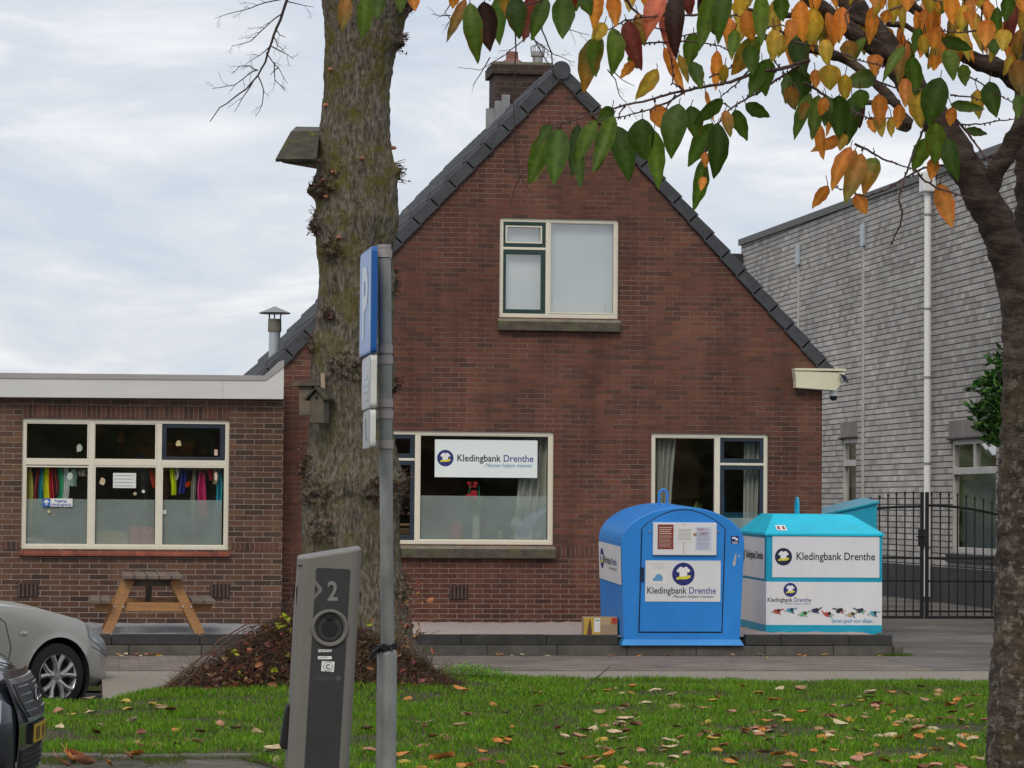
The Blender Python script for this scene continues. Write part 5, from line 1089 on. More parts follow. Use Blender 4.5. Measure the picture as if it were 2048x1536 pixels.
def tw_branch(g, pts, r0, r1, rr, D, side=0, depth=0, dens=1.0, ln_=60, jag=3):
    """pts in survey pixels; fine side twigs grown in 3-D around it"""
    P = []; n = len(pts)
    for i, (a, b) in enumerate(zip(pts, pts[1:])):
        m_ = max(2, int(math.dist(a, b)/14))
        for k in range(m_): t = k/m_; P.append((lerp(a[0],b[0],t)+rr.uniform(-jag,jag)*.35, lerp(a[1],b[1],t)+rr.uniform(-jag,jag)*.35))
    P.append(pts[-1]); d0 = 0; Q = []
    for k, (a, b) in enumerate(P): d0 += rr.uniform(-.02,.02); Q.append(atD(a, b, D+d0))
    K = len(Q); g.tube(Q, [lerp(r0, r1, k/(K-1)) for k in range(K)], 6)
    if depth > 0:
        for k in range(2, K-1):
            if rr.random() < dens*.5:
                a = math.atan2(P[k+1][1]-P[k-1][1], P[k+1][0]-P[k-1][0])+rr.choice((-1,1))*rr.uniform(.5,1.0); l_ = ln_*rr.uniform(.4,1)*(1-k/K*.5)
                q_ = [P[k]]
                for s_ in range(3): a += rr.uniform(-.35,.35); q_.append((q_[-1][0]+math.cos(a)*l_/3, q_[-1][1]+math.sin(a)*l_/3))
                tw_branch(g, q_, lerp(r0,r1,k/K)*.55, r1*.6, rr, D+d0, depth=depth-1, dens=dens, ln_=ln_*.5, jag=jag)
rr = random.Random(21); g = MB(); TB = TD-.3
g2 = MB()
tw_branch(g2, [(640,-160),(600,-60),(574,2),(560,40),(548,70),(541,92),(530,125),(515,150),(492,178),(465,198),(440,215),(420,243)], .02, .004, rr, TB, depth=0)
def fine(pts, dep=1, r=.006): tw_branch(g2, pts, r, .002, rr, TB, depth=dep, dens=1.2, ln_=46)
for pts in ([(562,-2),(530,5),(500,17),(470,24),(430,37)],[(562,28),(540,45),(520,65),(500,82),(470,90),(463,92)],[(541,92),(560,102),(575,108),(588,118)],[(532,105),(545,125),(556,135),(575,168)],[(516,140),(500,145),(470,170),(440,175),(425,178)],[(516,150),(528,180),(525,210),(512,232)],[(506,165),(485,195),(468,225)],[(574,2),(595,8),(628,14)],[(545,70),(556,90),(570,105)],[(550,55),(560,70),(572,75)],[(515,142),(500,132),(480,132),(465,148)],[(541,92),(520,110),(490,130)],[(548,125),(550,160),(570,180)],[(556,135),(540,150)]): fine(pts, 2)
# twigs hanging in front of the gable
tw_branch(g2, [(1000,-160),(1080,-60),(1085,60),(1102,105),(1108,150),(1150,190),(1190,215)], .012, .003, rr, TB, depth=1, dens=.5, ln_=60)
tw_branch(g2, [(1030,-160),(1031,0),(1031,100),(1027,200),(1030,280),(1036,330),(1045,360),(1062,385)], .010, .003, rr, TB, depth=0)
fine([(1040,352),(1030,375),(1022,400),(1018,425)], 0); fine([(1060,60),(1080,100),(1110,150),(1135,185),(1170,215)], 1)
fine([(1215,140),(1232,160),(1238,190),(1252,205),(1275,240)], 2); fine([(1225,140),(1245,160),(1270,172)],1); fine([(900,30),(880,32),(862,28)],1); fine([(905,0),(890,25),(900,40),(890,60)],1); fine([(1060,70),(1010,110),(960,140),(915,135)],2); fine([(1060,75),(1110,110),(1150,125)],2); fine([(1120,40),(1140,60),(1180,70)],1); fine([(980,115),(960,150),(945,172)],1)
# limbs that carry them, above the frame
for a, b in (((640,-150),(640,-160)),):
    pass
tp = atD(740, -160, TD)
for e_ in (atD(640,-160,TB), atD(1000,-160,TB), atD(1030,-160,TB)): g2.tube([tp, tp.lerp(e_, .5)+Vector((0,0,.25)), e_], [.14,.07,.02], 10)
g2.build('branches', m_twig, lin, smooth=True)
g = MB(); rr = random.Random(8)           # short shoots and dead leaves around the burrs
for (bx, by, br, bh) in BUMP:
    if by < 300 and bx < 790: continue
    for k in range(int(26+br*2.2)):
        a = rr.uniform(0, math.tau); rr_ = math.sqrt(rr.random()); px, py = bx+br*1.2*rr_*math.cos(a), by+bh*rr_*math.sin(a)
        l_, r_ = 600, 800
        for (ya, l0, r0), (yb, l1, r1) in zip(SIL, SIL[1:]):
            if yb <= py <= ya: t = (py-ya)/(yb-ya); l_, r_ = lerp(l0,l1,t), lerp(r0,r1,t)
        u = max(-.99, min(.99, (px-(l_+r_)/2)/((r_-l_)/2))); rad = (r_-l_)/2/FPX*TD; c_ = atD((l_+r_)/2, py, TD); s0 = c_+Vector((u*rad, -math.sqrt(1-u*u)*rad*.95, 0)); n_ = Vector((u, -math.sqrt(1-u*u), 0))
        d_ = (n_+Vector((rr.uniform(-.7,.7), rr.uniform(-.7,.3), rr.uniform(-.5,.9)))).normalized()*rr.uniform(.03,.10); g.tube([s0-n_*.02, s0+d_*.5, s0+d_+Vector((0,0,-.01))], [.005,.004,.002], 4)
        if rr.random() < .2: c2 = s0+d_; q_ = Vector((rr.uniform(-1,1), rr.uniform(-1,1), rr.uniform(-1,1))).normalized()*.03; w_ = q_.orthogonal().normalized()*.014; g.add([c2-q_*.2, c2+w_+q_*.3, c2+q_, c2-w_+q_*.3], [(0,1,2,3)], 1)
g.build('burr_shoots', [m_redtwig, mat('rust_dead_leaf', (.10,.042,.028), .8, .4, 30)], lin)
m_stub = mat('fresh_cut_wood', (.42,.17,.10), .8, .3, 20)
for px, py in ((659,146),(650,216),(636,325),(716,325),(645,365),(662,352),(650,400),(672,482),(800,296),(806,5)):
    L__, R__ = [(lerp(l0,l1,(ya-py)/(ya-yb)), lerp(r0,r1,(ya-py)/(ya-yb))) for (ya,l0,r0),(yb,l1,r1) in zip(SIL, SIL[1:]) if yb <= py <= ya][0]; u = (px-(L__+R__)/2)/((R__-L__)/2); u = max(-.97,min(.97,u)); c_ = atD((L__+R__)/2, py, TD); rad = (R__-L__)/2/FPX*TD; p = c_+Vector((u*rad, -math.sqrt(1-u*u)*rad, 0)); n_ = Vector((u,-math.sqrt(1-u*u),0)); MB().tube([p-n_*.03, p+n_*.02, p+n_*.03+Vector((.004,0,.006))], [.02,.016,.012], 7, jit=.25).build('pruning_stub', m_stub, lin)
# nest boxes
m_nest = mat('weathered_nest_wood', (.12,.10,.078), .9, .35, 12, bump=.7, bscale=50, dirt=((.085,.10,.04), .55), sc_=(1,1,.4)); m_nroof = mat('mossy_roof_felt', (.06,.058,.045), .95, .4, 10, bump=.7, bscale=50, dirt=((.13,.12,.02), .5))
ND = TD-.52; s_ = FPX/ND
nb1 = thing('bird_box', 'wooden bird box with pitched roof and round hole on the left of the tree trunk', 'bird box', atD(633, 846, ND), rz=R(-24))
zc = lambda py: (846-py)/s_; wv = 24/s_
g = MB(); prof = [(-wv/1.0*.62-.0,0),(wv*.62,0),(wv*.62,zc(795)),(0,zc(779)),(-wv*.62,zc(795))]
for a, b, c_, d_ in ((0,1,0,0),): pass
g.prism(prof, fb, 0, .15); g.build('box', m_nest, nb1, world=False, bevel=.003)
g = MB()
for s in (-1, 1): g.bar((0, .065, zc(773)), (s*wv*.95, .065, zc(796)), .20, .016, up=(0,0,1)) if False else g.add([(0,-.04,zc(773)),(s*wv*.98,-.04,zc(797)),(s*wv*.98,.18,zc(797)),(0,.18,zc(773)),(0,-.04,zc(778)),(s*wv*.92,-.04,zc(801)),(s*wv*.92,.18,zc(801)),(0,.18,zc(778))], [(0,1,2,3),(7,6,5,4),(0,4,5,1),(1,5,6,2),(2,6,7,3)])
g.build('roof', m_nroof, nb1, world=False)
g = MB(); g.lathe([(0,0),(.014,0),(.016,.004)], 18, Matrix.Translation((0,-.002,zc(795)))@Matrix.Rotation(R(90),4,'X')); g.build('entrance_hole', m_black, nb1, world=False)
MB().box(-.018,.018,.15,.17,zc(840),zc(745)).build('back_board', mat('pale_pine_batten', (.36,.28,.20), .8, .2, 10), nb1, world=False)
nb2 = thing('bird_box', 'older wooden box behind the round holed bird box, under a flat board', 'bird box', atD(610, 830, TD-.25), rz=R(-15)); s2 = FPX/(TD-.25)
MB().box(-.055,.06,0,.14,0,58/s2).build('box', mat('old_nest_wood', (.17,.14,.10), .9, .3, 10), nb2, world=False, bevel=.003)
MB().box(-.11,.14,-.05,.16,58/s2+.001,66/s2).build('roof', m_nest, nb2, world=False)
# upper left slanted box
UD = TD-.35; o_ = atD(636, 330, UD); ub = thing('bat_box', 'large mossy slanted box with an overhanging lid high on the left of the trunk', 'nest box', o_); s3 = FPX/UD
U_ = lambda px, py, d: atD(px, py, UD+d)
lidp = [U_(582,262,.28), U_(640,262,.30), U_(632,318,-.05), U_(551,318,-.05)]
nlid = (lidp[1]-lidp[0]).cross(lidp[2]-lidp[1]).normalized(); nlid = nlid if nlid.z > 0 else -nlid
g = MB(); g.add([p for p in lidp]+[p-nlid*.03 for p in lidp], [(0,1,2,3),(7,6,5,4),(0,4,5,1),(1,5,6,2),(2,6,7,3),(3,7,4,0)]); g.build('lid', m_nroof, ub)
g = MB(); q4 = [U_(583,262,.28), U_(592,253,.33), U_(648,254,.35), U_(644,262,.30)]; g.add(q4+[p-Vector((0,0,.02)) for p in q4], [(0,1,2,3),(7,6,5,4),(0,4,5,1),(1,5,6,2),(2,6,7,3),(3,7,4,0)]); g.build('felt_strip', mat('pale_felt', (.13,.13,.125), .9, .2, 10), ub)
g = MB(); bp = [U_(560,321,.0), U_(632,321,.0), U_(640,266,.27), U_(590,266,.27)]; bq = [U_(566,326,.04), U_(634,338,.04), U_(640,300,.3), U_(592,300,.3)]
g.add(bp+bq, [(0,1,2,3),(7,6,5,4),(0,4,5,1),(1,5,6,2),(2,6,7,3),(3,7,4,0)]); g.build('box', m_nest, ub)
# brush heap at the foot
bc_ = Vector((TREE.x, TREE.y, 0)); rr = random.Random(31)
m_hc = mat('dark_leaf_litter', (.045,.024,.015), .95, .5, 14, bump=1, bscale=40, c2=(.12,.058,.034))
def hh(px): return 5*noise.noise(Vector((px*.03,1,1)))+interp([(330,1382),(400,1335),(470,1292),(510,1258),(540,1246),(565,1226),(600,1226),(660,1240),(720,1262),(790,1285),(830,1315),(880,1350),(930,1376)], px)
g = MB(); P = []; bD = TD-.55
for i in range(61):
    px = lerp(335, 925, i/60); top = hh(px)+12; row = []
    for j in range(16):
        t = j/15; py = lerp(1392+ (10 if px < 700 else -6), top, t); d_ = bD-.42+t*.55+.10*noise.noise(Vector((i*.35,j*.5,2))); row.append(atD(px+6*noise.noise(Vector((i*.4,j*.4,7))), py+8*noise.noise(Vector((i*.5,j*.5,5))), d_))
    P.append(row)
hp = thing('brush_heap', 'heap of brown twigs and dead leaves piled around the foot of the linden tree', 'brush heap', bc_)
g.grid(P).build('litter_core', m_hc, hp, smooth=True)
cols_l = [(.16,.075,.04),(.11,.05,.03),(.24,.125,.065),(.08,.042,.027),(.20,.13,.08),(.36,.18,.10)]
def scrap(g, p, s, col, rr, curl=.4):      # small curled dead leaf
    a = Vector((rr.uniform(-1,1), rr.uniform(-1,1), rr.uniform(-.6,.6))).normalized(); b = a.orthogonal().normalized(); b = (Matrix.Rotation(rr.uniform(0,6.28),3,a)@b); n_ = a.cross(b)
    g.add([p-a*s, p-a*s*.3+b*s*.5+n_*s*curl*.4, p+a*s*.5+b*s*.45+n_*s*curl*.5, p+a*s, p+a*s*.4-b*s*.5+n_*s*curl, p-a*s*.4-b*s*.45+n_*s*curl*.4, p], [(0,6,5),(0,1,6),(1,2,6),(2,3,6),(3,4,6),(4,5,6)], 0, col)
g = MB(); gl_ = MB()
for k in range(3000):
    px = rr.uniform(345, 915); t = rr.random()**.8; py = lerp(1392, hh(px)-4, t); d_ = bD-.48+t*.5+rr.uniform(-.05,.05); p = atD(px, py, d_)
    s = rr.choice((-1,1)); out_ = (px-640)/300
    d2 = Vector((out_*.8+rr.uniform(-.7,.7), rr.uniform(-.6,.2), rr.uniform(-.55,.55))).normalized()*rr.uniform(.06,.34)
    g.tube([p-d2*.5, p+Vector((rr.uniform(-.02,.02),rr.uniform(-.02,.02),rr.uniform(-.02,.02))), p+d2*.5], [.0035,.003,.0015], 4, col=tuple(c*rr.uniform(.6,1.5) for c in (.080,.048,.032)))
for k in range(1500):
    px = rr.uniform(345, 915); t = rr.random(); py = lerp(1394, hh(px)+2, t); p = atD(px+rr.gauss(0,6), py+rr.gauss(0,4), bD-.50+t*.5+rr.uniform(-.04,.05)); c_ = rr.choice(cols_l); scrap(gl_, p, rr.uniform(.016,.05), tuple(x*rr.uniform(.55,1.4) for x in c_), rr)
for px, py, s in ((400,1270,.0),(515,1315,.075),(518,1330,.06),(350,1365,.05),(470,1370,.045),(545,1370,.05),(600,1250,.04),(745,1240,.03),(465,1340,.04),(860,1200,.04),(866,1300,.03),(500,1300,.04)):
    p = atD(px, py, bD-.55); scrap(gl_, p, .02+s*.6, (.42,.17,.09), rr)
# long stems leaning on the heap and suckers on the right
for pts, r0 in (([(335,1372),(380,1335),(440,1280),(500,1245),(560,1222)], .010),([(350,1385),(420,1310),(480,1262),(560,1232)], .008),([(300,1400),(345,1358),(400,1315)], .006),([(560,1390),(600,1330),(650,1250)], .006),([(560,1250),(500,1275),(455,1290)], .005),([(815,1180),(822,1240),(826,1330)], .007),([(805,1165),(830,1230),(842,1268)], .004),([(842,1268),(858,1262)], .003),([(860,1345),(868,1300),(862,1280)], .003),([(880,1350),(900,1315)], .004),([(895,1355),(905,1320)], .004),([(790,1200),(812,1300)], .005),([(800,1180),(835,1175)], .003),([(855,1270),(880,1262)], .003)):
    Q = []
    for a, b in zip(pts, pts[1:]): Q += [(lerp(a[0],b[0],k/5)+rr.uniform(-1,1), lerp(a[1],b[1],k/5)+rr.uniform(-1,1)) for k in range(5)]
    Q.append(pts[-1]); g.tube([atD(a, b, bD-.56) for a, b in Q], [lerp(r0, r0*.5, k/len(Q)) for k in range(len(Q))], 6, col=(.13,.075,.055))
for k in range(120):
    px, py = rr.gauss(815, 14), rr.uniform(1160, 1300); scrap(gl_, atD(px, py, bD-.5+rr.uniform(-.1,.1)), rr.uniform(.012,.028), tuple(x*rr.uniform(.7,1.4) for x in rr.choice(cols_l)), rr)
for (cx_, cy_, s, n_) in ((573,1234,11,5),(562,1252,13,5),(578,1260,8,3),(740,1246,5,3),(478,1348,7,2),(550,1340,6,3),(470,1305,7,3)):
    for q_ in range(n_): scrap(gl_, atD(cx_+rr.uniform(-s,s)*.8, cy_+rr.uniform(-s,s)*.6, bD-.6), rr.uniform(.022,.04), (.36,.40,.03), rr, .15)
m_vt = vcol('twig_tones', .85); m_vl = vcol('dead_leaf_tones', .75, trans=.15)
o1 = g.build('twigs', m_vt, hp, hascol=True); o1['kind'] = 'stuff'; o2 = gl_.build('dead_leaves', m_vl, hp, hascol=True); o2['kind'] = 'stuff'
# ================================================================ grass
g = MB(); xs_ = np.arange(-1.6, 12.01, .16); ys_ = np.concatenate([np.arange(9.0, 28.6, .16)])
P = []
for x in xs_:
    n0, e0 = nearY(x), edgeY(x); P.append([Vector((x, n0, -.25))]+[Vector((x, lerp(n0, e0, k/120), gz(x, lerp(n0, e0, k/120))-.012)) for k in range(121)])
struct(g.grid(P), 'grass_verge', m_soil, smooth=True)
rng = np.random.default_rng(5)
def blades(n, xr, yr, h0, h1, w0, name, cols, clump=True, filt=None):
    x = rng.uniform(*xr, n*2); y = rng.uniform(*yr, n*2) if not isinstance(yr, str) else None
    # keep what the verge holds and the picture can roughly see
    ey = np.where(x < .1, 25.3, np.where(x < 1.3, 25.3+(x-.1)/1.2*2.9, 28.2-(x-1.3)*.02)); ny = np.where(x < 1.02, 19.74, np.where(x < 1.35, 19.74-(x-1.02)*6, 9.0))
    c = (y < ey) & (y > ny); ang = np.arctan2(x, y); c &= (ang > yaw-.20) & (ang < yaw+.20)
    if filt is not None: c &= filt(x, y)
    x, y = x[c][:n], y[c][:n]; n = len(x)
    cl = np.array([noise.noise(Vector((a*1.3, b*1.3, 9)))+.6*noise.noise(Vector((a*4, b*4, 2))) for a, b in zip(x, y)])
    keep = rng.random(n) < np.clip(.70+1.1*cl, .10, 1); x, y, cl = x[keep], y[keep], cl[keep]; n = len(x)
    z = np.array([gz(a, b) for a, b in zip(x, y)])-.012; h = rng.uniform(h0, h1, n)*(1+.5*np.clip(cl, -1, 1)); wd = rng.uniform(w0*.7, w0*1.3, n); th = rng.uniform(0, math.tau, n); ln__ = rng.uniform(.1, .95, n)*h; ph = rng.uniform(0, math.tau, n)
    dx, dy = np.cos(th)*wd, np.sin(th)*wd; lx, ly = np.cos(ph)*ln__, np.sin(ph)*ln__
    V = np.zeros((n, 5, 3)); V[:,0] = np.stack([x-dx, y-dy, z], 1); V[:,1] = np.stack([x+dx, y+dy, z], 1); V[:,2] = np.stack([x+dx*.8+lx*.35, y+dy*.8+ly*.35, z+h*.6], 1); V[:,3] = np.stack([x-dx*.8+lx*.35, y-dy*.8+ly*.35, z+h*.6], 1); V[:,4] = np.stack([x+lx, y+ly, z+h*.95], 1)
    me = bpy.data.meshes.new(name); me.vertices.add(n*5); me.vertices.foreach_set('co', V.ravel()); me.loops.add(n*7); me.polygons.add(n*2)
    base_ = (np.arange(n)*5)[:, None]; li = np.concatenate([base_+0, base_+1, base_+2, base_+3, base_+3, base_+2, base_+4], 1); me.loops.foreach_set('vertex_index', li.ravel())
    ls = np.stack([np.arange(n)*7, np.arange(n)*7+4], 1); me.polygons.foreach_set('loop_start', ls.ravel()); me.polygons.foreach_set('loop_total', np.tile([4, 3], n))
    ca = np.array(cols); ci = rng.integers(0, len(ca), n); cc = ca[ci]*rng.uniform(.65, 1.3, (n, 1))*(1+.35*np.clip(cl, -1, 1))[:, None]
    dry = rng.random(n) < .07; cc[dry] = np.array([.22,.18,.09])
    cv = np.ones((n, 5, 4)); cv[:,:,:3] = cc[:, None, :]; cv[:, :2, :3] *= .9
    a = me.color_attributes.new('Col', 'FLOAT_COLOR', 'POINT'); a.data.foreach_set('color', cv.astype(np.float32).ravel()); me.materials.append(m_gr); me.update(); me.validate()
    o = bpy.data.objects.new(name, me); C.objects.link(o); return o
m_gr = vcol('grass_tones', .55, trans=.3, spec=.25)
GC = [(.09,.235,.008),(.13,.30,.010),(.06,.18,.008),(.17,.32,.014),(.105,.255,.006),(.16,.23,.025)]
tag(blades(230000, (-1.6, 10.5), (17.0, 28.4), .022, .055, .0035, 'grass', GC), None, None, kind='stuff')
# taller chickweed patch beside the tree foot
wc = onZ(950, 1372, .05)
g = MB(); rr = random.Random(44)
for k in range(5200):
    px = rr.gauss(955, 62); py = interp([(860,1352),(930,1336),(1000,1345),(1060,1362),(1110,1376)], px); py = py+abs(rr.gauss(0, 22))+2
    if px < 850: continue
    p = onZ(px, max(py, 1366)+rr.uniform(0,8), .0) ; lift = max(0, (max(py,1366)-py))/208+.015; p.z = gz(p.x, p.y)+lift*rr.uniform(.5,1)
    a = Vector((rr.uniform(-1,1), rr.uniform(-1,1), rr.uniform(-.3,.7))).normalized()*rr.uniform(.008,.018); b = Vector((-a.y, a.x, 0))*.5
    c_ = rr.choice(GC); g.add([p-a, p+b, p+a, p-b], [(0,1,2,3)], 0, tuple(x*rr.uniform(.8,1.7) for x in c_))
tag(g.build('chickweed', m_gr, hascol=True, loc=wc), None, None, kind='stuff')
g = MB(); mw = onZ(1788, 1312, 0)
for k in range(260): p = mw+Vector((rr.gauss(0,.10), rr.gauss(-.03,.03), 0)); g.add([p+Vector((-.004,0,0)), p+Vector((.004,0,0)), p+Vector((rr.uniform(-.02,.02),0,rr.uniform(.015,.05)))], [(0,1,2)], 0, (.06,.12,.01))
for k in range(2600):
    x_ = rr.uniform(-.45, 1.2); p = Vector((x_, 19.66+rr.gauss(.02,.07)-abs(rr.gauss(0,.25))*(noise.noise(Vector((x_*3,1,1))) > .05), .0))
    g.add([p+Vector((-.003,0,0)), p+Vector((.003,0,0)), p+Vector((rr.uniform(-.02,.02),rr.uniform(-.01,.01),rr.uniform(.012,.042)))], [(0,1,2)], 0, rr.choice(((.06,.12,.01),(.09,.14,.02),(.10,.08,.04))))
tag(g.build('weeds', m_gr, hascol=True, loc=mw), None, None, kind='stuff')
# stick in the grass
g = MB(); g.tube([onZ(1160,1392,.03), atD(1185,1362,26.6), atD(1200,1350,26.6), atD(1220,1333,26.6)], [.006,.005,.005,.003], 6); tag(g.build('stick', m_twig, loc=onZ(1160,1392,.03)), 'thin bare stick poking out of the far edge of the grass', 'stick')
# ================================================================ fallen leaves: each one a thing
def leafmesh(name, m, seed, fold, curl, twist=0):
    rr = random.Random(seed); g = MB(); P = []
    for i in range(8):
        t = i/7; w_ = .032*math.sin(math.pi*t**.85)**.8 if 0 < t < 1 else .0005; x = (t-.5)*.105
        P.append([Vector((x, u*w_, .004+abs(u)**1.3*fold*.03+curl*.11*(t-.5)**2*(2 if curl > 0 else 1)+rr.uniform(-.002,.002)+twist*u*(t-.5)*.02)) for u in (-1,-.5,0,.5,1)])
    g.grid(P); g.tube([(.0525,0,.006+curl*.03), (.075,.006,.012+curl*.05), (.09,.012,.02+curl*.05)], .001, 4)
    me_o = g.build(name, m, world=False, smooth=True, angle=80); me = me_o.data; bpy.data.objects.remove(me_o); return me
KL = [('pale cream', (.52,.42,.26), 5), ('orange', (.50,.20,.045), 4), ('salmon pink', (.44,.21,.13), 4), ('dark red brown', (.17,.065,.035), 3), ('yellow ochre', (.48,.33,.06), 2), ('dull tan', (.34,.22,.12), 4)]
LM = []
for nm, c_, wgt in KL:
    m_ = mat('fallen_leaf_'+nm.replace(' ', '_'), c_, .7, .28, 25, bump=.3, bscale=80)
    for s, (fo, cu, ad) in enumerate(((.25,.18,'curled'),(-.5,-.35,'domed'),(.6,.05,'folded'))): LM += [(leafmesh('fallen_leaf', m_, s, fo, cu), nm, ad)]*wgt
rr = random.Random(77)
HAND_ = [(1265,1369,1,0),(1310,1373,0,1),(1345,1391,0,0),(1352,1404,5,1),(1250,1435,0,0),(1240,1450,0,0),(1270,1450,2,0),(1170,1455,0,0),(1080,1325,0,0),(1215,1495,2,0),(1220,1510,1,0),(900,1310,0,0),(855,1440,0,0),(890,1458,2,1),(900,1468,3,1),(885,1515,1,0),(1010,1470,3,0),(920,1383,1,0),(1075,1382,2,0),(968,1500,1,0),(1740,1385,0,0),(1880,1372,2,1),(1840,1368,5,0),(1600,1378,5,0),(1775,1425,4,1),(1660,1430,2,0),(1700,1430,1,1),(1490,1478,3,1),(1520,1470,2,0),(1425,1475,4,0),(1650,1480,4,0),(1550,1420,0,0),(1680,1440,0,0),(1900,1410,1,0),(1920,1435,2,0),(1925,1525,2,1),(1540,1478,0,0),(1680,1520,0,1),(1460,1520,1,0),(1830,1460,4,0),(1775,1465,0,1),(255,1408,4,1),(250,1392,4,1),(115,1413,2,1),(183,1425,0,0),(265,1437,0,0),(180,1395,5,0),(470,1450,0,0),(450,1417,2,1),(395,1478,2,0),(325,1505,3,1),(375,1508,0,0),(90,1500,2,0),(440,1440,2,1),(545,1498,0,0),(555,1505,0,1),(515,1460,5,0),(190,1460,3,0),(735,1455,0,0),(740,1490,2,1),(320,1415,5,0)]
spots = [(px, py, k, s) for px, py, k, s in HAND_]
while len(spots) < 285:
    u = rr.random()
    if u < .78: px, py = rr.uniform(1180, 1975), 1366+170*rr.random()**.75
    elif u < .92: px, py = rr.uniform(795, 1200), 1380+156*rr.random()**.6
    else: px, py = rr.uniform(95, 560), 1388+120*rr.random()
    spots.append((px, py, None, None))
names = [k[0] for k in KL]; nth = 0
for px, py, k, s in spots:
    p = onZ(px, py+4, .05)
    if p.y > edgeY(p.x)-.05 or p.y < nearY(p.x)+.05 or abs(px-1990) < 10: continue
    cand = [l for l in LM if (k is None or l[1] == names[k]) and (s is None or (l[2] == 'domed') == bool(s))]
    me, nm, ad = rr.choice(cand); o = bpy.data.objects.new('fallen_leaf', me); C.objects.link(o); sc_l = rr.uniform(.75, 1.3)*(1.25 if k is not None else .95)
    o.location = (p.x, p.y, gz(p.x, p.y)+rr.uniform(.012,.03)); o.rotation_euler = (rr.uniform(-.2,.38), rr.uniform(-.25,.25), rr.uniform(0, math.tau)); o.scale = (sc_l, sc_l, sc_l)
    side = 'right of the sign post' if px > 780 else 'left of the sign post'
    tag(o, '%s %s fallen leaf lying on the grass %s' % (ad, nm, side), 'leaf', 'fallen leaves on the grass '+side)
for (px, py, k, sc_l) in ((120,1530,2,1.2),(135,1520,1,1.3),(148,1518,2,1.5),(165,1528,2,1.2),(215,1533,1,.9),(255,1518,2,.9),(275,1512,1,.8)):
    p = onZ(px, py+6, .0); me = [l for l in LM if l[1] == names[k]][rr.randrange(3)][0]; o = bpy.data.objects.new('fallen_leaf', me); C.objects.link(o); o.location = (p.x, p.y, .03); o.rotation_euler = (.7, rr.uniform(-.3,.3), rr.uniform(0,6)); o.scale = (sc_l*1.3,)*3
    tag(o, 'large orange pink leaf lying on the paving before the mossy kerb', 'leaf', 'leaves lying before the mossy kerb')
# a few leaves washed against the low wall
for i in range(26):
    px = rr.choice((rr.uniform(230,330), rr.uniform(900,1780))); p = onY(px, 1314, KY-.05); me, nm, ad = rr.choice(LM); o = bpy.data.objects.new('fallen_leaf', me); C.objects.link(o); o.location = (p.x, KY-.06-rr.random()*.5*(i % 3 == 0), .008); o.rotation_euler = (rr.uniform(-.3,.3), rr.uniform(-.3,.3), rr.uniform(0,6)); o.scale = (.7,)*3
    tag(o, '%s %s small leaf on the paving at the foot of the low wall' % (ad, nm), 'leaf', 'leaves at the foot of the low wall')
# ================================================================ laurel shrub behind the cherry trunk
LD_ = 41.0; lr = thing('laurel_shrub', 'glossy dark green laurel shrub half hidden behind the cherry trunk', 'shrub', onZ(2046, 1250, 0) if False else (atD(2046, 1200, LD_).x, atD(2046, 1200, LD_).y, 0))
g = MB(); rr = random.Random(9); base_ = ORG[lr.name]; cc_ = atD(2046, 800, LD_)
for k in range(9): e_ = cc_+Vector((rr.uniform(-.5,.5), rr.uniform(-.5,.5), rr.uniform(-.5,.8))); g.tube([base_+Vector((rr.uniform(-.1,.1), rr.uniform(-.1,.1), 0)), base_.lerp(e_, .5)+Vector((rr.uniform(-.05,.05),0,.1)), e_], [.03,.02,.008], 6)
g.build('stems', m_twig, lr, smooth=True)
g = MB(); S5 = FPX/LD_
def lobe(px, py, rx, ry, n):
    for k in range(n):
        a, b = rr.uniform(0, math.tau), math.acos(rr.uniform(-1,1)); q_ = rr.random()**.4; c_ = atD(px, py, LD_)+Vector((rx/S5*q_*math.sin(b)*math.cos(a), rx/S5*q_*math.sin(b)*math.sin(a), ry/S5*q_*math.cos(b)))
        d_ = Vector((rr.uniform(-1,1), rr.uniform(-1,.4), rr.uniform(-.3,1))).normalized(); s_ = d_.orthogonal().normalized(); s_ = Matrix.Rotation(rr.uniform(0,6.28),3,d_)@s_; l_ = rr.uniform(.09,.17); w_ = l_*.2; n_ = d_.cross(s_)
        c0 = rr.choice([(.02,.07,.012),(.035,.11,.015),(.06,.16,.02),(.09,.21,.03),(.014,.05,.015)]); g.add([c_, c_+d_*l_*.45+s_*w_+n_*.01, c_+d_*l_, c_+d_*l_*.45-s_*w_+n_*.01], [(0,1,2,3)], 0, c0)
for a in ((2016,722,30,26,120),(1998,750,22,18,90),(2000,790,38,40,300),(1978,760,16,14,60),(1985,835,40,40,330),(2005,868,46,30,240),(1955,775,12,12,35),(1956,822,16,20,60),(1965,850,18,16,60),(2050,800,66,100,520),(1985,720,8,14,22),(1985,885,20,10,40)): lobe(*a)
g.build('foliage', vcol('laurel_leaf_tones', .3, spec=.6), lr, hascol=True)
# ================================================================ trees across the road behind the photographer, seen in the panes
rr = random.Random(12); m_far = vcol('far_tree_tones', .8)
g = MB()
for k in range(46):
    cx_, cy_, r_, h_ = rr.uniform(-34, 26), rr.uniform(-30, -24), rr.uniform(2.0,3.4), rr.uniform(5.0,7.0); col = rr.choice([(.09,.095,.045),(.14,.10,.05),(.06,.07,.035),(.22,.15,.07)]); P = []
    for i in range(13):
        t = i/12; row = []
        for j in range(17):
            a = j/16*math.tau; q_ = r_*math.sin(math.pi*min(.98, t*.9+.06))**.6; v_ = Vector((cx_+q_*math.cos(a), cy_+q_*math.sin(a), t*h_-.3)); row.append(v_+Vector((math.cos(a),math.sin(a),.3))*noise.noise(v_*1.1)*1.0)
        P.append(row)
    g.grid(P, 0, None); g.c[-13*17:] = [col]*(13*17)
tag(g.build('tree_line', m_far, hascol=True, loc=(0,-27,0)), None, None, kind='stuff')
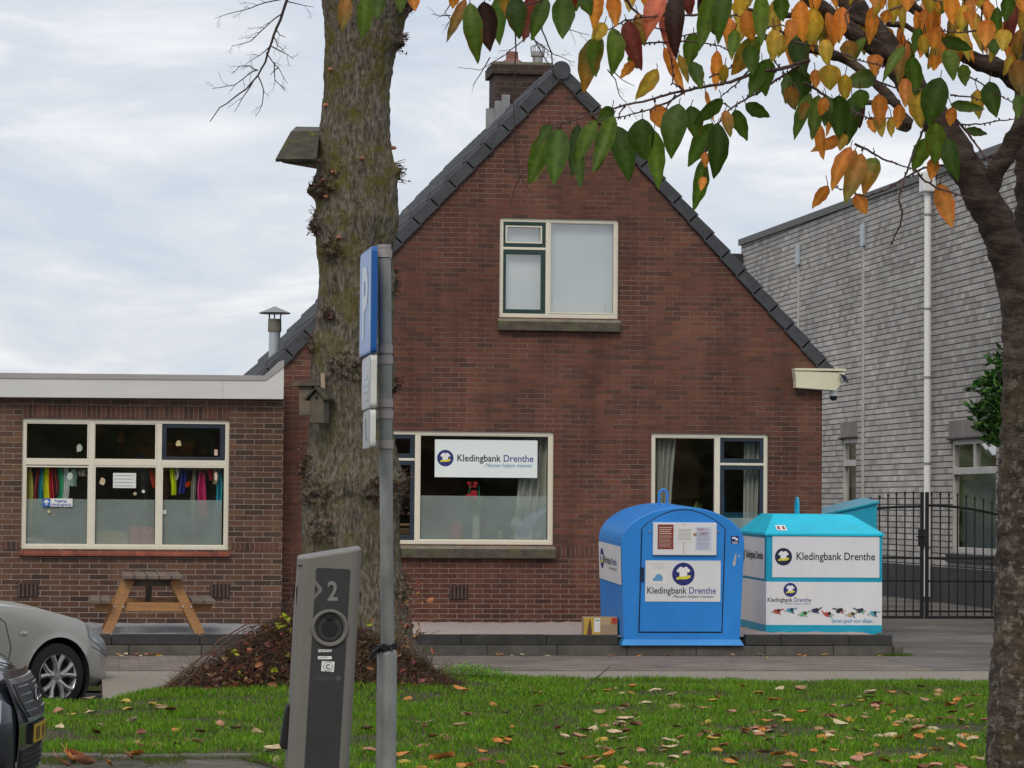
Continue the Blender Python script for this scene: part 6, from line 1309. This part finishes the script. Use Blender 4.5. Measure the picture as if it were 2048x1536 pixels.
g = MB()  # unseen hedge added behind the house to darken the grey building's panes
for k in range(34):
    cx_, cy_, r_, h_ = rr.uniform(-14, 13), rr.uniform(74, 82), rr.uniform(1.6,2.4), rr.uniform(3.0,4.0); col = rr.choice([(.030,.045,.016),(.045,.06,.02),(.05,.04,.02)]); P = []
    for i in range(11):
        t = i/10; row = []
        for j in range(17):
            a = j/16*math.tau; q_ = r_*math.sin(math.pi*min(.98, t*.9+.06))**.6; v_ = Vector((cx_+q_*math.cos(a), cy_+q_*math.sin(a), t*h_-.3)); row.append(v_+Vector((math.cos(a),math.sin(a),.0))*noise.noise(v_*1.1)*.8)
        P.append(row)
    g.grid(P, 0, None); g.c[-11*17:] = [col]*(11*17)
tag(g.build('reflection_hedge', m_far, hascol=True, loc=(0,78,0)), None, None, kind='stuff')
# ================================================================ cherry tree in the foreground
CDp = 7.2
mc = NT('cherry_bark'); v1 = mc.coord((1,1,3)); n1_ = mc.noise(16, 8, .72, v1, .3); n2_ = mc.noise(4, 6, .65); n3_ = mc.noise(46, 7, .75)
k_ = mc.ramp(n1_, [(.32,(.020,.015,.012)),(.5,(.066,.046,.036)),(.68,(.14,.105,.082))])
zs2 = mc.N('ShaderNodeSeparateXYZ'); t2 = mc.N('ShaderNodeTexCoord'); mc.l(t2.outputs['Object'], zs2.inputs[0]); hr = mc.N('ShaderNodeMapRange'); hr.inputs[1].default_value = 2.35; hr.inputs[2].default_value = 1.75; mc.l(zs2.outputs['Z'], hr.inputs[0])
k_ = mc.mix(mc.math('MULTIPLY', mc.ramp(n3_, [(.53,0.),(.60,.85)]), hr.outputs[0]), k_, (.24,.23,.18))
k_ = mc.mix(mc.math('MULTIPLY', mc.ramp(n2_, [(.56,0.),(.66,.6)]), hr.outputs[0]), k_, (.12,.10,.022)); mc.col(k_); mc.bump(n1_, 1.0, .012); mc.set(Roughness=.8); mc.b.inputs['Specular IOR Level'].default_value = .25
m_cherry = mc.mt; m_limb = mat('cherry_limb_bark', (.048,.029,.023), .75, .35, 14, bump=.8, bscale=60, c2=(.12,.085,.068), sc_=(3,1,1)); m_ctw = mat('cherry_twig_bark', (.075,.04,.036), .6, .35, 40)
chy = thing('cherry_tree', 'cherry tree with orange and green autumn leaves framing the right and top', 'tree', (atD(2075, 1536, CDp).x, atD(2075, 1536, CDp).y, -.1))
def rad(px, D=CDp): return px/FPX*D
def limb(g, pts, D=CDp, n=24, amp=.006, dd=0):
    """pts: (px,py,radius px, depth offset)"""
    Q = []
    for (a, b) in zip(pts, pts[1:]):
        m_ = max(2, int(math.dist(a[:2], b[:2])/9))
        for k in range(m_): t = k/m_; Q.append([lerp(a[i], b[i], t) for i in range(4)])
    Q.append(list(pts[-1])); rows = []; pu = None
    W = [atD(q_[0], q_[1], D+q_[3]) for q_ in Q]
    for i, p in enumerate(W):
        d = (W[min(i+1, len(W)-1)]-W[max(i-1, 0)]).normalized(); u = (pu-d*pu.dot(d)) if pu else d.cross(Vector((0,1,0))); u.normalize(); pu = u; v_ = d.cross(u); r_ = rad(Q[i][2], D); row = []
        for j in range(n):
            a = math.tau*j/n; e_ = u*math.cos(a)+v_*math.sin(a); q_ = p+e_*r_; row.append(q_+e_*(amp*fbm((q_.x, q_.y, q_.z*1.6), 22, 3)))
        rows.append(row+[row[0]])
    g.grid(rows); return W
g = MB()
limb(g, [(2098,2600,150,0),(2082,2000,110,0),(2078,1700,104,0),(2076,1450,101,0),(2080,1250,92,0),(2080,1000,84,0),(2074,800,70,0),(2062,640,56,0),(2042,560,48,0),(2012,500,37,0),(1985,430,36,0),(1965,395,30,0)], n=56, amp=.007)
limb(g, [(2062,640,40,.1),(2075,500,44,.12),(2072,350,40,.14),(2066,200,36,.16),(2075,0,34,.2),(2080,-150,32,.2)], n=36, amp=.01)
trk = g.build('trunk', m_cherry, chy, smooth=True, angle=80)
g = MB()
limb(g, [(1982,432,34,0),(1975,420,36,0),(1955,375,35,0),(1925,325,33,0),(1895,270,32,.02),(1862,225,31,.04),(1825,175,29,.05),(1790,120,27,.07),(1755,70,26,.1),(1722,30,25,.12),(1690,-10,24,.15),(1640,-90,22,.2)])
limb(g, [(1795,125,24,.07),(1765,105,19,.05),(1725,80,17,.04),(1680,45,16,.02),(1640,15,15,0),(1600,-25,14,0),(1560,-80,13,0)])
limb(g, [(1972,385,22,0),(1990,345,19,-.02),(2015,305,18,-.03),(2045,250,19,-.05),(2075,200,20,-.05)])
limb(g, [(2090,200,26,.05),(2050,170,22,.06),(2005,140,20,.08),(1960,125,18,.1),(1925,108,14,.12),(1890,80,12,.13),(1860,45,10,.14),(1830,20,11,.15),(1790,-5,11,.16),(1740,-50,10,.16)])
limb(g, [(1808,250,16,-.05),(1806,238,13,-.05),(1795,212,10,-.05),(1770,185,8.5,-.04),(1740,155,8,-.03),(1710,130,8,-.02),(1680,115,8,-.02),(1640,103,7,0),(1590,95,6,0),(1520,70,6,.0),(1480,15,6,.02),(1470,-60,6,.05)], n=14)
limb(g, [(1945,125,7,.1),(1900,90,6,.05),(1870,50,5,0),(1840,20,5,0),(1800,-10,5,0),(1740,-60,5,0)], n=10, amp=.002)
limb(g, [(1750,55,8,.06),(1700,35,6,.05),(1640,20,4,.04)], n=10, amp=.002); limb(g, [(1775,48,7,.08),(1810,50,6,.1),(1850,75,5,.1),(1880,110,4,.1)], n=10, amp=.002)
limb(g, [(1730,205,5,-.06),(1760,205,4.5,-.05),(1800,204,4,-.04)], n=8, amp=.001); limb(g, [(1385,-30,7,.1),(1420,0,6,.08),(1480,18,6,.05),(1550,32,7,.04),(1600,30,7,.03)], n=10, amp=.002)
# knob of the cut stub
limb(g, [(1806,226,10,-.05),(1808,240,17,-.05),(1806,252,15,-.05),(1803,261,5,-.05)], n=16, amp=.012)
g.build('limbs', m_cherry, chy, smooth=True, angle=80)
rr = random.Random(55); g = MB()
def twig(pts, r=2.2, r1=1.0, D=CDp-.35, buds=True):
    Q = []
    for (a, b) in zip(pts, pts[1:]):
        m_ = max(2, int(math.dist(a, b)/9))
        for k in range(m_): t = k/m_; Q.append((lerp(a[0],b[0],t)+rr.uniform(-1,1), lerp(a[1],b[1],t)+rr.uniform(-1,1)))
    Q.append(pts[-1]); W = [atD(x, y, D+.03*math.sin(i*.3)) for i, (x, y) in enumerate(Q)]
    g.tube(W, [rad(lerp(r, r1, i/len(W)), D) for i in range(len(W))], 7, jit=.12)
    if buds:
        for i in range(1, len(W)-1):
            if rr.random() < .75:
                d_ = Vector((rr.uniform(-.6,.6), rr.uniform(-1,1), rr.choice((-1,1))*rr.uniform(.4,1))).normalized(); l_ = rr.uniform(.004,.011); g.tube([W[i], W[i]+d_*l_*.6, W[i]+d_*l_], [rad(1.5,D), rad(1.9,D), rad(.4,D)], 5)
TW = [([(1620,120),(1560,138),(1505,147),(1460,165),(1400,175),(1340,188),(1300,200),(1260,208),(1200,225),(1150,240),(1105,250)],4.2,1.2),
([(1370,183),(1335,205),(1290,222),(1250,232),(1200,240)],2.2,1),([(1250,210),(1240,225),(1236,240)],1.5,.9),([(1370,183),(1345,165),(1345,135),(1338,100)],2,1),([(1350,190),(1338,210),(1328,220)],1.6,1),
([(1600,130),(1560,155),(1520,182),(1480,205),(1455,222),(1430,255),(1410,300),(1395,340)],2.8,1),([(1460,215),(1445,205)],1.5,1),
([(1408,-20),(1412,20),(1395,30),(1340,30),(1290,35),(1250,40),(1215,60),(1200,75)],3,1.2),([(1245,-20),(1262,15),(1280,30)],3.5,2.2),([(1280,30),(1310,55),(1360,72),(1420,60)],2,1),([(1260,88),(1320,85),(1380,82),(1440,92),(1510,130)],2,1),
([(1000,-20),(1050,10),(1100,-5),(1170,8)],2,1),([(880,-10),(950,-6),(1030,4)],2,1),([(1710,288),(1735,300),(1765,318),(1800,330),(1840,343)],2.6,1.1),([(1890,330),(1870,330),(1845,337),(1800,362),(1770,380),(1735,393),(1700,385),(1662,372)],2.6,1.0),
([(1855,240),(1840,275),(1820,325),(1805,370),(1797,395),(1804,425),(1800,450),(1788,475),(1780,490)],2.6,1.2),([(1835,345),(1850,362),(1880,378),(1920,390),(1955,400)],2.2,1.2),([(1905,230),(1930,260),(1960,300),(1985,335)],3,1.5),([(1905,250),(1960,248),(2010,240),(2040,238)],2,1),([(1900,130),(1950,160),(2000,190),(2040,215)],2,1),
([(1610,165),(1650,190),(1690,215),(1740,238),(1790,236)],3,1.2),([(1560,60),(1590,85),(1650,95),(1720,120),(1790,140)],2.4,1),([(1500,140),(1470,170),(1440,195)],2,1),([(1640,60),(1600,55),(1560,50),(1500,60)],2,1),([(1420,155),(1470,130),(1520,105)],2,1),([(1540,75),(1545,100),(1550,125),(1590,170),(1600,190)],2,1),
([(1750,160),(1790,175),(1820,180),(1850,182)],2,1),([(1960,60),(1920,65),(1880,62)],2,1),([(1965,10),(1962,60),(1966,110)],2,1),([(1780,20),(1850,-5),(1900,10)],2,1),([(1900,190),(1945,195),(1985,205)],2,1),([(1440,-20),(1450,30),(1500,35)],2,1),([(1700,60),(1690,30),(1720,-10)],2,1),([(1320,-20),(1340,5),(1350,-18)],2,1),([(680,-30),(740,-14),(800,-20),(880,-10)],2,1)]
for p_, a, b in TW: twig(p_, a, b)
gtw = g
# leaves: base px, tip px, half width px, colour key
COL = {'g':((.055,.105,.010),(.075,.145,.012)), 'd':((.035,.070,.008),(.045,.092,.009)), 'l':((.12,.19,.018),(.09,.155,.015)), 'y':((.60,.34,.03),(.36,.30,.03)), 'o':((.66,.20,.03),(.72,.30,.035)), 'r':((.20,.030,.016),(.12,.03,.015)), 'm':((.42,.16,.03),(.11,.14,.014)), 'b':((.035,.016,.012),(.055,.02,.012)), 'p':((.60,.14,.08),(.66,.20,.09)), 'n':((.09,.15,.016),(.50,.20,.02))}
LV = """930 0 895 79 11 m;940 9 955 120 19 l;968 6 979 97 22 b;998 -6 999 85 17 g;1033 -3 1039 73 22 d;1065 -12 1048 79 16 r;1094 0 1065 76 17 g;1127 -6 1125 73 23 g;1132 -18 1138 32 17 r;1170 -12 1182 29 16 g;1194 -18 1188 56 15 o;1226 -12 1232 50 16 o;1209 47 1185 85 14 y;1200 76 1170 179 25 n;1188 80 1192 150 16 l;1226 59 1223 146 20 l;1255 44 1282 135 20 r;1276 29 1288 88 17 m;1326 -18 1294 73 21 p;1355 -18 1352 111 20 b;1329 18 1346 111 15 p;1267 123 1241 155 10 o;1262 105 1275 136 12 g;1408 -18 1428 64 20 b;1387 67 1376 132 17 l;1329 97 1367 185 11 o;1358 111 1376 164 9 y;1384 126 1402 176 15 g;1314 141 1273 196 15 y;1311 211 1335 261 18 o;1434 103 1431 176 12 o;1443 199 1390 246 15 g;1411 182 1428 243 5 o;
1094 264 1059 363 19 l;1118 261 1108 363 24 g;1156 252 1144 349 14 d;1191 243 1156 322 17 l;1226 234 1188 337 18 l;1225 216 1197 243 14 g;1232 255 1258 357 25 d;1285 240 1291 316 28 d;1358 211 1343 311 26 g;1308 264 1317 372 18 l;1381 214 1393 278 18 g;1425 249 1379 328 20 g;1434 249 1428 351 22 d;1405 322 1387 416 16 g;1411 305 1411 334 9 o;1408 354 1402 381 8 o;1449 223 1460 272 13 m;1090 300 1065 365 12 l;1155 290 1160 372 12 g;1100 250 1075 290 12 g;1200 300 1192 340 10 g;
1492 209 1537 232 14 g;1470 221 1493 278 15 g;1416 -19 1430 63 16 b;1457 -19 1438 82 20 g;1424 -15 1400 95 18 l;1492 22 1504 79 18 o;1523 -13 1523 85 17 l;1514 76 1466 146 23 n;1500 90 1505 146 18 g;1539 120 1514 187 21 g;1524 126 1500 190 16 g;1587 76 1609 149 21 d;1596 136 1602 209 24 d;1602 3 1606 79 19 o;1628 19 1622 86 24 y;1577 174 1590 218 15 m;1621 190 1590 275 15 l;1637 193 1625 275 17 l;1653 193 1650 250 13 g;1666 209 1653 269 8 o;1678 193 1678 272 22 d;1704 196 1694 285 19 d;1720 196 1720 253 14 b;1640 250 1647 316 12 o;1685 275 1625 301 12 o;1690 268 1680 300 12 y;1701 297 1666 377 17 o;1710 300 1690 360 8 m;1723 310 1691 402 19 m;1751 318 1729 386 20 n;1656 373 1626 414 12 o;1712 389 1732 427 15 o;1879 370 1903 451 19 o;1852 278 1827 339 18 l;1871 247 1871 326 20 l;1897 278 1916 358 18 d;1868 316 1862 358 12 o;1751 155 1690 170 20 g;1720 180 1726 215 20 g;1824 114 1833 190 18 g;1881 158 1859 247 27 d;1811 158 1811 212 13 o;1837 177 1843 253 20 y;1903 209 1966 218 11 g;1979 165 1992 231 21 d;1931 260 1972 268 9 d;1884 79 1941 98 13 g;1893 101 1906 158 18 l;1808 95 1767 161 11 l;1995 16 1995 76 12 g;2033 120 2045 190 20 m;2038 190 2036 236 12 g;1868 57 1868 95 16 o;1659 130 1660 178 22 y;1757 190 1760 245 18 o;1760 228 1764 272 14 y;1783 234 1783 272 10 y;1740 235 1750 265 10 o;1694 82 1704 120 18 m;1748 110 1750 150 16 o;1630 140 1632 175 12 o;1648 195 1640 230 12 o;
693 -5 684 61 14 m;730 -5 723 73 18 l;762 -8 754 37 15 g;800 -8 801 24 12 l;826 -10 830 20 12 o;910 -20 905 15 12 o;1010 -30 1012 30 14 n;1080 -25 1080 20 14 o;1155 -30 1152 20 14 g;1262 -20 1258 22 12 y;1290 -20 1300 20 12 o;1375 -20 1380 30 14 r;1480 -10 1478 60 16 y;1550 60 1545 120 16 y;1560 -10 1565 40 16 g;1580 40 1572 90 14 o;1650 80 1655 130 14 y;1690 150 1690 200 14 y;1750 -20 1750 15 14 o;1820 -20 1815 20 16 o;1775 20 1770 45 12 o;1860 -20 1862 25 16 y;1900 -15 1905 45 16 o;1940 0 1945 55 15 o;1930 10 1922 60 14 y;1975 40 1970 90 18 o;1985 80 1990 110 16 g;2010 60 2005 100 16 y;2030 10 2020 90 14 r;2020 -10 2010 40 14 g;2040 60 2035 120 12 m;1870 110 1868 140 12 o;1845 70 1850 105 12 y;1905 215 1900 250 11 o;1955 180 1958 235 14 y;1800 210 1795 255 12 o;1470 60 1462 110 14 l;1530 150 1532 190 14 g;1450 130 1446 170 10 y;1615 205 1600 240 10 m;1576 150 1572 205 11 g;1925 130 1930 170 14 l"""
leaves = []
for t in LV.replace('\n', '').split(';'):
    a = t.split()
    if len(a) == 6: leaves.append([float(x) for x in a[:5]]+[a[5]])
rl = random.Random(66)
for k in range(110):      # fill of the crown above and to the right
    px = rl.choice((rl.uniform(1440, 2048), rl.uniform(1560, 2060))); py = rl.uniform(-60, 130 if px > 1780 else 110); l_ = rl.uniform(45, 78); a = rl.gauss(math.pi/2, .3); leaves.append([px, py-l_*.5, px+math.cos(a)*l_, py-l_*.5+math.sin(a)*l_, rl.uniform(9,14), rl.choice('ooyyoomoglyy'), .35])
for k in range(60):      # beyond the frame, still the same crown
    px, py = rl.uniform(640, 2350), rl.uniform(-330, -110) if rl.random() < .8 else rl.uniform(-100, 500)
    if py > -100: px = rl.uniform(2110, 2400)
    l_ = rl.uniform(60,100); leaves.append([px, py, px+rl.uniform(-20,20), py+l_, 18, rl.choice('oygldm'), 0])
g = MB()
for L_ in leaves:
    bx, by, tx_, ty, hwid, ck = L_[:6]; D = CDp-.38+rl.uniform(-.12,.14)+(L_[6] if len(L_) > 6 else 0); c1, c2 = COL[ck]; j = rl.uniform(.8,1.25); c1 = tuple(x*j for x in c1); c2 = tuple(x*j for x in c2)
    A = atD(bx, by, D); B = atD(tx_, ty, D+rl.uniform(-.03,.03)); ax = B-A; ln__ = ax.length; ax.normalize(); view = (A-EYE).normalized(); sd_ = ax.cross(view).normalized(); tl = rl.uniform(-.55,.55); sd_ = (sd_+view*tl).normalized(); nr = ax.cross(sd_).normalized()
    hw = rad(hwid, D)*1.08; fold = rl.uniform(.08,.4); A = A-ax*ln__*.03; ln__ *= 1.1; curl = rl.uniform(-.10,.14); wav = rl.uniform(0,6.28); rows = []; cols = []; dead = rl.random() < .3
    for i in range(16):
        t = i/15; w_ = hw*(max(0, math.sin(math.pi*min(1, t**.78*.985+.012)))**.8*(1-.22*t**2)+.01)
        c_ = A+ax*(ln__*t)+nr*(curl*ln__*math.sin(math.pi*t))
        row = []
        for u in (-1,-.55,0,.55,1):
            ed = .0018*math.sin(t*22+wav+u) if abs(u) == 1 else 0
            row.append(c_+sd_*(u*w_+ed*.4*u)+nr*(abs(u)*w_*fold*1.0+ed*.5)); mixv = max(0, min(1, t*.9+rl.uniform(-.1,.1)+(.25*abs(u) if dead else 0))); kk = [lerp(p_, q_, mixv) for p_, q_ in zip(c1, c2)]
            if abs(u) == .55: kk = [x*(1.06 if i % 2 else .94) for x in kk]
            if u == 0: kk = [x*1.35+.012 for x in kk]
            if dead and abs(u) == 1 and t > .4: kk = [kk[0]*1.2+.06, kk[1]*.75, kk[2]]
            cols.append(tuple(kk))
        rows.append(row)
    hole = (rl.randrange(2, 10), rl.randrange(0, 4)) if False else None
    g.grid(rows, 0, cols)
    if hole: 
        # a bite: drop one edge face
        i, jx = hole[0], rl.choice((0, 3)); 
        idx = len(g.f)-44+i*4+jx; g.f.pop(idx); g.m.pop(idx)
    # petiole
    up_ = A+Vector((rl.uniform(-.008,.008), rl.uniform(-.01,.01), rl.uniform(.010,.024))); g.tube([A+ax*.002, A.lerp(up_, .6)+nr*.002, up_], rad(.9, D), 5, col=(.14,.06,.03))
gtw.build('twigs', m_ctw, chy, smooth=True)['kind'] = 'stuff'
ml = NT('cherry_leaf'); a_ = ml.N('ShaderNodeAttribute', attribute_name='Col'); f_ = ml.noise(60, 5, .6); f2 = ml.noise(300, 2); kx = ml.mix(1, a_.outputs['Color'], ml.ramp(f_, [(.3,.72),(.7,1.25)]), 'MULTIPLY'); kx = ml.mix(ml.ramp(ml.noise(140, 3, .6), [(.68,0.),(.73,.7)]), kx, (.06,.03,.015)); ml.col(kx); ml.bump(ml.math('ADD', ml.math('MULTIPLY', f_, .6), f2), .35, .004); ml.set(Roughness=.42); ml.b.inputs['Specular IOR Level'].default_value = .35
tr_ = ml.N('ShaderNodeBsdfTranslucent'); ml.l(kx, tr_.inputs[0]); xx = ml.N('ShaderNodeMixShader'); xx.inputs[0].default_value = .55; ml.l(ml.b.outputs[0], xx.inputs[1]); ml.l(tr_.outputs[0], xx.inputs[2]); ml.l(xx.outputs[0], ml.o.inputs[0])
g.build('leaves', ml.mt, chy, hascol=True, smooth=True, angle=180)
